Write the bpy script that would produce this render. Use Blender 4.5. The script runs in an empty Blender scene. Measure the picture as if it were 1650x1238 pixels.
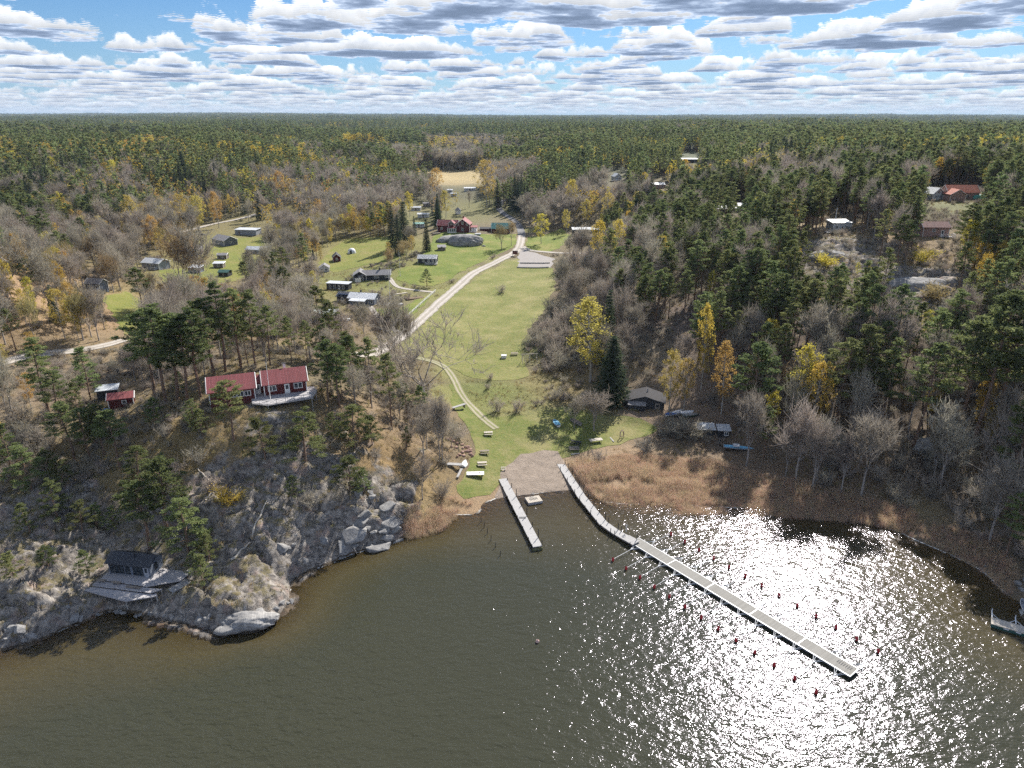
import bpy, math, random, bisect
import numpy as np
from mathutils import Vector, Matrix, Euler
R = math.radians
rng = np.random.default_rng(7)
random.seed(7)
sc = bpy.context.scene
COL = sc.collection

# ------------------------------------------------------------------ camera
H0 = 75.0; F = 1145.0; PITCH = 20.8
cp, sp = math.cos(R(PITCH)), math.sin(R(PITCH))
cam = bpy.data.objects.new('camera', bpy.data.cameras.new('camera'))
COL.objects.link(cam)
cam.location = (0, 0, H0); cam.rotation_euler = (R(90-PITCH), 0, 0)
cam.data.lens = 36*F/1650; cam.data.sensor_width = 36
cam.data.clip_start = 1; cam.data.clip_end = 40000
sc.camera = cam

def ray(u, v):
    a, b = (u-825)/F, (v-619)/F
    return a, cp-sp*b, -(sp+cp*b)          # per unit of depth
def P(u, v, z=0.0):                        # a photo point on the level z
    a, f, d = ray(u, v); t = (z-H0)/d
    return (a*t, f*t, z)
def depth_of(x, y, z): return y*cp-(z-H0)*sp
def proj(x, y, z):
    dz = z-H0; d = y*cp-dz*sp; up = y*sp+dz*cp
    return 825+F*x/d, 619-F*up/d

# ------------------------------------------------------------------ noise
def hash2(ix, iy, s):
    n = (ix.astype(np.int64)*374761393+iy.astype(np.int64)*668265263+s*1442695041) & 0xffffffff
    n = ((n ^ (n >> 13))*1274126177) & 0xffffffff
    n = (n ^ (n >> 16))
    return (n & 0xffff)/65535.0
def vnoise(x, y, s=0):
    ix, iy = np.floor(x), np.floor(y); fx, fy = x-ix, y-iy
    fx = fx*fx*fx*(fx*(fx*6-15)+10); fy = fy*fy*fy*(fy*(fy*6-15)+10)
    a = hash2(ix, iy, s); b = hash2(ix+1, iy, s); c = hash2(ix, iy+1, s); d = hash2(ix+1, iy+1, s)
    return (a+(b-a)*fx)*(1-fy)+(c+(d-c)*fx)*fy
def fbm(x, y, o=4, s=0, g=.5):
    t = 0; w = 1; tot = 0
    for k in range(o):
        c, sn = math.cos(.7*k), math.sin(.7*k)
        t = t+w*(vnoise((x*c-y*sn)*2**k+17*k, (x*sn+y*c)*2**k-9*k, s+k)-.5); tot += w; w *= g
    return t/tot*2
def voro(x, y, s=0):                       # distance to nearest, second nearest, id of nearest
    ix, iy = np.floor(x), np.floor(y)
    d1 = np.full(x.shape, 9.); d2 = np.full(x.shape, 9.); idn = np.zeros(x.shape)
    for i in (-1, 0, 1):
        for j in (-1, 0, 1):
            jx, jy = ix+i, iy+j
            px = jx+hash2(jx, jy, s+1); py = jy+hash2(jx, jy, s+2)
            d = np.hypot(px-x, py-y); h = hash2(jx, jy, s+3)
            nr = d < d1
            d2 = np.where(nr, d1, np.minimum(d2, d)); idn = np.where(nr, h, idn); d1 = np.where(nr, d, d1)
    return d1, d2, idn
def sstep(a, b, x):
    t = np.clip((x-a)/(b-a), 0, 1); return t*t*(3-2*t)
def inpoly(x, y, poly):
    r = np.zeros(np.shape(x), bool); n = len(poly)
    for i in range(n):
        x1, y1 = poly[i]; x2, y2 = poly[(i+1) % n]
        if y1 == y2: continue
        c = ((y1 > y) != (y2 > y)) & (x < (x2-x1)*(y-y1)/(y2-y1)+x1)
        r ^= c
    return r
def dist_line(x, y, line, closed=False):
    d = np.full(np.shape(x), 1e9); L = list(line)+([line[0]] if closed else [])
    for (x1, y1), (x2, y2) in zip(L, L[1:]):
        dx, dy = x2-x1, y2-y1; q = dx*dx+dy*dy+1e-9
        t = np.clip(((x-x1)*dx+(y-y1)*dy)/q, 0, 1)
        d = np.minimum(d, (x-x1-t*dx)**2+(y-y1-t*dy)**2)
    return np.sqrt(d)
def smoothline(pts, n=4):
    out = []
    for i in range(len(pts)-1):
        p0 = pts[max(i-1, 0)]; p1 = pts[i]; p2 = pts[i+1]; p3 = pts[min(i+2, len(pts)-1)]
        for k in range(n):
            t = k/n
            out.append(tuple(.5*((2*b)+(-a+c)*t+(2*a-5*b+4*c-d)*t*t+(-a+3*b-3*c+d)*t**3) for a, b, c, d in zip(p0, p1, p2, p3)))
    out.append(tuple(pts[-1])); return out

# ------------------------------------------------------------------ the lie of the land
SHORE_PX = [(-150, 1090), (0, 1048), (60, 1032), (105, 1012), (140, 1000), (175, 985), (225, 990), (270, 1000), (305, 1006), (345, 1018), (385, 1020), (425, 1014),
            (452, 990), (466, 962), (468, 940), (492, 922), (530, 908), (565, 893), (600, 884), (640, 872), (652, 862), (690, 850), (715, 838), (735, 829),
            (768, 828), (778, 812), (800, 803), (830, 798), (860, 795), (900, 790), (935, 791), (965, 806), (1010, 812), (1060, 812), (1120, 815), (1180, 818), (1250, 822),
            (1320, 828), (1380, 838), (1430, 850), (1480, 872), (1530, 893), (1575, 915), (1600, 935), (1620, 955), (1650, 978), (1720, 1010)]
SHORE = [P(u, v)[:2] for u, v in SHORE_PX]
SHORE = [(-420, 20), (-260, 40), (-150, 62)]+SHORE+[(150, 78), (240, 60), (420, 30)]
SHORE = smoothline(SHORE, 3)
WATERPOLY = SHORE+[(420, -400), (-420, -400)]

CP = [  # u, v, height of the ground there
 # left headland
 (0, 1010, 2.2), (60, 990, 3), (0, 960, 4.2), (110, 960, 3), (150, 930, 2.6), (215, 935, 2.3), (300, 950, 2.2), (345, 975, 2.2), (400, 985, 1.9), (440, 950, 2.6), (180, 880, 4.2),
 (250, 890, 4.2), (330, 905, 4), (400, 900, 4.5), (430, 880, 5.4), (455, 905, 3.8), (470, 870, 5.2), (400, 840, 8), (470, 820, 8.2), (500, 870, 3.5), (520, 850, 4.4), (560, 860, 3), (600, 850, 2.6),
 (560, 810, 7), (600, 810, 5.4), (630, 830, 3.4), (650, 820, 2.6), (680, 830, 1.2), (700, 800, 2), (650, 770, 5), (600, 760, 8.4), (540, 760, 10.5), (470, 760, 12),
 (0, 880, 8), (80, 880, 7.5), (60, 800, 11.5), (0, 760, 14), (150, 820, 9), (200, 800, 10), (300, 800, 9.8), (380, 780, 11), (120, 740, 13.5), (220, 720, 14.5), (320, 720, 16), (400, 700, 18),
 (480, 690, 18.3), (180, 665, 17.5), (100, 680, 16), (30, 680, 16), (260, 670, 18), (340, 655, 20), (430, 645, 20.3), (500, 640, 20), (560, 650, 17.5), (590, 690, 14), (540, 700, 14.5), (630, 700, 10),
 (640, 740, 6.8), (680, 740, 4.2), (690, 690, 5.5), (660, 650, 8.3), (700, 640, 5), (715, 760, 2.6), (720, 800, 1.3), (720, 700, 3.6),
 (300, 620, 20.5), (400, 590, 20.5), (480, 575, 19.5), (560, 600, 16.5), (600, 610, 12), (250, 620, 18), (150, 620, 15.5), (50, 620, 14.5), (0, 640, 14.5),
 # road and wood behind
 (0, 590, 13.5), (60, 573, 13), (120, 568, 12.5), (190, 558, 12), (250, 560, 13), (330, 540, 13), (420, 540, 12), (500, 530, 10), (560, 565, 10.5), (600, 572, 7), (640, 600, 6.3), (650, 575, 6),
 (560, 530, 7.5), (500, 500, 8), (400, 490, 9), (300, 500, 10), (200, 510, 11.5), (120, 520, 14), (60, 520, 19), (20, 480, 24), (60, 470, 21.5), (0, 440, 27), (100, 490, 16), (80, 440, 17.5),
 (150, 460, 11.5), (40, 410, 21), (110, 400, 15), (200, 420, 10), (300, 440, 8.5), (400, 440, 8), (480, 440, 8), (350, 400, 8.5), (400, 380, 9), (300, 360, 10.5), (450, 350, 10), (200, 370, 14), (260, 345, 13),
 # valley
 (545, 420, 8), (590, 450, 7.5), (560, 480, 7.3), (640, 480, 7), (630, 520, 6.6), (700, 490, 6.8), (680, 420, 9.5), (650, 540, 6.2), (690, 470, 7), (745, 445, 7.5), (765, 435, 7.5), (720, 440, 8.3),
 (830, 405, 8.6), (860, 425, 8.2), (840, 375, 10), (830, 355, 11.5), (745, 385, 11.5), (745, 365, 12.5), (800, 365, 12.3), (690, 370, 11), (640, 370, 10.5), (600, 380, 9.5), (550, 380, 9), (520, 350, 10), (800, 340, 13.5),
 (760, 415, 9), (700, 400, 10.5), (790, 390, 10.7), (880, 395, 9.2), (920, 378, 10.5), (900, 420, 8.3), (950, 405, 9.5), (1000, 400, 11),
 (780, 480, 6.6), (780, 540, 5.6), (700, 550, 5.6), (850, 500, 6.4), (860, 450, 7.6), (830, 590, 4.9), (760, 600, 4.7), (700, 585, 5), (735, 612, 4.2), (760, 650, 2.9), (800, 625, 4.2), (850, 625, 4.3), (830, 655, 2.8),
 (890, 620, 4.4), (900, 660, 2.8), (780, 700, 1.9), (850, 700, 1.7), (775, 750, 1.1), (850, 745, 0.8), (900, 742, .7), (930, 765, .45), (760, 790, .6), (745, 800, .7), (960, 780, .4), (1000, 760, .5), (1000, 700, 1.6), (950, 690, 1.7), (860, 775, .4),
 (1000, 790, .25), (1100, 795, .2), (1200, 800, .2), (1300, 805, .25), (1400, 815, .3), (1500, 850, .4), (1600, 900, .6), (1050, 770, .4), (1150, 770, .5), (1250, 780, .6), (1350, 790, .8), (1450, 800, 1.2), (1550, 830, 1.8), (1650, 880, 2),
 # right slope
 (900, 580, 5.5), (950, 620, 4.5), (1000, 640, 3.5), (1040, 660, 3.2), (1100, 665, 3.5), (1150, 690, 2.2), (1190, 722, 1), (1250, 740, 1.6), (1350, 740, 3), (1450, 740, 4), (1550, 760, 4.5), (1640, 800, 5),
 (950, 560, 9), (1000, 580, 9), (1050, 600, 8.5), (1100, 600, 9.5), (1180, 620, 9), (1250, 650, 8), (1350, 660, 9), (1450, 670, 9), (1550, 680, 9.5), (1640, 700, 10.5),
 (900, 500, 8), (950, 500, 13), (1000, 510, 15), (1060, 530, 15), (1120, 530, 16), (1200, 560, 15.5), (1300, 570, 17), (1400, 580, 18), (1500, 590, 17), (1600, 600, 18),
 (930, 450, 10), (980, 440, 15), (1050, 450, 20), (1120, 460, 21), (1200, 480, 22), (1300, 490, 24), (1400, 500, 25), (1480, 500, 24.5), (1560, 500, 26), (1650, 500, 26),
 (1060, 400, 19), (1150, 420, 25), (1250, 420, 29), (1330, 415, 32), (1400, 440, 29.5), (1480, 455, 28.5), (1530, 470, 27.5), (1600, 430, 32), (1340, 385, 35.5), (1430, 390, 35), (1507, 385, 36.5), (1580, 390, 36),
 (1250, 370, 33), (1150, 350, 29), (1060, 340, 25), (1355, 362, 37), (1550, 320, 41.5), (1480, 320, 40.5), (1640, 325, 41), (1400, 330, 39), (1300, 320, 36), (1200, 310, 33),
 (1000, 300, 30), (960, 320, 23), (1060, 300, 31), (1112, 260, 37), (900, 340, 15), (950, 370, 12), (860, 300, 22), (1000, 350, 19),
]
CW = [  # farther land in world metres: x, y, height
 (-58, 760, 14), (0, 700, 16), (-30, 560, 14), (-120, 600, 17), (-80, 950, 18), (60, 800, 30), (200, 600, 38), (330, 520, 42), (330, 700, 38), (100, 1100, 32), (300, 1100, 38), (600, 900, 36),
 (-200, 520, 22), (-150, 480, 13), (-280, 480, 26), (-220, 680, 33), (-320, 640, 38), (-450, 560, 38), (-350, 400, 30), (-250, 350, 20), (-450, 900, 36), (-250, 1000, 28), (-700, 900, 38), (-300, 290, 33), (-420, 300, 40),
 (-200, 240, 28), (-200, 180, 26), (-300, 180, 32), (-180, 120, 16), (-300, 90, 20), (-500, 100, 25), (200, 150, 9), (260, 200, 24), (300, 280, 34), (260, 110, 7), (400, 130, 12), (420, 350, 40), (600, 500, 40), (700, 250, 35),
 (0, 1500, 27), (-500, 1500, 30), (500, 1500, 32), (-1200, 1500, 32), (1200, 1500, 34), (0, 2500, 26), (-1000, 2500, 30), (1000, 2500, 28), (2400, 2500, 30), (-2400, 2500, 32), (0, 4500, 28), (-3000, 4500, 34), (3000, 4500, 30),
 (-2900, 8500, 62), (-1800, 8500, 50), (0, 8500, 36), (2500, 8500, 42), (6000, 8500, 36), (-6000, 8500, 50), (-4200, 12500, 80), (0, 12500, 45), (-1600, 12500, 70), (5000, 12500, 62), (-9000, 12500, 50), (9000, 12500, 55),
 (0, 60, -4.5), (-60, 40, -4.5), (60, 60, -4.5), (20, 100, -3.5), (0, 0, -6), (200, 30, -4), (-200, 0, -4), (0, -80, -8), (-20, 110, -2.6), (25, 118, -2.2), (60, 110, -2.5), (90, 90, -2), (-40, 85, -3), (8, 128, -.9), (40, 126, -1.4), (70, 124, -1),
]
pts = [P(u, v, z) for u, v, z in CP]+[(x, y, z) for x, y, z in CW]+[(x, y, 0.0) for x, y in SHORE[::3]]
pts = np.array(pts); PX, PY, PZ = pts.T
def warp(x, y):
    r = np.hypot(x, y)+1e-6; k = np.where(r > 400, 400*(1+np.log(np.maximum(r, 400)/400)), r)/r
    return x*k, y*k
wx, wy = warp(PX, PY)
A = np.hypot(wx[:, None]-wx[None], wy[:, None]-wy[None])
n = len(pts); M = np.zeros((n+3, n+3)); M[:n, :n] = A+np.eye(n)*(-1.5)
M[:n, n] = M[n, :n] = 1; M[:n, n+1] = M[n+1, :n] = wx/100; M[:n, n+2] = M[n+2, :n] = wy/100
W = np.linalg.solve(M, np.concatenate([PZ, [0, 0, 0]]))
def rbf(x, y):
    x, y = np.asarray(x, float), np.asarray(y, float); sh = x.shape
    ax, ay = warp(x.ravel(), y.ravel()); out = np.empty(ax.shape)
    for i in range(0, len(ax), 60000):
        a, b = ax[i:i+60000], ay[i:i+60000]
        d = np.hypot(a[:, None]-wx[None], b[:, None]-wy[None])
        out[i:i+60000] = d@W[:n]+W[n]+W[n+1]*a/100+W[n+2]*b/100
    return out.reshape(sh)

# the ground grid: rows across, columns along rays from a point behind the camera
Y0 = -60.0
ys = [20.0]
while ys[-1] < 240: ys.append(ys[-1]+.46)
dy = .46
while ys[-1] < 13500:
    dy *= 1.0125; ys.append(ys[-1]+dy)
ys = np.array(ys); NC = 860
sl = np.linspace(-.98, .98, NC)
GX = (ys[:, None]-Y0)*sl[None]; GY = np.repeat(ys[:, None], NC, 1)
def glook(G, x, y):
    x, y = np.asarray(x, float), np.asarray(y, float)
    fi = np.interp(y, ys, np.arange(len(ys))); fj = (np.clip(x/(y-Y0), -.98, .98)+.98)/1.96*(NC-1)
    i = np.clip(np.floor(fi).astype(int), 0, len(ys)-2); j = np.clip(np.floor(fj).astype(int), 0, NC-2)
    a, b = fi-i, fj-j
    return (G[i, j]*(1-b)+G[i, j+1]*b)*(1-a)+(G[i+1, j]*(1-b)+G[i+1, j+1]*b)*a
S = rbf(GX, GY)
near = (np.abs(GX) < 400) & (GY < 260)
wat = np.zeros(S.shape, bool); wat[near] = inpoly(GX[near], GY[near], WATERPOLY); wat[GY < 25] = True
DSH = np.full(S.shape, 1e3); DSH[near] = dist_line(GX[near], GY[near], SHORE)
BED = (.04+.16*np.minimum(DSH, 12))
S = np.where(wat, np.minimum(S, -BED), np.maximum(S, .04+.07*np.minimum(DSH, 5)))
S = np.where(wat & (DSH > 25), np.minimum(S, -1.6), S)

def at(u, v, lift=0, G=None):               # where the sight line through a photo pixel meets the ground
    G = S if G is None else G
    a, f, d = ray(u, v); t = 60.0; prev = t
    while t < 12000:
        z = H0+d*t
        if z < max(glook(G, a*t, f*t)+lift, 0): break
        prev = t; t *= 1.006
    lo, hi = prev, t
    for _ in range(14):
        m = (lo+hi)/2
        if H0+d*m < max(glook(G, a*m, f*m)+lift, 0): hi = m
        else: lo = m
    return (a*hi, f*hi, float(H0+d*hi-lift))
def mpp(u, v):
    p = at(u, v); return depth_of(*p)/F
def gz(x, y): return float(glook(S, x, y))

# level pads under the houses
PADS = [(430, 640, 6.5, None), (745, 372, 12, None), (578, 492, 9, None), (596, 448, 8, None), (688, 421, 5, None), (805, 368, 8, None), (1033, 655, 6, None)]
for u, v, r, z in PADS:
    x, y, z0 = at(u, v); z0 = z or z0
    k = 1-sstep(r*.8, r*1.7, np.hypot(GX-x, GY-y)); S = S*(1-k)+z0*k

# ------------------------------------------------------------------ covers (world polygons from photo outlines)
def wp(L): return [at(u, v)[:2] for u, v in L]
def wline(L): return smoothline([at(u, v)[:2] for u, v in L], 5)
meadow_px = [(832, 416), (890, 433), (896, 445), (893, 470), (875, 505), (850, 535), (838, 560), (842, 590), (850, 604), (826, 612), (790, 614), (765, 610), (740, 601), (722, 590), (700, 577), (662, 573), (645, 566), (660, 545), (690, 513), (730, 478), (775, 443)]
lower_px = [(768, 655), (800, 672), (850, 668), (905, 655), (960, 668), (1010, 672), (1062, 688), (1040, 704), (1000, 716), (950, 727), (905, 741), (870, 745), (825, 768), (805, 776), (785, 796), (752, 806), (737, 798), (742, 775), (752, 757), (768, 736), (764, 705), (750, 690), (738, 672), (730, 645), (722, 620), (738, 618), (752, 640)]
farm_px = [(700, 378), (720, 372), (768, 378), (832, 378), (834, 392), (822, 403), (790, 413), (757, 432), (722, 453), (700, 462), (665, 460), (640, 450), (640, 436), (672, 425), (690, 400)]
right_px = [(848, 395), (850, 382), (870, 380), (905, 368), (922, 380), (900, 400), (880, 407), (850, 404)]
garden_px = [(604, 498), (640, 500), (668, 485), (692, 474), (696, 480), (660, 512), (640, 524), (618, 520), (606, 510)]
vill_px = [(255, 436), (300, 432), (335, 428), (350, 405), (400, 400), (432, 412), (425, 436), (380, 452), (345, 458), (300, 462), (262, 455)]
vill2_px = [(335, 405), (360, 385), (425, 382), (440, 392), (400, 402), (350, 412)]
left_px = [(165, 478), (205, 470), (235, 490), (228, 525), (205, 540), (190, 520)]
mid_px = [(560, 385), (640, 382), (655, 410), (640, 420), (600, 425), (540, 440), (510, 430), (530, 405)]
beach_px = [(806, 776), (815, 752), (840, 732), (868, 727), (897, 728), (905, 742), (930, 775), (945, 800), (900, 795), (862, 800), (835, 803), (800, 808), (790, 800)]
gravel_px = [(838, 398), (850, 404), (892, 417), (888, 432), (834, 431), (836, 415)]
COVERS = dict(meadow=wp(meadow_px), lower_lawn=wp(lower_px), farm_lawn=wp(farm_px), roadside_lawn=wp(right_px), garden_lawn=wp(garden_px), village_lawn=wp(vill_px),
              village_lawn2=wp(vill2_px), clearing_lawn=wp(left_px), grove_lawn=wp(mid_px), beach=wp(beach_px), gravel_yard=wp(gravel_px))
ROADS = dict(
 gravel_road=(wline([(572, 573), (600, 572), (628, 556), (650, 540), (690, 505), (730, 470), (765, 440), (800, 422), (828, 408), (838, 395), (841, 378)]), 4.4),
 asphalt_road=(wline([(841, 380), (838, 368), (828, 355), (812, 345), (804, 335), (812, 322)]), 4.2),
 beach_track=(wline([(610, 572), (650, 574), (690, 580), (715, 590), (730, 608), (742, 632), (760, 655), (780, 676), (800, 692)]), 2.3),
 side_road=(wline([(842, 398), (856, 404), (890, 407), (950, 409), (1010, 406)]), 3.0),
 forest_road=(wline([(-40, 592), (0, 586), (60, 573), (120, 567), (160, 560), (200, 548)]), 3.4),
 drive=(wline([(640, 535), (622, 520), (606, 507), (596, 494)]), 2.2),
 cottage_path=(wline([(700, 472), (670, 468), (640, 462), (628, 448)]), 2.0),
 village_road=(wline([(240, 385), (300, 372), (340, 362), (390, 352), (430, 340)]), 3.2),
)
FLAT = np.zeros(S.shape); DROP = np.zeros(S.shape)
for nm, pl in COVERS.items():
    a = np.array(pl); m = (GX > a[:, 0].min()-6) & (GX < a[:, 0].max()+6) & (GY > a[:, 1].min()-6) & (GY < a[:, 1].max()+6)
    ins = inpoly(GX[m], GY[m], pl); d = dist_line(GX[m], GY[m], pl, True)
    FLAT[m] = np.maximum(FLAT[m], np.where(ins, 1, 1-sstep(0, 3, d))); DROP[m] = np.maximum(DROP[m], np.where(ins, sstep(.5, 1.6, d), 0))
for nm, (ln, w) in ROADS.items():
    a = np.array(ln); m = (GX > a[:, 0].min()-8) & (GX < a[:, 0].max()+8) & (GY > a[:, 1].min()-8) & (GY < a[:, 1].max()+8)
    d = dist_line(GX[m], GY[m], ln); FLAT[m] = np.maximum(FLAT[m], 1-sstep(w/2, w/2+2.5, d)); DROP[m] = np.maximum(DROP[m], 1-sstep(w/2-1.1, w/2-.2, d))
for nm in COVERS:                                            # rolling meadow surface belongs to S so that sheets follow it
    pass
S = S+fbm(GX/23, GY/23, 3, 40)*.35*np.clip(FLAT, 0, 1)*(~wat)*sstep(2, 14, DSH)

# rockiness seeds (photo pixel, radius m, strength)
ROCKS = [(400, 900, 20, 1), (440, 850, 15, 1), (560, 850, 14, 1), (620, 850, 8, 1), (500, 820, 14, .9), (370, 985, 14, 1), (300, 960, 10, 1), (60, 980, 22, 1), (0, 960, 20, 1), (100, 900, 18, .8), (200, 880, 12, .8), (60, 820, 16, .55), (150, 780, 16, .5),
         (300, 760, 18, .48), (430, 740, 18, .5), (330, 690, 16, .48), (480, 690, 14, .55), (540, 720, 12, .5), (600, 770, 10, .6), (440, 660, 10, .6), (1480, 462, 16, .95), (1340, 405, 20, .8), (1420, 460, 14, .7), (1300, 430, 14, .6), (1370, 390, 14, .6), (1540, 480, 12, .6),
         (40, 470, 22, .35), (60, 500, 20, .3), (30, 440, 20, .3), (700, 740, 5, .5), (1450, 620, 25, .35), (1300, 560, 30, .3), (1210, 500, 20, .3), (970, 470, 12, .3), (1000, 310, 14, .5), (120, 600, 12, .3), (1500, 560, 20, .35), (1500, 715, 6, .6)]
ROCK = np.zeros(S.shape); RSEED = [(at(u, v)[0], at(u, v)[1], r, k) for u, v, r, k in ROCKS]
jit = fbm(GX/9, GY/9, 4, 3)*6
for x, y, r, k in RSEED:
    m = np.hypot(GX-x, GY-y) < r*2.2
    ROCK[m] = np.maximum(ROCK[m], k*(1-sstep(r*.6, r*1.5, np.hypot(GX[m]-x, GY[m]-y)+jit[m])))
shl = (~wat) & (DSH < 14) & (GX < P(660, 860)[0]); ROCK[shl] = np.maximum(ROCK[shl], 1-sstep(7, 13, DSH[shl]+jit[shl]*.4))
bedr = wat & (DSH < 7) & (GX < P(660, 860)[0]); ROCK[bedr] = 1
ROCK *= (1-FLAT)
nearm = GY < 420
big = np.zeros(S.shape); Xn, Yn = GX[nearm], GY[nearm]
wxn = Xn+fbm(Xn/5, Yn/5, 3, 11)*2.2; wyn = Yn+fbm(Xn/5, Yn/5, 3, 12)*2.2
d1, d2, cid = voro(wxn/6.5, wyn/5.0, 5); e1 = np.clip((d2-d1)*2.2, 0, 1)
c1, c2, did = voro(wxn/2.3+4, wyn/1.9, 9); e2 = np.clip((c2-c1)*3, 0, 1)
slab = (cid-.5)*2.1+np.sqrt(e1)*1.0+(did-.5)*.6+np.sqrt(e2)*.28+fbm(Xn/1.3, Yn/.9, 3, 21)*.30+fbm(Xn/11, Yn/4, 3, 23)*1.3
soft = fbm(Xn/7, Yn/7, 4, 31)*.55+fbm(Xn/1.6, Yn/1.6, 2, 33)*.14
rk = ROCK[nearm]
big[nearm] = rk*slab*np.where(rk > .9, 1, .8)+(1-rk)*soft
damp = sstep(0, 4.5, DSH)*.85+.15
hut = at(215, 925)
damp = damp*(.12+.88*sstep(7, 12, np.hypot(GX-hut[0], GY-hut[1])))
for (u, v, r) in [(430, 640, 9), (400, 640, 8), (480, 640, 8), (1355, 372, 6), (1507, 385, 6)]:
    q = at(u, v); damp = damp*(.3+.7*sstep(r*.7, r*1.2, np.hypot(GX-q[0], GY-q[1])))
T = S+big*damp*(1-FLAT)-.35*DROP
far = GY > 420
roll = fbm(GX[far]/60, GY[far]/60, 3, 50)*2.0*sstep(420, 600, GY[far])+fbm(GX[far]/330, GY[far]/260, 3, 52)*15*sstep(850, 1600, GY[far])
T[far] += roll*(1-FLAT[far]); S[far] += roll*(1-FLAT[far])
land = ~wat
T = np.where(land & (T < .03), .03+.0*T, T)
T = np.where(wat & ((ROCK < .5) | (DSH > 1.8)), np.minimum(T, -.05-.12*np.minimum(DSH, 6)), T)

# ------------------------------------------------------------------ materials
MATS = {}
def newmat(name):
    m = bpy.data.materials.new(name); m.use_nodes = True; m.node_tree.nodes.clear(); MATS[name] = m
    nt = m.node_tree; o = nt.nodes.new('ShaderNodeOutputMaterial'); return m, nt, o
def nd(nt, t, **k):
    x = nt.nodes.new(t)
    for a, b in k.items(): setattr(x, a, b)
    return x
def setin(nt, node, **k):
    for a, b in k.items():
        s = node.inputs[a.replace('_', ' ')] if a.replace('_', ' ') in node.inputs else node.inputs[a]
        if hasattr(b, 'links') or isinstance(b, bpy.types.NodeSocket): nt.links.new(b, s)
        else: s.default_value = b
    return node
def noise(nt, scale, detail=4, rough=.55, vec=None, dim='3D', dist=0):
    x = nd(nt, 'ShaderNodeTexNoise', noise_dimensions=dim); x.inputs['Scale'].default_value = scale; x.inputs['Detail'].default_value = detail
    x.inputs['Roughness'].default_value = rough; x.inputs['Distortion'].default_value = dist
    if vec is not None: nt.links.new(vec, x.inputs['Vector'])
    return x.outputs['Fac']
def ramp(nt, fac, stops, interp='LINEAR'):
    x = nd(nt, 'ShaderNodeValToRGB'); x.color_ramp.interpolation = interp; e = x.color_ramp.elements
    while len(e) < len(stops): e.new(.5)
    for i, (p, c) in enumerate(stops):
        e[i].position = p; e[i].color = (c, c, c, 1) if isinstance(c, (int, float)) else (*c, 1)
    nt.links.new(fac, x.inputs['Fac']); return x.outputs['Color']
def mix(nt, f, a, b, blend='MIX'):
    x = nd(nt, 'ShaderNodeMix', data_type='RGBA', blend_type=blend)
    for s, v in ((x.inputs[0], f), (x.inputs[6], a), (x.inputs[7], b)):
        if isinstance(v, bpy.types.NodeSocket): nt.links.new(v, s)
        else: s.default_value = v if isinstance(v, (int, float)) else (*v, 1)
    return x.outputs[2]
def mth(nt, op, a, b=0.0, c=0.0, clamp=False):
    x = nd(nt, 'ShaderNodeMath', operation=op, use_clamp=clamp)
    for s, v in zip(x.inputs, (a, b, c)):
        if isinstance(v, bpy.types.NodeSocket): nt.links.new(v, s)
        else: s.default_value = v
    return x.outputs[0]
def objco(nt): return nd(nt, 'ShaderNodeTexCoord').outputs['Object']
def worldco(nt): return nd(nt, 'ShaderNodeNewGeometry').outputs['Position']
def bsdf(nt, out, color, rough=.8, normal=None, **k):
    b = nd(nt, 'ShaderNodeBsdfPrincipled'); setin(nt, b, **{'Base Color': color if isinstance(color, bpy.types.NodeSocket) else (*color, 1), 'Roughness': rough})
    if 'spec' in k: b.inputs['Specular IOR Level'].default_value = k['spec']
    if 'metal' in k: b.inputs['Metallic'].default_value = k['metal']
    if normal is not None: nt.links.new(normal, b.inputs['Normal'])
    nt.links.new(b.outputs[0], out.inputs[0]); return b
def bump(nt, h, strength=.5, dist=.1, normal=None):
    x = nd(nt, 'ShaderNodeBump'); x.inputs['Strength'].default_value = strength; x.inputs['Distance'].default_value = dist
    nt.links.new(h, x.inputs['Height'])
    if normal is not None: nt.links.new(normal, x.inputs['Normal'])
    return x.outputs[0]
def plain(name, col, rough=.7, var=.15, scale=3, metal=0, bmp=0, spec=.4):
    m, nt, o = newmat(name); c = objco(nt)
    nz = noise(nt, scale, 5, .6, c)
    cc = mix(nt, ramp(nt, nz, [(.3, 0), (.7, 1)]), tuple(x*(1-var) for x in col), tuple(min(1, x*(1+var)) for x in col))
    nrm = bump(nt, noise(nt, scale*4, 3, .6, c), .6, bmp) if bmp else None
    bsdf(nt, o, cc, rough, nrm, metal=metal, spec=spec); return m
def stripes(name, col, gap, pitch, axis=0, rough=.7, var=.2, depth=.02, thin=.12, dim='obj'):
    m, nt, o = newmat(name); c = objco(nt)
    s = nd(nt, 'ShaderNodeSeparateXYZ'); nt.links.new(c, s.inputs[0]); a = s.outputs[axis]
    q = mth(nt, 'DIVIDE', a, pitch); fr = mth(nt, 'FRACT', q); fl = mth(nt, 'FLOOR', q)
    wn = nd(nt, 'ShaderNodeTexWhiteNoise', noise_dimensions='1D'); nt.links.new(fl, wn.inputs['W'])
    cc = mix(nt, wn.outputs['Value'], tuple(x*(1-var) for x in col), tuple(min(1, x*(1+var)) for x in col))
    nz = noise(nt, 2.5, 5, .65, c); cc = mix(nt, mth(nt, 'MULTIPLY', nz, .45), cc, tuple(x*.6 for x in col))
    line = mth(nt, 'LESS_THAN', fr, thin); cc = mix(nt, line, cc, gap)
    bsdf(nt, o, cc, rough, bump(nt, mth(nt, 'SUBTRACT', 1.0, line), .6, depth)); return m

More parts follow.
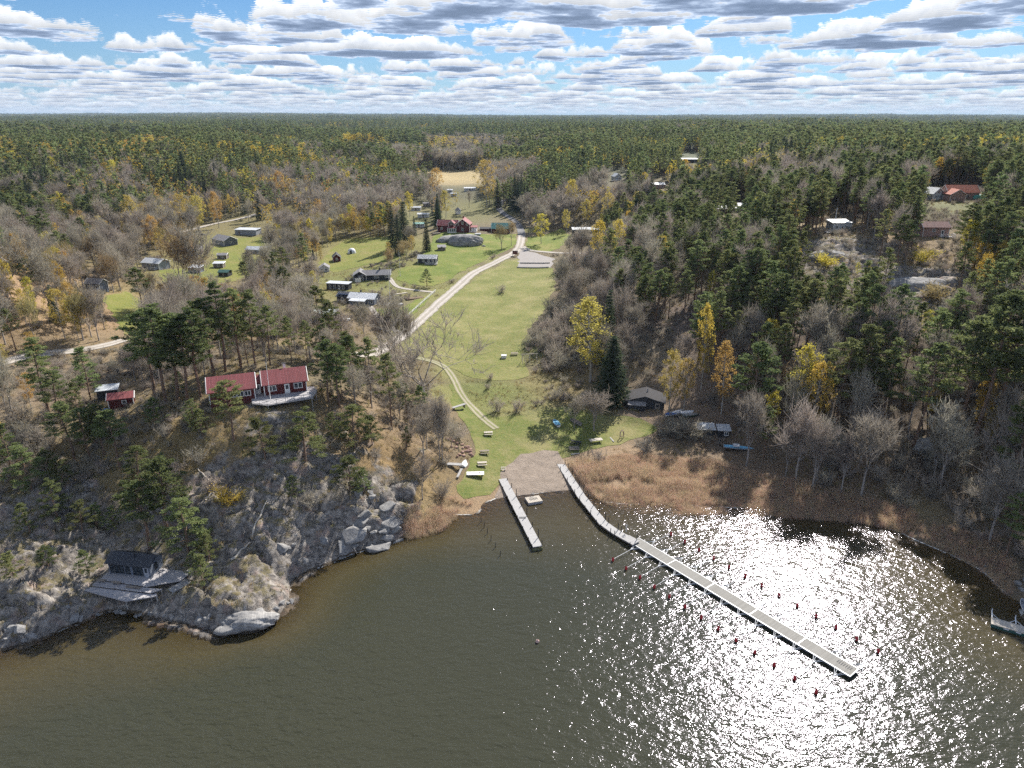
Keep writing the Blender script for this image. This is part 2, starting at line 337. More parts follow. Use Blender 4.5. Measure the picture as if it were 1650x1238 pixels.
def ground_mat():
    m, nt, o = newmat('ground'); c = worldco(nt)
    at_ = nd(nt, 'ShaderNodeAttribute', attribute_name='cover'); rk_ = nd(nt, 'ShaderNodeAttribute', attribute_name='rock')
    n1 = noise(nt, .22, 7, .62, c); n2 = noise(nt, 2.2, 6, .7, c); n3 = noise(nt, 8, 4, .7, c)
    base = mix(nt, ramp(nt, n2, [(.36, 0), (.62, 1)]), at_.outputs['Color'], mix(nt, 1.0, at_.outputs['Color'], (1.5, 1.4, 1.25), 'MULTIPLY'))
    base = mix(nt, ramp(nt, n3, [(.4, .65), (.6, 0)]), base, mix(nt, 1.0, at_.outputs['Color'], (.45, .42, .42), 'MULTIPLY'))
    # bedrock: grey with lichen, cracks, moss and dry-grass pockets
    rcol = ramp(nt, noise(nt, .9, 8, .68, c, dist=.6), [(.30, (.045, .040, .036)), (.41, (.13, .117, .104)), (.53, (.25, .222, .192)), (.68, (.44, .40, .35))])
    rcol = mix(nt, ramp(nt, noise(nt, .35, 3, .5, c), [(.56, 0), (.68, .55)]), rcol, (.36, .25, .20))
    mp = nd(nt, 'ShaderNodeMapping'); mp.inputs['Scale'].default_value = (1, .45, 1.6); mp.inputs['Rotation'].default_value = (0, 0, .5); nt.links.new(c, mp.inputs[0])
    vr = nd(nt, 'ShaderNodeTexVoronoi', feature='DISTANCE_TO_EDGE'); vr.inputs['Scale'].default_value = .30; nt.links.new(mp.outputs[0], vr.inputs['Vector'])
    crack = ramp(nt, mth(nt, 'ADD', vr.outputs[0], mth(nt, 'MULTIPLY', noise(nt, 3, 4, .6, c), .06)), [(.015, 0), (.05, 1)])
    rcol = mix(nt, crack, mix(nt, 1.0, rcol, (.5, .48, .46), 'MULTIPLY'), rcol)
    moss = ramp(nt, noise(nt, .5, 8, .72, c), [(.49, 0), (.55, 1)])
    nrm = nd(nt, 'ShaderNodeNewGeometry'); sz = nd(nt, 'ShaderNodeSeparateXYZ'); nt.links.new(nrm.outputs['Normal'], sz.inputs[0])
    flat = ramp(nt, sz.outputs[2], [(.72, 0), (.9, 1)])
    mcol = mix(nt, noise(nt, .8, 4, .6, c), (.095, .082, .040), (.25, .21, .12))
    wet = nd(nt, 'ShaderNodeSeparateXYZ'); nt.links.new(c, wet.inputs[0])
    up = ramp(nt, mth(nt, 'DIVIDE', wet.outputs[2], 4.0), [(.3, 0), (.7, 1)])
    rmoss = mix(nt, mth(nt, 'MULTIPLY', mth(nt, 'MULTIPLY', moss, flat), up), rcol, mcol)
    tide = ramp(nt, mth(nt, 'ADD', wet.outputs[2], mth(nt, 'MULTIPLY', noise(nt, 1.2, 4, .6, c), .5)), [(.42, 0), (.6, 1)])
    rmoss = mix(nt, tide, mix(nt, 1.0, rmoss, (.42, .36, .28), 'MULTIPLY'), rmoss)
    rf = ramp(nt, mth(nt, 'ADD', rk_.outputs['Fac'], mth(nt, 'MULTIPLY', mth(nt, 'SUBTRACT', n1, .5), 1.1)), [(.55, 0), (.66, 1)])
    col = mix(nt, rf, base, rmoss)
    h = mth(nt, 'ADD', mth(nt, 'MULTIPLY', n2, .5), mth(nt, 'ADD', mth(nt, 'MULTIPLY', n3, .22), mth(nt, 'MULTIPLY', crack, .15)))
    bsdf(nt, o, col, .9, bump(nt, h, .9, .55), spec=.25); return m
def grass_mat(name, stops, big=(.05, .5), dry=(.30, .25, .10), dryamt=.5, green=(.10, .16, .025)):
    m, nt, o = newmat(name); c = worldco(nt)
    n1 = noise(nt, .09, 6, .65, c); n2 = noise(nt, 1.1, 6, .7, c); n3 = noise(nt, 6, 4, .7, c)
    col = ramp(nt, n1, stops)
    col = mix(nt, ramp(nt, n2, [(.42, 0), (.66, dryamt)]), col, dry)
    col = mix(nt, ramp(nt, noise(nt, .45, 7, .72, c), [(.54, 0), (.7, .5)]), col, green)
    col = mix(nt, ramp(nt, n3, [(.45, .55), (.62, 0)]), col, mix(nt, 1.0, col, (.5, .55, .5), 'MULTIPLY'))
    bsdf(nt, o, col, .9, bump(nt, mth(nt, 'ADD', n2, mth(nt, 'MULTIPLY', n3, .5)), .8, .30), spec=.15); return m
def road_mat(name, col, rut, width):
    m, nt, o = newmat(name); c = worldco(nt)
    uv = nd(nt, 'ShaderNodeAttribute', attribute_name='across'); a = mth(nt, 'ABSOLUTE', uv.outputs['Fac'])
    n2 = noise(nt, 1.6, 7, .7, c); n3 = noise(nt, 9, 3, .7, c); wob = mth(nt, 'ADD', a, mth(nt, 'MULTIPLY', mth(nt, 'SUBTRACT', noise(nt, .4, 5, .6, c), .5), .5))
    r = ramp(nt, wob, [(.0, .0), (.2, 0), (.36, 1), (.58, 1), (.78, .15), (1, 0)])
    base = mix(nt, n2, tuple(x*.75 for x in col), tuple(x*1.2 for x in col))
    cc = mix(nt, r, mix(nt, .45, base, rut[1]), mix(nt, n3, rut[0], tuple(x*1.15 for x in rut[0])))
    bsdf(nt, o, cc, .95, bump(nt, mth(nt, 'ADD', n3, n2), .6, .08), spec=.2); return m
# ------------------------------------------------------------------ object helpers
def tag(o, label=None, cat=None, group=None, kind=None):
    if label: o['label'] = label
    if cat: o['category'] = cat
    if group: o['group'] = group
    if kind: o['kind'] = kind
    return o
def npmesh(name, V, Fq, mat=None, smooth=False, mi=None, mats=None):
    me = bpy.data.meshes.new(name); V = np.asarray(V, np.float32); Fq = np.asarray(Fq, np.int32); k = Fq.shape[1]
    me.vertices.add(len(V)); me.vertices.foreach_set('co', V.ravel())
    me.loops.add(Fq.size); me.loops.foreach_set('vertex_index', Fq.ravel())
    me.polygons.add(len(Fq)); me.polygons.foreach_set('loop_start', np.arange(0, Fq.size, k, dtype=np.int32))
    if mat: me.materials.append(mat)
    for m in mats or []: me.materials.append(m)
    if mi is not None: me.polygons.foreach_set('material_index', np.asarray(mi, np.int32))
    me.polygons.foreach_set('use_smooth', np.full(len(Fq), smooth))
    me.update(calc_edges=True); return me
def link(name, me, parent=None, loc=None, rz=None):
    o = bpy.data.objects.new(name, me); COL.objects.link(o)
    if parent is not None: o.parent = parent
    if loc is not None: o.location = loc
    if rz is not None: o.rotation_euler = (0, 0, rz)
    return o
def attr(me, name, vals, typ='FLOAT'):
    a = me.attributes.new(name, 'FLOAT_COLOR' if typ == 'C' else typ, 'POINT')
    a.data.foreach_set('color' if typ == 'C' else ('vector' if typ == 'FLOAT_VECTOR' else 'value'), np.asarray(vals, np.int32 if typ == 'INT' else np.float32).ravel())
def empty(name, loc, rz=0):
    return link(name, None, None, loc, rz)

# ------------------------------------------------------------------ ground
zones = [  # photo pixel, radius, colour of the ground cover
 (60, 480, 30, (.30, .21, .13)), (20, 450, 30, (.32, .23, .14)), (100, 440, 20, (.28, .20, .12)), (130, 500, 25, (.26, .17, .09)), (180, 400, 40, (.24, .17, .10)), (220, 480, 25, (.23, .19, .08)), (300, 470, 30, (.20, .16, .08)), (380, 420, 45, (.17, .16, .06)),
 (340, 400, 40, (.17, .17, .055)), (250, 420, 30, (.17, .16, .06)), (440, 420, 40, (.17, .14, .07)), (440, 360, 40, (.18, .16, .07)), (560, 400, 35, (.20, .19, .06)), (620, 440, 22, (.17, .18, .05)), (560, 460, 25, (.15, .17, .045)), (500, 420, 25, (.20, .17, .08)),
 (500, 470, 20, (.20, .18, .07)), (520, 490, 14, (.19, .17, .07)), (400, 520, 40, (.17, .13, .08)), (500, 545, 14, (.16, .12, .08)), (480, 560, 8, (.34, .29, .12)), (300, 540, 20, (.24, .18, .10)), (150, 560, 18, (.24, .19, .12)), (200, 600, 20, (.20, .16, .11)),
 (60, 600, 14, (.24, .19, .13)), (100, 640, 14, (.22, .17, .12)), (40, 680, 14, (.22, .18, .11)), (250, 700, 16, (.24, .19, .10)), (350, 690, 14, (.25, .19, .09)), (430, 720, 14, (.22, .17, .10)), (600, 700, 10, (.22, .16, .09)), (650, 700, 10, (.22, .165, .105)), (640, 760, 9, (.23, .16, .07)),
 (690, 650, 7, (.22, .17, .10)), (700, 700, 6, (.21, .17, .11)), (690, 780, 7, (.22, .17, .09)), (680, 830, 7, (.26, .21, .11)), (740, 825, 6, (.31, .22, .14)), (780, 800, 4, (.30, .22, .14)), (700, 845, 5, (.28, .21, .12)),
 (810, 640, 8, (.18, .21, .06)), (850, 650, 8, (.20, .20, .08)), (760, 630, 5, (.14, .17, .05)), (880, 620, 8, (.19, .17, .07)), (920, 640, 8, (.22, .18, .09)), (830, 660, 5, (.22, .21, .09)), (880, 680, 6, (.13, .17, .05)), (950, 670, 6, (.16, .16, .06)),
 (930, 560, 12, (.20, .17, .09)), (880, 560, 10, (.12, .14, .045)), (900, 500, 12, (.15, .13, .075)), (960, 600, 10, (.22, .18, .10)), (1030, 600, 12, (.26, .21, .14)), (1040, 570, 12, (.30, .26, .16)), (1080, 640, 12, (.26, .20, .14)), (1000, 540, 14, (.17, .13, .10)), (980, 460, 14, (.24, .17, .10)), (960, 430, 12, (.26, .21, .12)),
 (1100, 560, 25, (.15, .115, .10)), (1200, 600, 20, (.14, .11, .09)), (1300, 650, 22, (.15, .115, .085)), (1450, 680, 25, (.14, .11, .08)), (1600, 720, 25, (.12, .095, .07)), (1150, 660, 12, (.22, .165, .12)), (1280, 720, 15, (.17, .13, .09)), (1500, 780, 18, (.14, .11, .08)),
 (960, 760, 10, (.32, .24, .16)), (1040, 770, 12, (.33, .24, .16)), (1120, 790, 12, (.31, .22, .15)), (1200, 790, 12, (.28, .20, .14)), (1300, 800, 12, (.26, .19, .13)), (1400, 820, 12, (.26, .20, .14)), (1500, 860, 12, (.22, .17, .12)), (1480, 825, 7, (.30, .26, .12)), (1600, 900, 12, (.17, .14, .10)),
 (1380, 375, 18, (.30, .22, .12)), (1500, 440, 16, (.26, .20, .12)), (1300, 360, 14, (.34, .28, .18)), (1430, 400, 14, (.26, .19, .11)), (1120, 410, 18, (.17, .13, .10)), (1010, 320, 20, (.20, .17, .09)), (870, 390, 14, (.19, .16, .08)), (860, 380, 8, (.25, .20, .12)),
 (740, 286, 70, (.38, .31, .16)), (790, 330, 30, (.17, .17, .06)), (700, 350, 30, (.16, .16, .06)), (690, 335, 30, (.20, .18, .08)), (640, 400, 16, (.18, .18, .05)), (630, 470, 9, (.20, .19, .08)), (660, 495, 8, (.18, .17, .08)), (1540, 335, 20, (.14, .15, .06)),
]
CC = np.zeros(S.shape+(3,)); wsum = np.zeros(S.shape)
zones += [(u_, v_, 6, (.20, .205, .07)) for u_, v_ in ((700, 482), (730, 462), (752, 447), (775, 435), (800, 420), (655, 530), (680, 508), (640, 550), (700, 500), (735, 470), (715, 468), (860, 372), (845, 390), (740, 600), (725, 640), (750, 640), (700, 565))]
base = np.array((.145, .12, .07)); CC[:] = base*.25; wsum += .25
for u, v, r, c in zones:
    x, y, z = at(u, v); m = np.hypot(GX-x, GY-y) < r*2.5
    w = np.exp(-((GX[m]-x)**2+(GY[m]-y)**2)/(r*r)*1.6)*3
    CC[m] += w[:, None]*np.array(c); wsum[m] += w
CC /= wsum[..., None]
farf = sstep(420, 700, GY)*(1-np.exp(-((GX+50)**2/90**2+(GY-740)**2/110**2))*1.0)
farf = np.where(np.hypot((GX+58)/55, (GY-745)/75) < 1, 0, farf)
CC = CC*(1-farf[..., None])+np.array((.07, .085, .04))*farf[..., None]
TV = np.stack([GX, GY, T], -1).reshape(-1, 3)
nr, nc = S.shape
idx = np.arange(nr*nc).reshape(nr, nc)
quads = np.stack([idx[:-1, :-1], idx[:-1, 1:], idx[1:, 1:], idx[1:, :-1]], -1).reshape(-1, 4)
gm = npmesh('ground', TV, quads, ground_mat(), True)
attr(gm, 'cover', np.concatenate([CC, np.ones(S.shape+(1,))], -1).reshape(-1, 4), 'C'); attr(gm, 'rock', ROCK.ravel())
tag(link('ground', gm), kind='structure')

def nearest_on(x, y, poly):
    bd = np.full(x.shape, 1e9); bx = x.copy(); by = y.copy()
    for (x1, y1), (x2, y2) in zip(poly, poly[1:]+[poly[0]]):
        dx, dy = x2-x1, y2-y1; q = dx*dx+dy*dy+1e-9
        t = np.clip(((x-x1)*dx+(y-y1)*dy)/q, 0, 1); px, py = x1+t*dx, y1+t*dy
        d = (x-px)**2+(y-py)**2; m = d < bd; bd[m] = d[m]; bx[m] = px[m]; by[m] = py[m]
    return bx, by
def rough_poly(poly, amp=.7, step=2.0):
    out = []
    for (x1, y1), (x2, y2) in zip(poly, poly[1:]+[poly[0]]):
        n = max(1, int(math.hypot(x2-x1, y2-y1)/step))
        for k in range(n):
            x, y = x1+(x2-x1)*k/n, y1+(y2-y1)*k/n
            jx = float(fbm(np.array([x/4.]), np.array([y/4.]), 2, 61)[0]); jy = float(fbm(np.array([x/4.]), np.array([y/4.]), 2, 62)[0])
            out.append((x+jx*amp*2, y+jy*amp*2))
    return out
def sheet(name, poly, mat, lift, res=.9, amp=.7, kind='structure'):
    poly = rough_poly(poly, amp); a = np.array(poly)
    xs = np.arange(a[:, 0].min()-res, a[:, 0].max()+2*res, res); yy = np.arange(a[:, 1].min()-res, a[:, 1].max()+2*res, res)
    X, Y = np.meshgrid(xs, yy); ins = inpoly(X, Y, poly)
    keep = ins[:-1, :-1] | ins[1:, :-1] | ins[:-1, 1:] | ins[1:, 1:]
    used = np.zeros(X.shape, bool)
    for s in ((slice(None, -1), slice(None, -1)), (slice(1, None), slice(None, -1)), (slice(None, -1), slice(1, None)), (slice(1, None), slice(1, None))): used[s] |= keep
    out = used & ~ins
    bx, by = nearest_on(X[out], Y[out], poly); X[out] = bx; Y[out] = by
    Z = glook(S, X, Y)+lift
    id_ = np.full(X.shape, -1); id_[used] = np.arange(used.sum())
    ii, jj = np.nonzero(keep)
    Q = np.stack([id_[ii, jj], id_[ii, jj+1], id_[ii+1, jj+1], id_[ii+1, jj]], -1)
    me = npmesh(name, np.stack([X[used], Y[used], Z[used]], -1), Q, mat, True)
    return tag(link(name, me), kind=kind)
def ribbon(name, line, w, mat, lift, nacross=9, step=1.2):
    L = [line[0]]
    for (x1, y1), (x2, y2) in zip(line, line[1:]):
        n = max(1, int(math.hypot(x2-x1, y2-y1)/step)); L += [(x1+(x2-x1)*k/n, y1+(y2-y1)*k/n) for k in range(1, n+1)]
    L = np.array(L); tg = np.gradient(L, axis=0); tg /= np.linalg.norm(tg, axis=1)[:, None]+1e-9; nn = np.stack([-tg[:, 1], tg[:, 0]], -1)
    k = np.linspace(-1, 1, nacross); wv = w/2*(1+.15*fbm(L[:, 0]/3, L[:, 1]/3, 2, 71))
    X = L[:, 0, None]+nn[:, 0, None]*k*wv[:, None]; Y = L[:, 1, None]+nn[:, 1, None]*k*wv[:, None]
    Z = glook(S, X, Y)+lift; n0 = len(L); id_ = np.arange(n0*nacross).reshape(n0, nacross)
    Q = np.stack([id_[:-1, :-1], id_[:-1, 1:], id_[1:, 1:], id_[1:, :-1]], -1).reshape(-1, 4)[:, ::-1]
    me = npmesh(name, np.stack([X, Y, Z], -1).reshape(-1, 3), Q, mat, True); attr(me, 'across', np.tile(k, n0))
    return tag(link(name, me), kind='structure')
G1 = grass_mat('meadow_grass', [(.3, (.14, .175, .04)), (.48, (.22, .235, .07)), (.62, (.33, .30, .13))], dryamt=.75)
G2 = grass_mat('lawn_grass', [(.32, (.12, .175, .025)), (.5, (.19, .23, .045)), (.66, (.30, .27, .09))], dryamt=.3, green=(.11, .18, .02))
G3 = grass_mat('rough_lawn', [(.3, (.15, .19, .04)), (.5, (.22, .23, .05)), (.7, (.30, .25, .10))], dryamt=.45)
G4 = grass_mat('shore_grass', [(.34, (.12, .165, .035)), (.48, (.19, .215, .06)), (.62, (.30, .27, .12))], dryamt=.55)
for nm, mt in (('meadow', G1), ('lower_lawn', G4), ('farm_lawn', G2), ('roadside_lawn', G2), ('garden_lawn', G2), ('village_lawn', G3), ('village_lawn2', G3), ('clearing_lawn', G3), ('grove_lawn', G3)):
    sheet(nm.rstrip('2'), COVERS[nm], mt, .05)
m, nt, o = newmat('sand'); c = worldco(nt)
n1 = ramp(nt, noise(nt, .5, 6, .65, c), [(.35, 0), (.65, 1)]); n2 = ramp(nt, noise(nt, 3, 6, .7, c), [(.35, 0), (.65, 1)])
bsdf(nt, o, mix(nt, n2, mix(nt, n1, (.20, .16, .125), (.37, .30, .24)), (.27, .22, .175)), .95, bump(nt, mth(nt, 'ADD', n2, n1), .7, .12), spec=.2)
sheet('beach', COVERS['beach'], m, .065, .6)
m, nt, o = newmat('gravel'); c = worldco(nt); n2 = noise(nt, 2, 8, .75, c)
bsdf(nt, o, mix(nt, n2, (.22, .20, .185), (.40, .37, .345)), .95, bump(nt, n2, .6, .08), spec=.2)
sheet('gravel_yard', COVERS['gravel_yard'], m, .085)
RG = road_mat('road_gravel', (.36, .325, .27), ((.43, .39, .35), (.31, .28, .23)), 3.6)
RT = road_mat('road_track', (.24, .23, .12), ((.34, .30, .23), (.18, .20, .06)), 2.3)
m, nt, o = newmat('asphalt'); c = worldco(nt); n2 = noise(nt, 3, 7, .75, c)
bsdf(nt, o, mix(nt, n2, (.085, .085, .09), (.16, .16, .165)), .85, bump(nt, n2, .4, .03)); AS = m
for nm, mt, lf in (('gravel_road', RG, .12), ('asphalt_road', AS, .125), ('beach_track', RT, .105), ('side_road', RG, .115), ('forest_road', RG, .12), ('drive', RG, .10), ('cottage_path', RG, .10), ('village_road', RG, .12)):
    ribbon({'drive': 'garden_drive'}.get(nm, nm), ROADS[nm][0], ROADS[nm][1], mt, lf)

# ------------------------------------------------------------------ water
wx_, wy_ = np.meshgrid(np.concatenate([np.arange(-900, -200, 20), np.arange(-200, 200, .9), np.arange(200, 901, 20)]), np.concatenate([np.arange(-900, 20, 20), np.arange(20, 165, .9)]))
D = np.full(wx_.shape, 99.); q = (wy_ > 15) & (np.abs(wx_) < 260)
inside = inpoly(wx_, wy_, [(-900, 60)]+SHORE+[(900, 40), (900, -900), (-900, -900)])
D[q] = dist_line(wx_[q], wy_[q], SHORE); D = np.where(inside, D, -np.abs(D))
dep = np.full(wx_.shape, 6.); dep[q] = -glook(S, wx_[q], wy_[q])
id_ = np.arange(wx_.size).reshape(wx_.shape); Q = np.stack([id_[:-1, :-1], id_[:-1, 1:], id_[1:, 1:], id_[1:, :-1]], -1)
Dq = np.maximum(np.maximum(D[:-1, :-1], D[1:, :-1]), np.maximum(D[:-1, 1:], D[1:, 1:])); Q = Q[Dq > -3.5].reshape(-1, 4)
def water_mat():
    m, nt, o = newmat('lake_water'); c = worldco(nt)
    dp = nd(nt, 'ShaderNodeAttribute', attribute_name='depth').outputs['Fac']; sd = nd(nt, 'ShaderNodeAttribute', attribute_name='shore').outputs['Fac']
    mp = nd(nt, 'ShaderNodeMapping'); mp.inputs['Rotation'].default_value = (0, 0, .45); mp.inputs['Scale'].default_value = (.6, 1.0, 1); nt.links.new(c, mp.inputs[0]); v = mp.outputs[0]
    mp2 = nd(nt, 'ShaderNodeMapping'); mp2.inputs['Rotation'].default_value = (0, 0, -.35); mp2.inputs['Scale'].default_value = (.55, 1.0, 1); nt.links.new(c, mp2.inputs[0]); v2 = mp2.outputs[0]
    w1 = noise(nt, .42, 2, .5, v, dist=.5); w2 = noise(nt, 1.25, 3, .55, v2, dist=.6); w3 = noise(nt, 3.4, 2, .6, v, dist=.4)
    patch = ramp(nt, noise(nt, .035, 3, .5, c), [(.3, .75), (.65, 1.0)])
    h = mth(nt, 'ADD', mth(nt, 'MULTIPLY', w1, .30), mth(nt, 'ADD', mth(nt, 'MULTIPLY', w2, .26), mth(nt, 'MULTIPLY', w3, .06)))
    h = mth(nt, 'MULTIPLY', h, patch); nrm = bump(nt, h, 1.0, .60)
    gl = nd(nt, 'ShaderNodeBsdfGlossy'); gl.inputs['Roughness'].default_value = .135; gl.inputs['Color'].default_value = (.74, .72, .82, 1); nt.links.new(nrm, gl.inputs['Normal'])
    body = nd(nt, 'ShaderNodeBsdfDiffuse'); nt.links.new(nrm, body.inputs['Normal'])
    nt.links.new(mix(nt, ramp(nt, mth(nt, 'DIVIDE', dp, 5.0), [(.05, 0), (.7, 1)]), (.080, .060, .024), (.039, .040, .024)), body.inputs['Color'])
    tr = nd(nt, 'ShaderNodeBsdfTransparent'); nt.links.new(mix(nt, ramp(nt, mth(nt, 'DIVIDE', dp, 2.0), [(0, 0), (.8, 1)]), (.9, .82, .66), (.55, .33, .10)), tr.inputs['Color'])
    ms = nd(nt, 'ShaderNodeMixShader'); nt.links.new(ramp(nt, mth(nt, 'DIVIDE', dp, 2.4), [(0, .12), (.25, .55), (.8, 1)]), ms.inputs[0]); nt.links.new(tr.outputs[0], ms.inputs[1]); nt.links.new(body.outputs[0], ms.inputs[2])
    fr = nd(nt, 'ShaderNodeFresnel'); fr.inputs['IOR'].default_value = 1.33; nt.links.new(nrm, fr.inputs['Normal'])
    m2 = nd(nt, 'ShaderNodeMixShader'); nt.links.new(fr.outputs[0], m2.inputs[0]); nt.links.new(ms.outputs[0], m2.inputs[1]); nt.links.new(gl.outputs[0], m2.inputs[2])
    fm = nd(nt, 'ShaderNodeBsdfDiffuse'); fm.inputs['Color'].default_value = (.75, .74, .70, 1)
    f = mth(nt, 'ADD', sd, mth(nt, 'MULTIPLY', mth(nt, 'SUBTRACT', noise(nt, .8, 6, .7, c), .5), 1.7))
    ff = mth(nt, 'MULTIPLY', ramp(nt, f, [(.06, .9), (.3, 0)]), ramp(nt, noise(nt, .12, 2, .5, c), [(.45, 0), (.55, 1)]))
    m3 = nd(nt, 'ShaderNodeMixShader'); nt.links.new(ff, m3.inputs[0]); nt.links.new(m2.outputs[0], m3.inputs[1]); nt.links.new(fm.outputs[0], m3.inputs[2])
    nt.links.new(m3.outputs[0], o.inputs[0]); return m
V = np.stack([wx_.ravel(), wy_.ravel(), np.zeros(wx_.size)], -1)
wm = npmesh('lake_water', V, Q, water_mat(), True); attr(wm, 'depth', dep.ravel()); attr(wm, 'shore', D.ravel())
tag(link('lake_water', wm), kind='structure')

# ------------------------------------------------------------------ sky, sun
SUN_AZ, SUN_EL = 26.0, 39.0
w = bpy.data.worlds.new('World'); sc.world = w; w.use_nodes = True; nt = w.node_tree; nt.nodes.clear()
out = nd(nt, 'ShaderNodeOutputWorld'); bg = nd(nt, 'ShaderNodeBackground')
sky = nd(nt, 'ShaderNodeTexSky', sky_type='NISHITA', sun_disc=False, sun_elevation=R(SUN_EL), sun_rotation=R(SUN_AZ), altitude=60, air_density=1.0, dust_density=.3, ozone_density=2.0)
tc = nd(nt, 'ShaderNodeTexCoord'); sx = nd(nt, 'ShaderNodeSeparateXYZ'); nt.links.new(tc.outputs['Generated'], sx.inputs[0])
zc = mth(nt, 'MAXIMUM', sx.outputs[2], .0); zz = mth(nt, 'ADD', zc, .012)
SKYK = .075
skyc = mix(nt, 1.0, sky.outputs[0], (SKYK*.27, SKYK*.43, SKYK*.63), 'MULTIPLY')
cur = mix(nt, ramp(nt, zc, [(0, .55), (.04, .30), (.14, .0)]), skyc, (.22, .32, .46))
def layer(hk, z3, det):
    k = mth(nt, 'DIVIDE', hk, zz); cb = nd(nt, 'ShaderNodeCombineXYZ')
    nt.links.new(mth(nt, 'MULTIPLY', sx.outputs[0], mth(nt, 'MULTIPLY', k, 1.2)), cb.inputs[0]); nt.links.new(mth(nt, 'MULTIPLY', sx.outputs[1], k), cb.inputs[1]); cb.inputs[2].default_value = z3+5.1
    return noise(nt, .62, det, .60, cb.outputs[0])
NL = 16; T0 = .522; TH = .25
for i in range(NL-1, -1, -1):
    t = i/(NL-1); nfac = layer(1.0+TH*t, TH*t*1.2, 6)
    thr = T0+.085*t**1.2
    a = ramp(nt, nfac, [(thr, 0), (thr+.012, 1)], 'EASE')
    if i == 0:
        dark = ramp(nt, nfac, [(thr, (.46, .50, .58)), (thr+.025, (.26, .32, .42)), (thr+.06, (.145, .19, .275)), (thr+.12, (.095, .13, .195))])
    else:
        g = .34+.36*t**.7
        dark = ramp(nt, nfac, [(thr, (.92*g, .93*g, .94*g)), (thr+.03, (.78*g, .82*g, .88*g)), (thr+.1, (.5*g, .56*g, .66*g))])
    cur = mix(nt, mth(nt, 'MULTIPLY', a, ramp(nt, zc, [(0, 0), (.004, .35), (.02, .75), (.045, 1)])), cur, dark)
nt.links.new(cur, bg.inputs[0]); bg.inputs[1].default_value = 1.0; nt.links.new(bg.outputs[0], out.inputs[0])
sl_ = bpy.data.lights.new('sun', 'SUN'); sl_.energy = 4.0; sl_.angle = R(.5); sl_.color = (1, .95, .88)
so = bpy.data.objects.new('sun', sl_); COL.objects.link(so)
sd_ = Vector((math.sin(R(SUN_AZ))*math.cos(R(SUN_EL)), math.cos(R(SUN_AZ))*math.cos(R(SUN_EL)), math.sin(R(SUN_EL))))
so.rotation_euler = sd_.to_track_quat('Z', 'Y').to_euler(); so.location = (0, 0, 200)
sc.view_settings.view_transform = 'Standard'; sc.view_settings.look = 'None'; sc.view_settings.exposure = 1.12; sc.view_settings.gamma = 1
# ------------------------------------------------------------------ plants: meshes
def leaf_mat(name, c1, c2, trans=.35, tcol=None, var=.25):
    m, nt, o = newmat(name); c = objco(nt); oi = nd(nt, 'ShaderNodeObjectInfo')
    n = noise(nt, .9, 4, .6, c)
    col = mix(nt, n, c1, c2)
    hs = nd(nt, 'ShaderNodeHueSaturation'); nt.links.new(col, hs.inputs['Color'])
    nt.links.new(mth(nt, 'ADD', 1-var, mth(nt, 'MULTIPLY', oi.outputs['Random'], 2*var)), hs.inputs['Value'])
    wn = nd(nt, 'ShaderNodeTexWhiteNoise', noise_dimensions='1D'); nt.links.new(oi.outputs['Random'], wn.inputs['W'])
    nt.links.new(mth(nt, 'ADD', .5-.025, mth(nt, 'MULTIPLY', wn.outputs['Value'], .05)), hs.inputs['Hue'])
    d = nd(nt, 'ShaderNodeBsdfDiffuse'); nt.links.new(hs.outputs[0], d.inputs[0])
    t = nd(nt, 'ShaderNodeBsdfTranslucent'); nt.links.new(hs.outputs[0] if tcol is None else mix(nt, .6, hs.outputs[0], tcol), t.inputs[0])
    ms = nd(nt, 'ShaderNodeMixShader'); ms.inputs[0].default_value = trans; nt.links.new(d.outputs[0], ms.inputs[1]); nt.links.new(t.outputs[0], ms.inputs[2])
    nt.links.new(ms.outputs[0], o.inputs[0]); return m
L_PINE = leaf_mat('pine_needles', (.122, .155, .060), (.25, .275, .118), .48, var=.33)
L_SPRUCE = leaf_mat('spruce_needles', (.042, .066, .040), (.095, .12, .068), .35)
L_BY = leaf_mat('birch_leaves_yellow', (.44, .36, .055), (.62, .50, .11), .55, var=.18)
L_BO = leaf_mat('birch_leaves_ochre', (.42, .31, .075), (.60, .46, .15), .5, var=.2)
L_TWIG = leaf_mat('bare_twigs', (.27, .235, .185), (.47, .42, .345), .3, var=.22)
L_BUD = leaf_mat('budding_twigs', (.30, .24, .12), (.42, .34, .17), .4)
B_PINE = plain('pine_bark', (.20, .13, .09), .9, .3, 3); B_GREY = plain('grey_bark', (.31, .28, .25), .9, .3, 3); B_BIRCH = plain('birch_bark', (.36, .345, .31), .8, .35, 4)

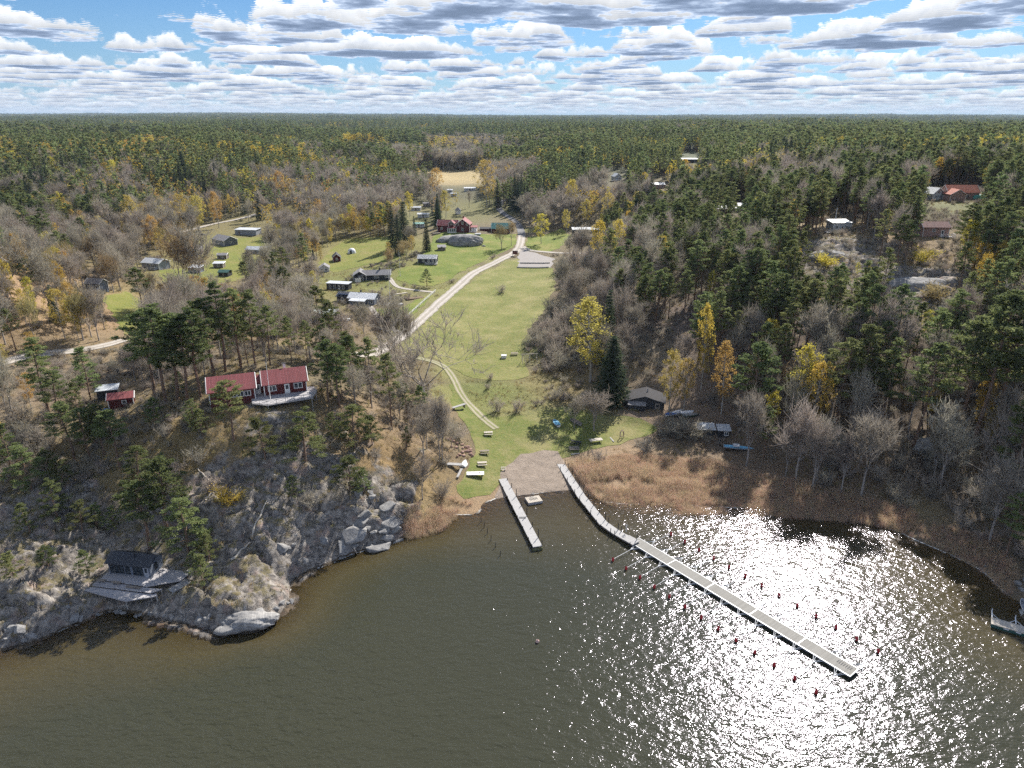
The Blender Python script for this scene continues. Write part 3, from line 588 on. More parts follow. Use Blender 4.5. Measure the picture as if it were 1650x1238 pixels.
class Geo:
    def __init__(s): s.V = []; s.Q = []; s.n = 0
    def add(s, V, Q): s.V.append(np.asarray(V, float)); s.Q.append(np.asarray(Q)+s.n); s.n += len(V)
    def tube(s, pts, rad, k=5):
        pts = np.array(pts, float); rad = np.array(rad)
        tg = np.gradient(pts, axis=0); tg /= np.linalg.norm(tg, axis=1)[:, None]+1e-9
        up = np.where(np.abs(tg[:, 2:3]) > .9, np.array([[1., 0, 0]]), np.array([[0, 0, 1.]]))
        a = np.cross(tg, up); a /= np.linalg.norm(a, axis=1)[:, None]+1e-9; b = np.cross(tg, a)
        an = np.arange(k)/k*2*np.pi
        V = pts[:, None]+rad[:, None, None]*(a[:, None]*np.cos(an)[None, :, None]+b[:, None]*np.sin(an)[None, :, None])
        id_ = np.arange(len(pts)*k).reshape(-1, k); nx = np.roll(id_, -1, 1)
        s.add(V.reshape(-1, 3), np.stack([id_[:-1], nx[:-1], nx[1:], id_[1:]], -1).reshape(-1, 4))
    def cards(s, C, L, Wd, rg, flat=0., dirs=None):      # many little leaf quads
        n = len(C); a = rg.normal(size=(n, 3)) if dirs is None else dirs+rg.normal(size=(n, 3))*.35
        a[:, 2] *= (1-flat); a /= np.linalg.norm(a, axis=1)[:, None]+1e-9
        b = rg.normal(size=(n, 3)); b[:, 2] *= (1-flat); b -= (a*b).sum(1)[:, None]*a; b /= np.linalg.norm(b, axis=1)[:, None]+1e-9
        L = np.broadcast_to(L, n)[:, None]*rg.uniform(.7, 1.3, (n, 1)); Wd = np.broadcast_to(Wd, n)[:, None]
        V = np.stack([C-a*L/2, C+b*Wd/2, C+a*L/2, C-b*Wd/2], 1).reshape(-1, 3)
        s.add(V, np.arange(4*n).reshape(n, 4))
    def strips(s, p, q, w0, w1, rg):                     # thin flat twigs
        d = q-p; r = rg.normal(size=d.shape); b = np.cross(d, r); b /= np.linalg.norm(b, axis=1)[:, None]+1e-9
        w0 = np.broadcast_to(w0, len(p))[:, None]; w1 = np.broadcast_to(w1, len(p))[:, None]
        V = np.stack([p-b*w0/2, p+b*w0/2, q+b*w1/2, q-b*w1/2], 1).reshape(-1, 3); s.add(V, np.arange(4*len(p)).reshape(-1, 4))
    def arr(s): return np.concatenate(s.V), np.concatenate(s.Q)
    def mesh(s, name, mat, smooth=False):
        V, Q = s.arr(); return npmesh(name, V, Q, mat, smooth)
def ell(n, c, r, rg, shell=.45):
    a = rg.normal(size=(n, 3)); a /= np.linalg.norm(a, axis=1)[:, None]; a *= (shell+(1-shell)*rg.random((n, 1)))
    return np.array(c)+a*np.array(r)
def tree_pine(sd, lo=False, bushy=False):
    rg = np.random.default_rng(100+sd); T_, C_ = Geo(), Geo(); h = 15*rg.uniform(.93, 1.07); zb = rg.uniform(.36, .52) if not bushy else rg.uniform(.12, .22)
    lean = rg.normal(size=2)*.25; zs = np.linspace(0, h*.97, 7); tr = np.stack([lean[0]*(zs/h)**1.5*2+np.sin(zs*.6+sd)*.1, lean[1]*(zs/h)**1.5*2+np.cos(zs*.5)*.1, zs], 1)
    T_.tube(tr, np.linspace(.21, .04, 7), 5 if not lo else 3)
    T0_ = lambda z: np.array([np.interp(z, zs, tr[:, 0]), np.interp(z, zs, tr[:, 1]), z])
    nl = 34 if not lo else 12; W_ = rg.uniform(1.9, 2.7)*(1.75 if bushy else 1)
    for i in range(nl):
        f = (i+rg.random()*.8)/nl; z = h*(zb+(1-zb)*f*.97); az = i*2.4+rg.normal()*.4
        prof = np.sin(np.pi*min(1, .30+f*.72))**.7 if not bushy else (1-f)**.6
        ln = W_*max(.22, prof)*rg.uniform(.65, 1.2); up = rg.uniform(.05, .45)+f*.3
        p0 = T0_(z); d = np.array([math.cos(az), math.sin(az), up]); p1 = p0+d*ln
        if not lo: T_.tube([p0, p0+d*ln*.5+[0, 0, -.05*ln], p1], [.055, .035, .012], 3)
        for s_ in ((.95, 1), (.6, .8)) if not lo else ((.75, 1.2),):
            cr = s_[1]*rg.uniform(.62, 1.0)*(.62+.3*prof)*(1.25 if bushy else 1); c = p0+d*ln*s_[0]+rg.normal(size=3)*.15
            n = int((52 if not lo else 12)*s_[1]*(1.5 if bushy else 1)); pts = ell(n, c, (cr, cr, cr*.46), rg, .3)
            C_.cards(pts, .42 if not lo else .95, .17 if not lo else .5, rg, .25)
    for _ in range(3): C_.cards(ell(30 if not lo else 6, T0_(h*.96)+rg.normal(size=3)*.3, (.6, .6, .5), rg), .4 if not lo else .8, .16 if not lo else .4, rg)
    if not lo:
        for i in range(7):                                # dead snags under the crown
            z = h*(.1+zb*rg.uniform(.2, .9)); az = rg.random()*6.3; T_.tube([T0_(z), T0_(z)+np.array([math.cos(az), math.sin(az), .05])*rg.uniform(.5, 1.4)], [.025, .008], 3)
    return T_, C_, B_PINE, L_PINE
def tree_spruce(sd, lo=False):
    rg = np.random.default_rng(200+sd); T_, C_ = Geo(), Geo(); h = 15*rg.uniform(.9, 1.1); Wd = rg.uniform(2.0, 2.7)
    T_.tube([(0, 0, 0), (.05, 0, h*.5), (0, 0, h)], [.2, .11, .02], 5 if not lo else 3)
    nt_ = 26 if not lo else 9
    for i in range(nt_):
        f = i/nt_; z = h*(.07+.91*f); r = Wd*(1-f)**.85+.12; nb = int(11*(1-f)**.6+4) if not lo else int(6*(1-f)+3)
        for j in range(nb):
            az = j/nb*6.283+i*1.3+rg.normal()*.15; ln = r*rg.uniform(.72, 1.12); dr = -.28*(1-f)-.05
            n = int((16 if not lo else 5)*(.4+ln/Wd)); t = rg.random(n)**.7
            c = np.stack([math.cos(az)*ln*t, math.sin(az)*ln*t, z+dr*ln*t+.12*ln*t*t], 1)+rg.normal(size=(n, 3))*np.array([.16, .16, .08])
            C_.cards(c, (.46 if not lo else .95), (.2 if not lo else .5), rg, 0, np.tile([math.cos(az), math.sin(az), -.55], (n, 1)))
    return T_, C_, B_GREY, L_SPRUCE
def branches(T_, p, d, ln, r, lv, rg, tips, up=.25, k=4):
    d = d/np.linalg.norm(d); mid = p+d*ln*.5+rg.normal(size=3)*ln*.06; q = p+d*ln+rg.normal(size=3)*ln*.08+np.array([0, 0, up*ln*.15])
    T_.tube([p, mid, q], [r, r*.8, r*.55], k); tips.append((p, mid, q, lv))
    if lv <= 0: return
    for _ in range(int(rg.integers(2, 4))):
        a = rg.normal(size=3); nd_ = d*.9+a*.55+np.array([0, 0, up]); branches(T_, q, nd_, ln*rg.uniform(.6, .82), r*.55, lv-1, rg, tips, up, 3)
    if rg.random() < .8: branches(T_, mid, d*.6+rg.normal(size=3)*.7+np.array([0, 0, up]), ln*.6, r*.4, lv-1, rg, tips, up, 3)
def tree_bare(sd, lo=False, wide=False, bud=False):
    rg = np.random.default_rng(300+sd); T_, C_ = Geo(), Geo(); h = 12.5; tips = []
    ht = h*(.22 if wide else rg.uniform(.36, .48))
    T_.tube([(0, 0, 0), (rg.normal()*.1, rg.normal()*.1, ht*.5), (rg.normal()*.2, rg.normal()*.2, ht)], [.24, .19, .15], 5)
    top = T_.V[-1].mean(0)*0+np.array([0, 0, ht])
    nb = 5 if wide else 4
    for i in range(nb):
        az = i/nb*6.283+rg.normal()*.3; sp_ = (.9 if wide else .30)
        branches(T_, top-[0, 0, rg.random()*ht*.25], np.array([math.cos(az)*sp_, math.sin(az)*sp_, 1.]), h*(.27 if wide else .26)*rg.uniform(.85, 1.15), .11, 2 if lo else 3, rg, tips, .3 if wide else .55, 3)
    if not wide: branches(T_, top, np.array([0, 0, 1.]), h*.3, .13, 3 if not lo else 2, rg, tips, .6, 3)
    ps, qs = [], []
    per = 5 if not lo else 4
    for p, m_, q, lv in tips:
        if lv > 1 and not lo: continue
        n = per if lv < 2 else 3; t = rg.random((n, 1)); b = m_+(q-m_)*t; dd = (q-p)/np.linalg.norm(q-p)*.8+rg.normal(size=(n, 3))*.45+np.array([0, 0, .42])
        ln = rg.uniform(.6, 1.35, (n, 1)); e = b+dd*ln; ps.append(b); qs.append(e)
        for _ in range(1):
            t2 = rg.random((n, 1)); b2 = b+(e-b)*t2; ps.append(b2); qs.append(b2+dd*.5*ln+rg.normal(size=(n, 3))*.35)
    C_.strips(np.concatenate(ps), np.concatenate(qs), .068 if not lo else .13, .03 if not lo else .07, rg)
    if bud: C_.cards(np.concatenate(qs)[::2], .16 if not lo else .3, .11 if not lo else .2, rg)
    return T_, C_, B_GREY, (L_BUD if bud else L_TWIG)
def tree_birch(sd, lo=False, mat=None):
    rg = np.random.default_rng(400+sd); T_, C_ = Geo(), Geo(); h = 14*rg.uniform(.92, 1.08); zb = rg.uniform(.16, .3); Wd = rg.uniform(1.7, 2.5)
    zs = np.linspace(0, h, 6); tr = np.stack([np.sin(zs*.3+sd)*.2, np.cos(zs*.25+sd)*.2, zs], 1); T_.tube(tr, np.linspace(.125, .02, 6), 5 if not lo else 3)
    P0 = lambda z: np.array([np.interp(z, zs, tr[:, 0]), np.interp(z, zs, tr[:, 1]), z])
    for i in range(46 if not lo else 14):
        f = (i+rg.random())/(46 if not lo else 14); z = h*(zb+(1-zb)*f*.96); az = i*2.4+rg.normal()*.5
        r = Wd*(np.sin(np.pi*(.12+.86*f))**.65)*rg.uniform(.55, 1.12); d = np.array([math.cos(az), math.sin(az), .9]); p0 = P0(z*.93); q = p0+d*r*np.array([1, 1, .8])
        if not lo: T_.tube([p0, (p0+q)/2+[0, 0, .1], q], [.035, .022, .008], 3)
        n = 46 if not lo else 13; cr = rg.uniform(.42, .8)
        pts = ell(n, q+[0, 0, -.2], (cr, cr, cr*1.15), rg, .2); C_.cards(pts, .22 if not lo else .52, .17 if not lo else .4, rg)
        m_ = (p0+q)/2; C_.cards(ell(n//3, m_, (cr*.7, cr*.7, cr*.7), rg, .2), .22 if not lo else .5, .16 if not lo else .4, rg)
    return T_, C_, B_BIRCH, mat or L_BO
def shrub(sd, mat=None, leafy=False):
    rg = np.random.default_rng(500+sd); T_, C_ = Geo(), Geo(); ps, qs = [], []
    for i in range(16):
        az = rg.random()*6.283; d = np.array([math.cos(az)*rg.uniform(.2, .9), math.sin(az)*rg.uniform(.2, .9), 1.]); ln = rg.uniform(1.4, 2.6)
        b = rg.normal(size=3)*[.25, .25, 0]; e = b+d*ln; T_.tube([b, (b+e)/2+rg.normal(size=3)*.1, e], [.035, .025, .012], 3)
        n = 14; t = rg.random((n, 1))**.7; s0 = b+(e-b)*t; dd = d*.5+rg.normal(size=(n, 3))*.5+[0, 0, .3]; ps.append(s0); qs.append(s0+dd*rg.uniform(.4, 1.0, (n, 1)))
        s1 = qs[-1]; ps.append((s0+s1)/2); qs.append((s0+s1)/2+rg.normal(size=(n, 3))*.35)
    C_.strips(np.concatenate(ps), np.concatenate(qs), .05, .024, rg)
    if leafy: C_.cards(np.concatenate(qs), .2, .15, rg)
    return T_, C_, B_GREY, mat or L_TWIG
LIB = {}
def addlib(kind, hi, lo): LIB[kind] = dict(hi=hi, lo=lo)
addlib('pine', [tree_pine(i) for i in range(7)], [tree_pine(i+20, True) for i in range(4)])
addlib('young_pine', [tree_pine(i+50, False, True) for i in range(4)], [tree_pine(i+60, True, True) for i in range(2)])
addlib('spruce', [tree_spruce(i) for i in range(4)], [tree_spruce(i+20, True) for i in range(3)])
addlib('bare', [tree_bare(i) for i in range(6)], [tree_bare(i+20, True) for i in range(3)])
addlib('oak', [tree_bare(i+40, False, True) for i in range(3)], [tree_bare(i+50, True, True) for i in range(2)])
addlib('bud', [tree_bare(i+60, False, False, True) for i in range(3)], [tree_bare(i+70, True, False, True) for i in range(2)])
addlib('birch_yellow', [tree_birch(i, False, L_BY) for i in range(4)], [tree_birch(i+20, True, L_BY) for i in range(3)])
addlib('birch_ochre', [tree_birch(i+30, False, L_BO) for i in range(4)], [tree_birch(i+50, True, L_BO) for i in range(3)])
addlib('bush', [shrub(i) for i in range(4)], [shrub(9)])
addlib('green_bush', [shrub(20, L_BY, True), shrub(21, L_BUD, True)], [shrub(22, L_BUD, True)])
for k_, d_ in LIB.items():
    d_['me'] = [(t[0].mesh('trunk', t[2], True), t[1].mesh('crown', t[3])) for t in d_['hi']]
BASEH = dict(pine=15, young_pine=15, spruce=15, bare=13, oak=11, bud=13, birch_yellow=14, birch_ochre=14, bush=2.6, green_bush=2.6)
FAMILY = dict(pine='pine', young_pine='pine', spruce='spruce', bare='bare', oak='bare', bud='bare', birch_yellow='birch', birch_ochre='birch', bush='bush', green_bush='bush')
ONAME = dict(pine='pine_tree', young_pine='pine_tree', spruce='spruce_tree', bare='bare_tree', oak='bare_tree', bud='bare_tree', birch_yellow='birch_tree', birch_ochre='birch_tree', bush='bare_bush', green_bush='leafy_bush')
ADJ = dict(pine='green pine', young_pine='low branched green pine', spruce='dark conical spruce', bare='leafless grey tree', oak='leafless wide crowned tree', bud='leafless tree with ochre buds', birch_yellow='yellow green birch', birch_ochre='ochre birch', bush='leafless grey brown bush', green_bush='yellow leafing bush')
CATN = dict(pine='pine tree', spruce='spruce tree', bare='bare tree', birch='birch tree', bush='bush')
def plant(kind, x, y, z, h, label, group=None, rot=None, wide=1.0, var=None):
    s = h/BASEH[kind]; v = LIB[kind]['me'][var if var is not None else random.randrange(len(LIB[kind]['me']))]
    e = empty(ONAME[kind], (x, y, z-.15), rot if rot is not None else random.random()*6.283); e.scale = (s*wide, s*wide, s)
    tag(e, label, CATN[FAMILY[kind]], group)
    link('trunk' if FAMILY[kind] != 'bush' else 'stems', v[0], e); link('crown' if FAMILY[kind] != 'bush' else 'twigs', v[1], e)
    return e
def gzT(x, y): return float(glook(T, x, y))

# trees one can tell apart, placed where they stand in the photograph: kind, base u, base v, top v, width, where
HAND = [
 ('pine', 378, 712, 620, 1.25, 'in front of the left end of the red roofed hilltop cottage'), ('young_pine', 428, 742, 672, 1.25, 'on the rock below the deck of the red hilltop cottage'), ('young_pine', 493, 752, 660, 1.2, 'on the slope below the right end of the hilltop deck'),
 ('pine', 530, 648, 545, 1.1, 'just right of the hilltop deck'), ('pine', 546, 655, 560, 1.1, 'second to the right of the hilltop deck'), ('pine', 572, 645, 545, 1.0, 'on the crest between the hilltop deck and the road bend'), ('pine', 598, 650, 552, .9, 'on the crest nearest the road bend'),
 ('pine', 632, 692, 575, .85, 'with a long bare trunk above the leaf strewn slope beside the track'), ('young_pine', 572, 728, 652, 1.3, 'alone on the slope left of the long trunked pine'), ('young_pine', 565, 795, 732, 1.4, 'on the rock above the dark shore boulders'), ('young_pine', 600, 720, 668, 1.0, 'small, between two pines on the leaf strewn slope'),
 ('pine', 232, 508, 437, 1.3, 'standing alone in the bare wood behind the forest road'), ('spruce', 92, 522, 462, 1.0, 'on the brown slope at the far left'), ('pine', 78, 665, 555, 1.1, 'tall beside the forest road at the left'), ('pine', 100, 690, 600, 1.1, 'below the forest road at the left, second of a pair'),
 ('young_pine', 147, 645, 565, .9, 'blue green beside the gravel patch on the left'), ('pine', 120, 738, 640, 1.15, 'left one of the dark group below the small red shed'), ('pine', 146, 742, 650, 1.1, 'middle one of the dark group below the small red shed'), ('pine', 168, 735, 655, 1.1, 'right one of the dark group below the small red shed'),
 ('pine', 194, 755, 662, 1.2, 'directly below the small red shed'), ('young_pine', 226, 780, 712, 1.1, 'on the rocks below the small red shed'), ('young_pine', 53, 798, 722, 1.25, 'bright green on the slope at the far left edge'), ('young_pine', 95, 845, 772, 1.0, 'dark green low on the left slope'), ('young_pine', 20, 760, 690, 1.1, 'at the left edge under the orange birch'),
 ('pine', 270, 855, 728, 1.25, 'tallest behind the shore cabin'), ('pine', 243, 884, 772, 1.3, 'dark right behind the roof of the shore cabin'), ('young_pine', 304, 886, 786, 1.25, 'pale green right behind the shore cabin'), ('young_pine', 328, 948, 890, 1.0, 'bright green beside the cabin terrace'), ('young_pine', 338, 906, 856, 1.1, 'above the bright green one beside the cabin terrace'),
 ('young_pine', 135, 862, 806, 1.1, 'on the grey rock left above the shore cabin'), ('young_pine', 156, 846, 802, 1.1, 'higher on the grey rock above the shore cabin'), ('young_pine', 25, 938, 892, 1.3, 'low at the left shore'), ('young_pine', 80, 918, 878, 1.3, 'low between the left shore and the cabin'), ('young_pine', 144, 928, 884, 1.1, 'small left of the shore cabin'), ('young_pine', 212, 820, 770, 1.0, 'on the slope between the red shed and the shore cabin'),
 ('pine', 250, 640, 512, 1.15, 'leftmost of the tall row behind the red cottage'), ('pine', 268, 650, 506, 1.1, 'second of the tall row behind the red cottage'), ('pine', 288, 645, 502, 1.2, 'third of the tall row left of the red cottage'), ('pine', 304, 650, 510, 1.1, 'fourth, at the left gable of the red cottage'), ('pine', 322, 640, 505, 1.1, 'fifth, at the left gable of the red cottage'),
 ('pine', 345, 605, 490, 1.1, 'behind the left roof of the red cottage'), ('pine', 365, 600, 470, 1.2, 'dark, highest behind the left roof'), ('pine', 388, 596, 478, 1.1, 'behind the middle of the left roof'), ('pine', 412, 594, 480, 1.1, 'behind the gap between the two red roofs'), ('pine', 436, 590, 492, 1.0, 'behind the chimney of the red cottage'), ('pine', 470, 585, 508, .9, 'behind the right roof of the red cottage'), ('pine', 496, 590, 520, .9, 'behind the right gable of the red cottage'),
 ('birch_ochre', 58, 585, 530, 1.2, 'golden beside the forest road'), ('birch_ochre', 8, 600, 550, 1.2, 'at the left edge beside the forest road'), ('birch_ochre', 52, 660, 592, 1.0, 'reddish above the left slope'), ('birch_ochre', 3, 712, 665, 1.2, 'at the left edge halfway down the slope'), ('birch_ochre', 120, 528, 450, 1.1, 'on the brown slope behind the forest road'), ('green_bush', 371, 818, 792, 1.4, 'yellow on the rocks below the hilltop cottage'),
 ('oak', 12, 480, 378, 1.3, 'big, at the left edge on the brown slope'), ('bare', 326, 492, 398, 1.1, 'standing alone in front of the village lawns'), ('bud', 298, 492, 400, 1.1, 'ochre, with a forked trunk in front of the village lawns'), ('oak', 683, 645, 530, 1.25, 'biggest, between the road and the beach track'),
 ('bare', 616, 592, 515, .8, 'left one of the row beside the road bend'), ('bare', 630, 592, 508, .7, 'second of the row beside the road bend'), ('bare', 646, 590, 505, .7, 'third of the row beside the road bend'), ('bare', 660, 596, 520, .7, 'right one of the row beside the road bend'),
 ('bare', 708, 748, 668, .7, 'left of the pair of thin trees above the moored plank'), ('bare', 714, 750, 664, .7, 'right of the pair of thin trees above the moored plank'), ('bare', 688, 728, 665, .9, 'crooked on the leaf strewn slope'), ('oak', 728, 722, 680, .9, 'low beside the heap of stones at the lawn edge'), ('young_pine', 656, 728, 688, .8, 'small between crooked trees on the leaf strewn slope'),
 ('birch_ochre', 948, 616, 477, 1.7, 'large golden, right of the meadow'), ('spruce', 984, 652, 545, 1.9, 'broad and dark beside the black boathouse'), ('spruce', 978, 590, 470, .9, 'slim behind the golden birch'), ('bare', 957, 694, 640, 1.5, 'reddish, round, at the edge of the lower lawn'), ('bare', 925, 690, 648, 1.2, 'reddish behind the upturned boat'),
 ('birch_ochre', 1078, 668, 556, 1.0, 'golden at the right corner of the black boathouse'), ('birch_ochre', 1100, 668, 575, .9, 'golden, right behind the boat rack'), ('birch_yellow', 1128, 630, 486, .75, 'lemon coloured on a leaning trunk in the bare wood'), ('birch_ochre', 1160, 668, 545, 1.05, 'ochre behind the dark reed side shed'), ('birch_yellow', 1285, 700, 538, .9, 'tall golden, left of a pair above the reeds'), ('birch_yellow', 1304, 722, 566, .8, 'tall golden, right of a pair above the reeds'),
 ('pine', 1344, 700, 556, 1.35, 'tall, left one of the pair above the reeds'), ('pine', 1376, 690, 540, 1.35, 'tall, right one of the pair above the reeds'), ('pine', 1212, 700, 550, 1.3, 'broad topped behind the reeds'), ('pine', 1473, 722, 550, 1.1, 'single, long trunked behind the boulder'), ('pine', 1540, 712, 525, 1.3, 'broad beside the right edge'), ('pine', 1562, 735, 488, 1.1, 'highest of the right edge group'), ('pine', 1600, 700, 470, 1.2, 'in the right edge group, upper'), ('pine', 1640, 745, 478, 1.3, 'rightmost of the right edge group'), ('pine', 1620, 830, 640, 1.0, 'lowest at the right edge'),
 ('pine', 1250, 525, 437, 1.2, 'on the mid slope under the rocky top'), ('pine', 1180, 530, 430, 1.2, 'left on the mid slope under the rocky top'), ('pine', 1392, 600, 470, 1.2, 'behind the tall pair above the reeds'), ('pine', 1440, 590, 470, 1.1, 'right behind the tall pair above the reeds'), ('pine', 1420, 690, 560, 1.0, 'slim right of the tall pair'),
 ('birch_yellow', 1286, 428, 394, .9, 'small on the left of the rocky top'), ('birch_yellow', 1380, 446, 420, .8, 'tiny, left of two on the rocky top'), ('birch_yellow', 1398, 448, 424, .9, 'tiny, right of two on the rocky top'), ('green_bush', 1331, 432, 415, 1.6, 'round lemon on the rocky top'), ('green_bush', 1503, 488, 462, 1.5, 'round lemon in front of the bare rock dome'), ('birch_yellow', 1488, 548, 497, 1.0, 'lemon coloured below the bare rock dome'), ('birch_ochre', 1316, 498, 474, 1.0, 'small golden on the slope under the rocky top'), ('green_bush', 1485, 424, 404, 1.4, 'golden under the pink cottage'),
 ('spruce', 688, 405, 357, 1.0, 'pointed, beside the grey rock of the farm'), ('spruce', 652, 398, 330, 1.25, 'broad in the cluster behind the small dark cottage'), ('spruce', 633, 402, 337, .9, 'slim left one of the cluster'), ('spruce', 643, 412, 345, .9, 'middle one of the cluster'), ('young_pine', 688, 462, 436, 1.6, 'small, round, on the lawn beside the road'), ('spruce', 668, 380, 350, .9, 'behind the pointed one near the farm'),
 ('birch_ochre', 664, 412, 376, 1.1, 'in front of the spruce cluster'), ('birch_ochre', 718, 352, 308, 1.5, 'large golden left behind the red farmhouse'), ('birch_yellow', 660, 350, 307, 1.1, 'golden among the caravans'), ('birch_ochre', 784, 335, 262, 1.2, 'tall ochre at the near end of the far field'), ('birch_ochre', 706, 330, 268, 1.1, 'ochre at the left edge of the far field'),
 ('bud', 808, 402, 370, 1.1, 'in front of the green roofed barn'), ('bud', 824, 396, 366, .8, 'at the roadside by the green roofed barn'), ('birch_yellow', 872, 393, 341, 1.3, 'round and yellow on the roadside lawn'), ('birch_ochre', 912, 378, 334, 1.0, 'behind the roadside lawn'), ('birch_yellow', 920, 350, 288, 1.0, 'lemon coloured, tall, behind the long dark shed'), ('birch_ochre', 944, 365, 320, 1.2, 'ochre behind the long dark shed'), ('birch_ochre', 977, 370, 313, 1.0, 'ochre spire behind the long dark shed'),
 ('birch_yellow', 962, 462, 358, .95, 'bright, beside a pine at the head of the bare wood'), ('birch_yellow', 995, 435, 350, .9, 'bright at the end of the side road'), ('pine', 978, 468, 380, .9, 'long trunked at the head of the bare wood'), ('birch_yellow', 1098, 385, 340, .9, 'golden among pines on the right crest'), ('birch_yellow', 1100, 300, 258, 1.6, 'large golden below the dark upper cottage'), ('birch_yellow', 1205, 302, 260, 1.0, 'slim golden in the right wood'), ('birch_ochre', 1246, 305, 260, 1.3, 'round golden in the right wood'), ('birch_ochre', 1418, 345, 300, 1.3, 'orange behind the white house'), ('birch_ochre', 1448, 340, 300, 1.1, 'orange left of the grey gabled house'),
 ('birch_ochre', 215, 378, 315, 1.3, 'orange at the left of the village'), ('birch_ochre', 250, 405, 345, 1.3, 'orange above the village road'), ('birch_ochre', 297, 372, 315, 1.2, 'ochre behind the village road, left'), ('birch_ochre', 322, 378, 310, 1.1, 'ochre behind the village road, middle'), ('birch_ochre', 352, 368, 310, 1.2, 'ochre behind the village road, right'), ('birch_ochre', 452, 325, 275, 1.4, 'orange, left of a pair beyond the village'), ('birch_ochre', 470, 330, 290, 1.4, 'orange, right of a pair beyond the village'), ('birch_yellow', 412, 275, 236, 1.1, 'golden in the far wood above the village'), ('spruce', 420, 355, 312, 1.1, 'dark beside the red village cottage'), ('birch_ochre', 518, 425, 395, .9, 'small golden beside the red shed'), ('spruce', 505, 418, 402, 1.3, 'tiny beside the small golden birch'),
 ('bush', 808, 472, 458, 1.0, 'alone in the middle of the meadow'), ('bush', 884, 598, 578, 1.6, 'dark round at the meadow edge by the climbing frame'), ('bush', 902, 594, 570, 1.8, 'dark wide behind the climbing frame'), ('bush', 735, 705, 685, 1.6, 'beside the heap of stones'), ('bush', 790, 612, 600, .9, 'tiny at the lower end of the meadow'), ('bush', 1092, 700, 672, 1.9, 'in front of the boat rack'), ('bush', 1115, 705, 680, 1.8, 'between the boat rack and the reed side shed'), ('bush', 1072, 700, 678, 1.4, 'at the end of the lower lawn'), ('bush', 1040, 728, 710, 1.5, 'grey at the head of the reeds'),
]
OCC = []   # trunks of hand-placed trees, so that the wood keeps its distance
fam_near = {k: [] for k in ('pine', 'spruce', 'bare', 'birch', 'bush')}
for i, (k, u, vb, vt, wd, where) in enumerate(HAND):
    x, y, z = at(u, vb); h = (vb-vt)*depth_of(x, y, z)/F/.94
    if u < 620 and vb > 600 and 'pine' in k: wd *= 1.3
    plant(k, x, y, min(gzT(x, y), z+.6), h, f'{ADJ[k]} {where}', None, None, wd, i % len(LIB[k]['me'])); OCC.append((x, y)); fam_near[FAMILY[k]].append(1)
OCC = np.array(OCC)
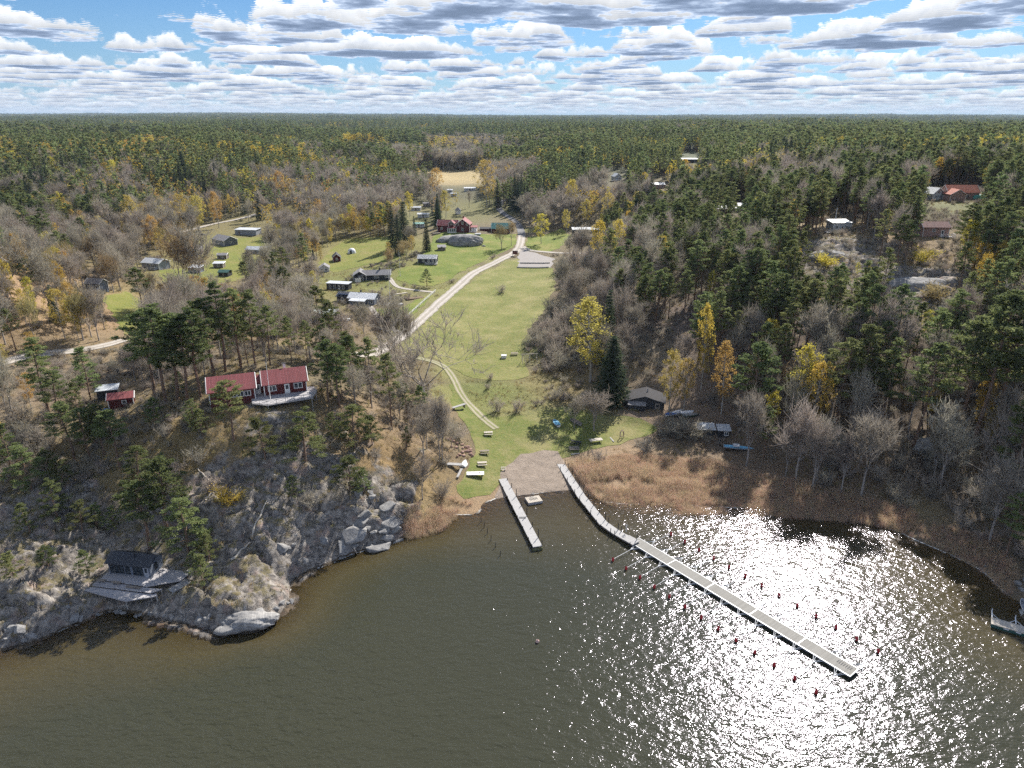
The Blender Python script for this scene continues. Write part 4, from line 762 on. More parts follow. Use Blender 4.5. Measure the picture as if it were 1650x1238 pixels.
# ------------------------------------------------------------------ the woods
# p pine, s spruce, b bare, y o birch, B bush
KEY = dict(p='pine', q='young_pine', s='spruce', b='bare', w='oak', u='bud', y='birch_yellow', o='birch_ochre', B='bush')
SEEDS = [  # photo pixel of the crowns, density 0..1, mixture
 (60, 225, 1, 'p6y2o1b1'), (200, 228, 1, 'p6y2o2s1'), (350, 215, 1, 'p8s1y1'), (550, 215, 1, 'p9s1y1'), (750, 215, 1, 'p8s2y1'), (950, 215, 1, 'p9s1'), (1200, 215, 1, 'p8b2'), (1400, 218, 1, 'p9y1'), (1600, 218, 1, 'p8y1s1'),
 (100, 200, 1, 'p8s2'), (400, 200, 1, 'p8s2'), (800, 200, 1, 'p8s2'), (1200, 200, 1, 'p8s2'), (1550, 200, 1, 'p8s2'),
 (30, 270, 1, 'p6y3b1'), (60, 290, 1, 'b6p3'), (110, 275, 1, 'b7p2'), (140, 250, 1, 'p6o3y2'), (30, 340, 1, 'p7b2'), (80, 330, .9, 'b5p4'), (150, 330, .9, 'b4o2p3'), (200, 300, 1, 'o5b2p2'), (240, 270, 1, 'p8b1'), (300, 290, 1, 'p7s2'), (350, 290, 1, 'b6p3'), (270, 330, 1, 'o6b3'), (330, 345, .8, 'o4b4'),
 (385, 305, 1, 'b7s1'), (460, 300, .9, 'o5b3'), (430, 255, 1, 'p7y2s1'), (520, 285, 1, 'b7p2'), (560, 262, 1, 'b3p5'), (600, 320, .9, 'b8o1'), (575, 300, 1, 'b5o3p2'), (640, 245, 1, 'p8s2'), (620, 275, 1, 'p8s1'), (690, 262, 1, 'b9p1'), (665, 300, .9, 'p4b5'), (740, 243, 1, 'b4y2s3'), (800, 250, 1, 'b6p3'), (720, 300, .35, 'o3b5'), (800, 300, .9, 'b6o3'),
 (850, 300, 1, 's6p4'), (900, 290, 1, 'p7s3'), (850, 250, 1, 'p8s1y1'), (950, 250, 1, 'p9s1'), (1050, 250, 1, 'p8s1'), (1050, 290, .9, 'p6s2b2'), (1150, 260, 1, 'p7s2b1'), (1250, 285, .9, 'b3p4o2'), (1330, 265, 1, 'b8p1'), (1380, 285, .9, 'b7p2'), (1430, 265, 1, 'b6p3'), (1500, 250, 1, 'p5y4'), (1560, 265, 1, 'p4o2b2'), (1620, 260, 1, 'p6b3'),
 (890, 335, .8, 'b8p1'), (930, 330, .8, 'y2b5'), (950, 345, .8, 'b7o2'), (1000, 335, .8, 'b6p2'), (1060, 320, .8, 'b3p4y1'), (1100, 300, .8, 'p5o2s2'), (1150, 300, .8, 'p6s1b2'), (1200, 300, .9, 'p6b2'),
 (1050, 380, .95, 'p8b1'), (1100, 380, .9, 'p9b1'), (1010, 390, .8, 'p3b6'), (1150, 370, .9, 'p9b1'), (1220, 360, .9, 'p8b1'), (1300, 335, .9, 'p9b1'), (1400, 320, .85, 'p8b1'), (1450, 350, .8, 'p9'), (1600, 350, .95, 'p9b1'), (1560, 380, .9, 'p9'), (1620, 430, .95, 'p9b1'), (1540, 300, .4, 'p7b2'), (1640, 300, .8, 'p8'),
 (1350, 385, .25, 'q5p3'), (1400, 420, .2, 'q5y1'), (1480, 450, .15, 'q5'), (1300, 420, .5, 'p6q3'), (1440, 400, .6, 'p8'), (1530, 430, .7, 'p8'), (1250, 430, .8, 'p9'), (1180, 440, .8, 'p7b2'),
 (1050, 450, .8, 'b9'), (1100, 440, .8, 'b7p2'), (1020, 490, .7, 'b9p1'), (1080, 520, .7, 'b9'), (1050, 560, .55, 'b9u1'), (1130, 500, .6, 'b8p1'), (1200, 510, .65, 'b4p5y1'), (1280, 480, .85, 'p7b2'), (1350, 460, .6, 'p7q2'), (1400, 520, .75, 'p8b2'), (1500, 540, .6, 'p7b2'), (1470, 500, .5, 'p5q3'),
 (1150, 590, .5, 'b8u1'), (1250, 620, .5, 'b5p4y1'), (1350, 620, .6, 'b4p6'), (1430, 620, .6, 'b4p5'), (1520, 640, .6, 'b4p6'), (1600, 640, .6, 'b4p5'), (1300, 700, .45, 'b8B3'), (1400, 710, .6, 'b5B4p1'), (1380, 770, .7, 'b5B5'), (1480, 800, .7, 'b4B6'), (1500, 730, .5, 'b5B5'), (1600, 770, .6, 'b4B5p1'), (1200, 690, .35, 'b6B3'),
 (900, 440, .75, 'B9'), (880, 500, .8, 'B9'), (930, 480, .8, 'B8b2'), (890, 540, .7, 'B9'), (930, 540, .5, 'B6b3'), (960, 450, .5, 'B5b4'), (1000, 600, .3, 'B4b4'), (960, 560, .4, 'b6B3'), (860, 620, .12, 'B9'), (900, 610, .2, 'B9'), (1120, 650, .3, 'B6b3'),
 (30, 400, .8, 'b9'), (70, 390, .8, 'b8p1'), (150, 385, .7, 'b7o2'), (110, 440, .5, 'b4o3q2'), (60, 450, .35, 'b6B3'), (190, 410, .7, 'b8o1'), (230, 400, .6, 'b6o3'), (200, 455, .4, 'b7o2'), (280, 380, .5, 'o5b4'), (260, 460, .35, 'b7'), (330, 450, .3, 'b8'), (380, 440, .35, 'b8u1'), (430, 420, .7, 'b9u1'), (480, 400, .7, 'b9'), (450, 370, .6, 'b8o1'), (400, 350, .5, 'b6s1'), (500, 360, .7, 'b8o2'), (540, 370, .6, 'b5y2o2'), (600, 370, .8, 'y3o2b3p2'), (570, 395, .4, 'y2b4'), (560, 420, .3, 'b6u2'), (520, 450, .3, 'b6u2'),
 (640, 430, .15, 'u5'), (620, 460, .06, 'u5'), (400, 480, .75, 'b9'), (460, 470, .8, 'b9'), (350, 510, .65, 'b8'), (430, 530, .6, 'b7p2'), (500, 520, .6, 'b8B2'), (560, 540, .75, 'b6B5'), (590, 555, .6, 'B6b3'), (520, 560, .3, 'b5q3'), (150, 470, .4, 'o4b4'), (170, 520, .4, 'b7B2'), (230, 520, .5, 'b8'), (110, 520, .35, 'o4b3'), (40, 530, .35, 'b5B4'), (130, 580, .4, 'b5B5'), (200, 590, .6, 'b5B4'), (60, 620, .4, 'b4B4q1'), (20, 640, .4, 'b4B4'), (120, 640, .3, 'q4B3'),
 (60, 700, .4, 'B5q2b2'), (20, 760, .35, 'B6q2'), (130, 700, .25, 'q4B3'), (250, 690, .15, 'q4B4'), (330, 700, .1, 'q3B4'), (230, 740, .22, 'q6B2'), (400, 740, .2, 'q4B4'), (450, 780, .22, 'q2B7'), (520, 700, .35, 'q6B2'), (540, 770, .3, 'q3B6'), (350, 800, .2, 'q4B4'), (180, 820, .25, 'q6B3'), (100, 880, .16, 'q4B4'), (240, 830, .45, 'p5q5'), (290, 850, .3, 'q6'), (30, 850, .2, 'q4B4'), (200, 780, .3, 'q7'),
 (600, 640, .5, 'p4q3b2'), (630, 650, .3, 'p3b4'), (670, 690, .3, 'b5B4'), (640, 730, .25, 'b3B4q2'), (690, 740, .35, 'B6b3'), (700, 780, .4, 'B7b2'), (660, 790, .3, 'B6q1'), (720, 660, .2, 'B8'), (690, 620, .3, 'B7b2'), (580, 600, .6, 'p5b2'), (550, 590, .5, 'p5b3'),
 (430, 840, .03, 'q5B5'), (400, 900, .02, 'q5'), (480, 860, .03, 'q5B2'), (560, 830, .12, 'q4B4'), (60, 960, .04, 'q4'),
 (740, 330, .4, 'b5o3u2'), (790, 335, .6, 'b6u2'), (690, 325, .35, 'b5o3'), (830, 330, .9, 's7p3'), (770, 350, .25, 's6'), (870, 350, .8, 'b8'), (860, 370, .4, 'b6B3'),
]
SEEDS = [(u, v, d*((.33 if u < 600 and 340 < v < 560 else .55) if 'b' in m and int(m[m.index('b')+1]) >= 6 and v > 320 else (2.6 if u < 620 and v > 650 else 1)), m+(('o4y1u1p1' if 'o' not in m else 'u2y1') if u < 620 and 330 < v < 560 and 'b' in m else (('p3' if 'p' not in m else '') if u > 1130 and 430 < v < 700 else ''))) for u, v, d, m in SEEDS]
def remix(u, v, d, m):
    if u > 1130 and 320 < v < 560 and d > .3 and 'q' not in m: return (u, v, .72, 'p8b1y1' if 'b' not in m else 'p7b2y1')
    if u > 1130 and 560 <= v < 700: return (u, v, .5, 'p5b3y1u1')
    if 960 < u <= 1130 and 400 < v < 620: return (u, v, d*.8, m+'p4y1')
    if u > 1130 and v >= 700: return (u, v, d*1.0, m.replace('b', 'b').replace('B4', 'B3')+'p1')
    if v < 345 and (u < 420 or u > 1020) and 'b' in m and m[m.index('b')+1] >= '3': return (u, v, d, m.replace('b'+m[m.index('b')+1], 'b2').replace('p1', 'p4').replace('p2', 'p4').replace('p3', 'p4')+('' if 'p' in m else 'p4')+'s1y1')
    if u < 620 and v > 650 and d >= .08: return (u, v, max(d, .30), m+'q3')
    return (u, v, d, m+('y1' if v < 300 and 'y' not in m else ''))
SEEDS = [remix(*q) for q in SEEDS]
sd_xy = []; sd_mix = []; sd_d = []
for u, v, d, mx in SEEDS:
    x, y, z = at(u, v, 9 if v < 330 else (5 if v < 500 else 3)); sd_xy.append(warp(np.array([x]), np.array([y]))); sd_d.append(d)
    w_ = {}
    if v < 240: mx += 's3'
    for i in range(0, len(mx), 2): w_[KEY[mx[i]]] = w_.get(KEY[mx[i]], 0)+float(mx[i+1])*(1.7 if mx[i] in 'yo' and v < 300 else 1)
    sd_mix.append(w_)
sd_xy = np.array(sd_xy)[:, :, 0]; sd_d = np.array(sd_d)
KN = list(BASEH); MW = np.array([[m_.get(k, 0) for k in KN] for m_ in sd_mix]); MW /= MW.sum(1)[:, None]
def grid_pts(y0, y1, s):
    ny = int((y1-y0)/s); Y = y0+(np.arange(ny)+.5)*s; out = []
    for y in Y:
        n_ = int((2*(.80*y+45))/s); x = -(.80*y+45)+(np.arange(n_)+.5)*s; out.append(np.stack([x, np.full(n_, y)], 1))
    p = np.concatenate(out); return p+rng.uniform(-.5, .5, p.shape)*s*.95
bands = [(70, 460, 3.7), (460, 900, 5.0), (900, 1800, 7.2), (1800, 4600, 12.0), (4600, 9500, 27.0)]
XY = []; BD = []
for i, (a_, b_, s_) in enumerate(bands):
    p = grid_pts(a_, b_, s_); XY.append(p); BD.append(np.full(len(p), i))
XY = np.concatenate(XY); BD = np.concatenate(BD); X, Y = XY.T
zS = glook(S, X, Y); zT = glook(T, X, Y)
ok = (zS > .5) & (rng.random(len(X)) < np.where(Y > 420, .97, 1))
# open ground: lawns, roads, beach, pads
fl = glook(FLAT, X, Y); ok &= (fl < .25) | (Y > 500)
for nm, pl in COVERS.items(): ok &= ~inpoly(X, Y, pl)
for (u, v, r) in [(430, 640, 10), (400, 645, 8), (470, 640, 9), (190, 648, 6), (215, 925, 8), (745, 372, 16), (578, 488, 12), (596, 448, 10), (688, 421, 7), (805, 368, 10), (1033, 655, 9), (1095, 668, 5), (1150, 690, 8), (712, 405, 4), (525, 510, 6), (640, 490, 9), (555, 515, 4), (547, 462, 6), (522, 436, 4), (542, 415, 6), (567, 405, 5),
                  (395, 374, 8), (352, 388, 9), (308, 405, 9), (420, 405, 8), (313, 438, 5), (360, 420, 6), (368, 444, 6), (240, 428, 8), (150, 462, 7), (80, 440, 6), (485, 460, 5), (188, 372, 8), (670, 345, 12), (750, 310, 8), (995, 288, 8), (1060, 300, 8), (1112, 254, 9), (945, 375, 10), (1190, 340, 10), (1355, 368, 8), (1507, 385, 8), (1515, 322, 8), (1550, 322, 10), (745, 385, 12), (675, 362, 6), (1190, 724, 4), (440, 332, 6)]:
    q_ = at(u, v); ok &= np.hypot(X-q_[0], Y-q_[1]) > r
fld = (np.abs(X+58-(Y-745)*0) < 42) & (np.abs(Y-745) < 75); ok &= ~fld
ok &= ~((zS < .6) & (Y < 200) & (X > P(900, 760)[0]) & (rng.random(len(X)) > np.where(X > P(1250, 780)[0], .45, .12)))
for c_ in OCC: ok &= ~((np.abs(X-c_[0]) < 2.2) & (np.abs(Y-c_[1]) < 2.2))
X, Y, zS, zT, BD = X[ok], Y[ok], zS[ok], zT[ok], BD[ok]
jx = fbm(X/30, Y/30, 3, 81)*8*np.minimum(1, Y/300); jy = fbm(X/30, Y/30, 3, 82)*8*np.minimum(1, Y/300)
wxp, wyp = warp(X+jx, Y+jy); sid = np.zeros(len(X), int)
for i in range(0, len(X), 20000): sid[i:i+20000] = np.argmin((wxp[i:i+20000, None]-sd_xy[None, :, 0])**2+(wyp[i:i+20000, None]-sd_xy[None, :, 1])**2, 1)
keep = rng.random(len(X)) < np.where(Y > 560, 1, sd_d[sid]); keep &= (Y < 650) | (fbm(X/190, Y/130, 3, 88) > -.40) | (Y > 4500); keep &= (glook(ROCK, X, Y) < .55) | (rng.random(len(X)) < .25)
X, Y, zS, zT, BD, sid = [q_[keep] for q_ in (X, Y, zS, zT, BD, sid)]
cw = np.cumsum(MW[sid], 1); cs_ = np.where(Y > 600, 75., 28.); clump = np.clip(.5+fbm(X/cs_, Y/cs_, 3, 91)*1.6, .001, .999)
rr = np.where(rng.random(len(X)) < .45, clump, rng.random(len(X))); ki = (rr[:, None] > cw).sum(1).clip(0, len(KN)-1)
hgt = np.array([dict(pine=16.5, young_pine=6.5, spruce=17, bare=12.5, oak=10, bud=11, birch_yellow=14, birch_ochre=14, bush=3.3, green_bush=3)[k] for k in KN])[ki]*rng.uniform(.72, 1.16, len(X))
hgt = np.where(Y > 430, hgt*(1.12+.18*sstep(500, 900, Y)), hgt); hl = (X < 0) & (Y < 165) & (hgt > 8); hgt = np.where(hl, hgt*.72, hgt)
hgt = np.where(Y > 500, hgt*(1+.38*fbm(X/140, Y/110, 3, 87)), hgt)
bm = (np.array(KN)[ki] == 'bush') & (X > 0) & (Y > 195) & (Y < 420); hgt = np.where(bm, hgt*1.5, hgt)
# keep open what the photograph shows open: outline in the photo, and how far
CLEAR = [([(822, 560), (876, 560), (876, 602), (822, 602)], 1e9), ([(575, 560), (640, 540), (660, 555), (640, 585), (580, 585)], 1e9), (meadow_px, 1e9), (lower_px, 1e9), (farm_px, 1e9), (beach_px, 1e9), (garden_px, 1e9), (gravel_px, 1e9), (right_px, 1e9)]
CLEAR += [([(600, 566), (640, 545), (690, 498), (730, 462), (770, 430), (830, 398), (836, 360), (850, 362), (845, 405), (790, 440), (740, 475), (700, 515), (650, 570), (700, 570), (740, 600), (760, 640), (745, 650), (715, 600), (650, 585)], 1e9),
 ([(333, 596), (500, 586), (510, 655), (420, 662), (333, 650)], 1e9), ([(160, 628), (218, 628), (218, 662), (160, 662)], 1e9), ([(145, 885), (300, 885), (300, 978), (145, 978)], 1e9), ([(540, 440), (625, 430), (660, 480), (640, 495), (560, 490), (535, 468)], 1e9),
 ([(716, 332), (836, 340), (836, 378), (716, 376)], 1e9), ([(668, 398), (722, 395), (722, 425), (668, 428)], 1e9), ([(998, 626), (1068, 626), (1068, 664), (998, 664)], 1e9), ([(1122, 680), (1182, 680), (1182, 705), (1122, 705)], 1e9), ([(1076, 656), (1120, 656), (1120, 678), (1076, 676)], 1e9),
 ([(1484, 356), (1535, 356), (1535, 384), (1484, 384)], 1e9), ([(1330, 344), (1372, 344), (1372, 374), (1330, 374)], 1e9), ([(1490, 300), (1585, 298), (1585, 324), (1490, 322)], 1e9), ([(980, 274), (1012, 274), (1012, 292), (980, 292)], 1e9), ([(1048, 288), (1074, 288), (1074, 304), (1048, 304)], 1e9), ([(1098, 244), (1126, 244), (1126, 260), (1098, 260)], 1e9), ([(922, 360), (965, 360), (965, 378), (922, 378)], 1e9),
 ([(1300, 398), (1390, 392), (1400, 430), (1310, 430)], 1e9), ([(1435, 446), (1500, 440), (1540, 470), (1500, 495), (1440, 470)], 1e9), ([(1155, 330), (1205, 325), (1205, 345), (1155, 345)], 1e9),
 ([(700, 276), (776, 274), (770, 300), (700, 306)], 1e9), ([(650, 326), (690, 320), (694, 372), (650, 372)], 1e9), ([(745, 300), (780, 298), (780, 310), (745, 312)], 1e9),
 ([(230, 412), (275, 412), (275, 440), (230, 440)], 1e9), ([(138, 438), (170, 438), (170, 475), (138, 475)], 1e9), ([(285, 385), (330, 385), (330, 412), (285, 412)], 1e9), ([(325, 365), (378, 365), (378, 395), (325, 395)], 1e9), ([(378, 358), (418, 358), (418, 378), (378, 378)], 1e9), ([(370, 395), (415, 392), (415, 410), (370, 410)], 1e9), ([(300, 424), (325, 424), (325, 440), (300, 440)], 1e9), ([(340, 410), (380, 410), (380, 448), (340, 448)], 1e9), ([(472, 446), (496, 446), (496, 462), (472, 462)], 1e9), ([(505, 500), (550, 495), (550, 515), (505, 515)], 1e9), ([(510, 424), (535, 424), (535, 442), (510, 442)], 1e9), ([(526, 400), (556, 400), (556, 424), (526, 424)], 1e9),
 ([(130, 548), (195, 545), (190, 575), (140, 580)], 1e9), ([(0, 570), (130, 560), (130, 580), (0, 595)], 1e9), ([(165, 480), (215, 470), (228, 520), (205, 535)], 1e9), ([(630, 440), (690, 430), (690, 470), (640, 476)], 1e9), ([(1060, 575), (1100, 575), (1070, 640), (1030, 620)], 1e9), ([(360, 820), (460, 800), (470, 940), (350, 1010)], 1e9), ([(920, 742), (1100, 745), (1240, 778), (1240, 822), (1000, 815)], 1e9)]
bad = np.zeros(len(X), bool); near_ = Y < 900
for fz in (.05, .35, .65, .95):
    for fx in (-.5, 0, .5):
        wd_ = hgt*.16*(1 if fz > .3 else 0)
        u_, v_ = proj(X+fx*2*wd_*.6, Y, zT+hgt*fz)
        for poly, dm in CLEAR: bad |= near_ & inpoly(u_, v_, poly)
kk = ~bad; X, Y, zS, zT, BD, ki, hgt = [q_[kk] for q_ in (X, Y, zS, zT, BD, ki, hgt)]
dep_ = depth_of(X, Y, zT); ub, vb_ = proj(X, Y, zT); ut, vt_ = proj(X, Y, zT+hgt)
vis = (ub > -30) & (ub < 1680) & (vt_ < 1240)
fam_of = np.array([FAMILY[k] for k in KN])[ki]; used = np.zeros(len(X), bool)
ANCH = [(430, 640, 'the red hilltop cottage'), (190, 645, 'the small red shed on the left'), (215, 925, 'the shore cabin'), (60, 575, 'the forest road'), (170, 560, 'the gravel patch'), (150, 460, 'the grey cottage at the far left'), (240, 425, 'the blue trimmed village house'), (308, 400, 'the porch cottage'), (352, 385, 'the grey gabled village house'), (395, 370, 'the dark village barn'), (365, 440, 'the green village shed'), (577, 480, 'the white roofed house'), (595, 445, 'the black cottage'), (542, 413, 'the small red village shed'), (525, 507, 'the green roofed shed'), (600, 570, 'the road bend'), (688, 415, 'the dark cottage with a grey roof'), (745, 360, 'the red farmhouse'), (808, 360, 'the green roofed barn'), (670, 345, 'the caravans'), (740, 285, 'the far straw coloured field'), (640, 700, 'the leaf strewn slope'), (710, 700, 'the beach track'), (850, 560, 'the climbing frame'), (800, 500, 'the meadow'), (900, 400, 'the side road'), (945, 370, 'the long dark shed'), (995, 283, 'the pale upper cottage'), (1112, 250, 'the dark upper cottage'), (1060, 297, 'the white roofed upper cottage'), (1033, 645, 'the black boathouse'), (1150, 690, 'the reed side shed'), (1190, 722, 'the beached skiff'), (1250, 760, 'the reeds'), (1500, 715, 'the shore boulder'), (1355, 360, 'the white house on the ridge'), (1507, 372, 'the pink cottage'), (1550, 312, 'the orange roofed house'), (1480, 462, 'the bare rock dome'), (1340, 415, 'the rocky top'), (1190, 338, 'the hidden white roofs'), (30, 470, 'the brown slope'), (300, 800, 'the headland rocks'), (80, 880, 'the left shore rocks'), (560, 850, 'the dark shore boulders'), (1280, 640, 'the golden birch pair'), (1358, 600, 'the tall pine pair'), (948, 560, 'the large golden birch'), (1200, 270, 'the far right wood'), (200, 250, 'the far left wood'), (500, 250, 'the middle far wood')]
AX = np.array([at(a_[0], a_[1])[:2] for a_ in ANCH]); AU = np.array([a_[:2] for a_ in ANCH], float)
for fam, quota in (('pine', 298), ('spruce', 240), ('bare', 298), ('birch', 298), ('bush', 290)):
    quota -= len(fam_near[fam]); ii = np.nonzero((fam_of == fam) & vis)[0]; ii = ii[np.argsort(dep_[ii]/hgt[ii])][:quota]; used[ii] = True
    for i in ii:
        k = KN[ki[i]]; j = np.argmin(np.hypot(AX[:, 0]-X[i], AX[:, 1]-Y[i])+.25*np.abs(AU[:, 0]-ub[i])*dep_[i]/F); du, dv = ub[i]-AU[j, 0], vb_[i]-AU[j, 1]
        rel = ('right of ' if du > 0 else 'left of ') if abs(du) > 1.3*abs(dv) else ('below ' if dv > 0 else 'behind ')
        sz = 'tall ' if hgt[i] > BASEH[k]*1.05 else ('low ' if hgt[i] < BASEH[k]*.8 else '')
        plant(k, X[i], Y[i], zT[i], hgt[i], f'{sz}{ADJ[k]} {rel}{ANCH[j][2]}', f'{sz}{ADJ[k]}s {rel}{ANCH[j][2]}', None, random.uniform(.85, 1.2))
def source_collection(name, items):
    c_ = bpy.data.collections.new(name)
    for i, (t_, cr_, tm, cm) in enumerate(items):
        a_, b_ = t_.arr(), cr_.arr(); V_ = np.concatenate([a_[0], b_[0]]); Q_ = np.concatenate([a_[1], b_[1]+len(a_[0])])
        me = npmesh(name, V_, Q_, None, False, np.r_[np.zeros(len(a_[1])), np.ones(len(b_[1]))], [tm, cm])
        c_.objects.link(bpy.data.objects.new(f'{name}_{i:02d}', me))
    return c_
def scatter(name, pos, idx, rot, scl, coll, label=None):
    me = bpy.data.meshes.new(name); me.vertices.add(len(pos)); me.vertices.foreach_set('co', np.asarray(pos, np.float32).ravel())
    attr(me, 'idx', idx, 'INT'); attr(me, 'rot', rot, 'FLOAT_VECTOR'); attr(me, 'scl', scl, 'FLOAT_VECTOR')
    o = link(name, me); ng = bpy.data.node_groups.new(name, 'GeometryNodeTree')
    ng.interface.new_socket('Geometry', in_out='INPUT', socket_type='NodeSocketGeometry'); ng.interface.new_socket('Geometry', in_out='OUTPUT', socket_type='NodeSocketGeometry')
    gi, go = ng.nodes.new('NodeGroupInput'), ng.nodes.new('NodeGroupOutput'); ip = ng.nodes.new('GeometryNodeInstanceOnPoints'); ci = ng.nodes.new('GeometryNodeCollectionInfo')
    ci.inputs['Collection'].default_value = coll; ci.inputs['Separate Children'].default_value = True; ci.inputs['Reset Children'].default_value = True
    ng.links.new(gi.outputs[0], ip.inputs['Points']); ng.links.new(ci.outputs[0], ip.inputs['Instance']); ip.inputs['Pick Instance'].default_value = True
    for nm, dt, sk in (('idx', 'INT', 'Instance Index'), ('rot', 'FLOAT_VECTOR', 'Rotation'), ('scl', 'FLOAT_VECTOR', 'Scale')):
        na = ng.nodes.new('GeometryNodeInputNamedAttribute'); na.data_type = dt; na.inputs['Name'].default_value = nm
        ng.links.new(na.outputs['Attribute'], ip.inputs[sk])
    ng.links.new(ip.outputs[0], go.inputs[0]); md = o.modifiers.new('scatter', 'NODES'); md.node_group = ng
    tag(o, label, None, None, 'stuff'); return o
NAMES = dict(pine='pine_forest', spruce='spruce_forest', bare='leafless_wood', birch='birch_wood', bush='undergrowth')
for fam in NAMES:
    kinds = [k for k in KN if FAMILY[k] == fam]; items = []; rng_ = {}
    for k in kinds:
        a_ = len(items); items += LIB[k]['hi']; b_ = len(items); items += LIB[k]['lo']; rng_[k] = (a_, b_, len(items))
    m_ = (fam_of == fam) & ~used; n_ = m_.sum(); ix = np.zeros(n_, int); kx = np.array(KN)[ki[m_]]; ym = Y[m_]; bs = np.ones(n_)
    for k in kinds:
        a_, b_, c_ = rng_[k]; s1 = (kx == k) & (ym < 430); s2 = (kx == k) & ~(ym < 430); ix[s1] = rng.integers(a_, b_, s1.sum()); ix[s2] = rng.integers(b_, c_, s2.sum()); bs[kx == k] = BASEH[k]
    s_ = hgt[m_]/bs; wdt = rng.uniform(.9, 1.25, n_)*(1+.3*sstep(500, 900, ym)+sstep(1800, 4600, ym)*.8+sstep(4600, 9000, ym)*1.6)
    scatter(NAMES[fam], np.stack([X[m_], Y[m_], zT[m_]-.2], 1), ix, np.stack([rng.normal(size=n_)*.03, rng.normal(size=n_)*.03, rng.random(n_)*6.283], 1), np.stack([s_*wdt, s_*wdt, s_], 1), source_collection(fam+'_source', items))
# low undergrowth, tufts of dry grass, reeds
L_REED = leaf_mat('dry_reed', (.46, .335, .225), (.66, .51, .37), .4, var=.15); L_TUFT = leaf_mat('dry_grass', (.30, .24, .11), (.46, .38, .20), .3)
def tuft(sd, n_, hh, sprd, w_):
    rg = np.random.default_rng(sd); g = Geo(); g2 = Geo(); b = rg.normal(size=(n_, 3))*[sprd, sprd, 0]; e = b+np.stack([rg.normal(size=n_)*hh*.16, rg.normal(size=n_)*hh*.16, hh*rg.uniform(.6, 1.1, n_)], 1)
    g.strips(b, e, w_, w_*.35, rg); g2.cards(e[::2], hh*.13, w_*1.6, rg, 0, np.tile([0, 0, 1.], (len(e[::2]), 1))); return g, g2
REED = source_collection('reed_source', [tuft(i, 44, 1.9, .40, .045)+(L_REED, L_REED) for i in range(4)])
TUFT = source_collection('grass_source', [tuft(10+i, 26, .45, .22, .04)+(L_TUFT, L_TUFT) for i in range(3)])
def rand_in(poly, s):
    a_ = np.array(poly); xs = np.arange(a_[:, 0].min(), a_[:, 0].max(), s); yy = np.arange(a_[:, 1].min(), a_[:, 1].max(), s); x_, y_ = np.meshgrid(xs, yy)
    x_ = x_.ravel()+rng.uniform(-.5, .5, x_.size)*s; y_ = y_.ravel()+rng.uniform(-.5, .5, y_.size)*s; m_ = inpoly(x_, y_, poly); return x_[m_], y_[m_]
def wz(L): return [P(u, v, .3)[:2] for u, v in L]
reed_a = wz([(915, 748), (950, 744), (1040, 738), (1150, 748), (1250, 775), (1350, 798), (1450, 822), (1520, 855), (1600, 880), (1640, 930), (1625, 962), (1590, 925), (1530, 890), (1480, 870), (1430, 850), (1370, 840), (1300, 836), (1230, 832), (1150, 828), (1080, 830), (1010, 822), (975, 812), (945, 790)])
reed_b = wz([(652, 862), (660, 845), (690, 833), (720, 822), (738, 830), (715, 852), (690, 862), (660, 868)]); reed_c = wz([(640, 835), (735, 805), (762, 812), (735, 826), (690, 840), (655, 855)])
xs_, ys_ = [], []
for pl, s_, th in ((reed_a, .52, .30), (reed_b, .55, .3), (reed_c, .8, .4)):
    x_, y_ = rand_in(pl, s_); k_ = (fbm(x_/5, y_/5, 4, 95)*.8+.55+rng.normal(size=len(x_))*.12) > th; xs_.append(x_[k_]); ys_.append(y_[k_])
x_ = np.concatenate(xs_); y_ = np.concatenate(ys_); n_ = len(x_); z_ = np.maximum(glook(T, x_, y_), -.5)-.05
s_ = np.clip(.65+fbm(x_/7, y_/7, 3, 96)*.55, .28, 1.15)
scatter('reed_bed', np.stack([x_, y_, z_], 1), rng.integers(0, 4, n_), np.stack([rng.normal(size=n_)*.08, rng.normal(size=n_)*.08, rng.random(n_)*6.28], 1), np.stack([s_, s_, s_], 1), REED)
yy_ = grid_pts(80, 330, 1.25); x_, y_ = yy_.T; zs_ = glook(S, x_, y_); k_ = (zs_ > .6) & (glook(FLAT, x_, y_) < .5) & (rng.random(len(x_)) < .55) & (fbm(x_/6, y_/6, 4, 97) > -.12); x_, y_ = x_[k_], y_[k_]; n_ = len(x_)
s_ = rng.uniform(.6, 1.5, n_)
scatter('dry_grass', np.stack([x_, y_, glook(T, x_, y_)-.03], 1), rng.integers(0, 3, n_), np.stack([0*x_, 0*x_, rng.random(n_)*6.28], 1), np.stack([s_, s_, s_], 1), TUFT)
g_ = grid_pts(80, 360, 2.4); x_, y_ = g_.T; zs_ = glook(S, x_, y_); fl_ = glook(FLAT, x_, y_)
k_ = (zs_ > 1.1) & (fl_ < .2) & (fbm(x_/11, y_/11, 3, 98)+rng.normal(size=len(x_))*.2 > .08) & (glook(ROCK, x_, y_) < .85) & (np.hypot(x_-at(430, 645)[0], y_-at(430, 645)[1]) > 11); x_, y_ = x_[k_], y_[k_]
pr = proj(x_, y_, glook(T, x_, y_)+.5); k_ = np.ones(len(x_), bool)
for nm in ('meadow_px', 'lower_px', 'beach_px'): k_ &= ~inpoly(pr[0], pr[1], globals()[nm])
for (u, v, r) in [(215, 925, 8), (190, 648, 5), (1033, 655, 6), (1150, 690, 5), (1095, 668, 4), (1355, 368, 5), (1507, 385, 5)]:
    q_ = at(u, v); k_ &= np.hypot(x_-q_[0], y_-q_[1]) > r
x_, y_ = x_[k_], y_[k_]; n_ = len(x_); s_ = rng.uniform(.3, .75, n_)
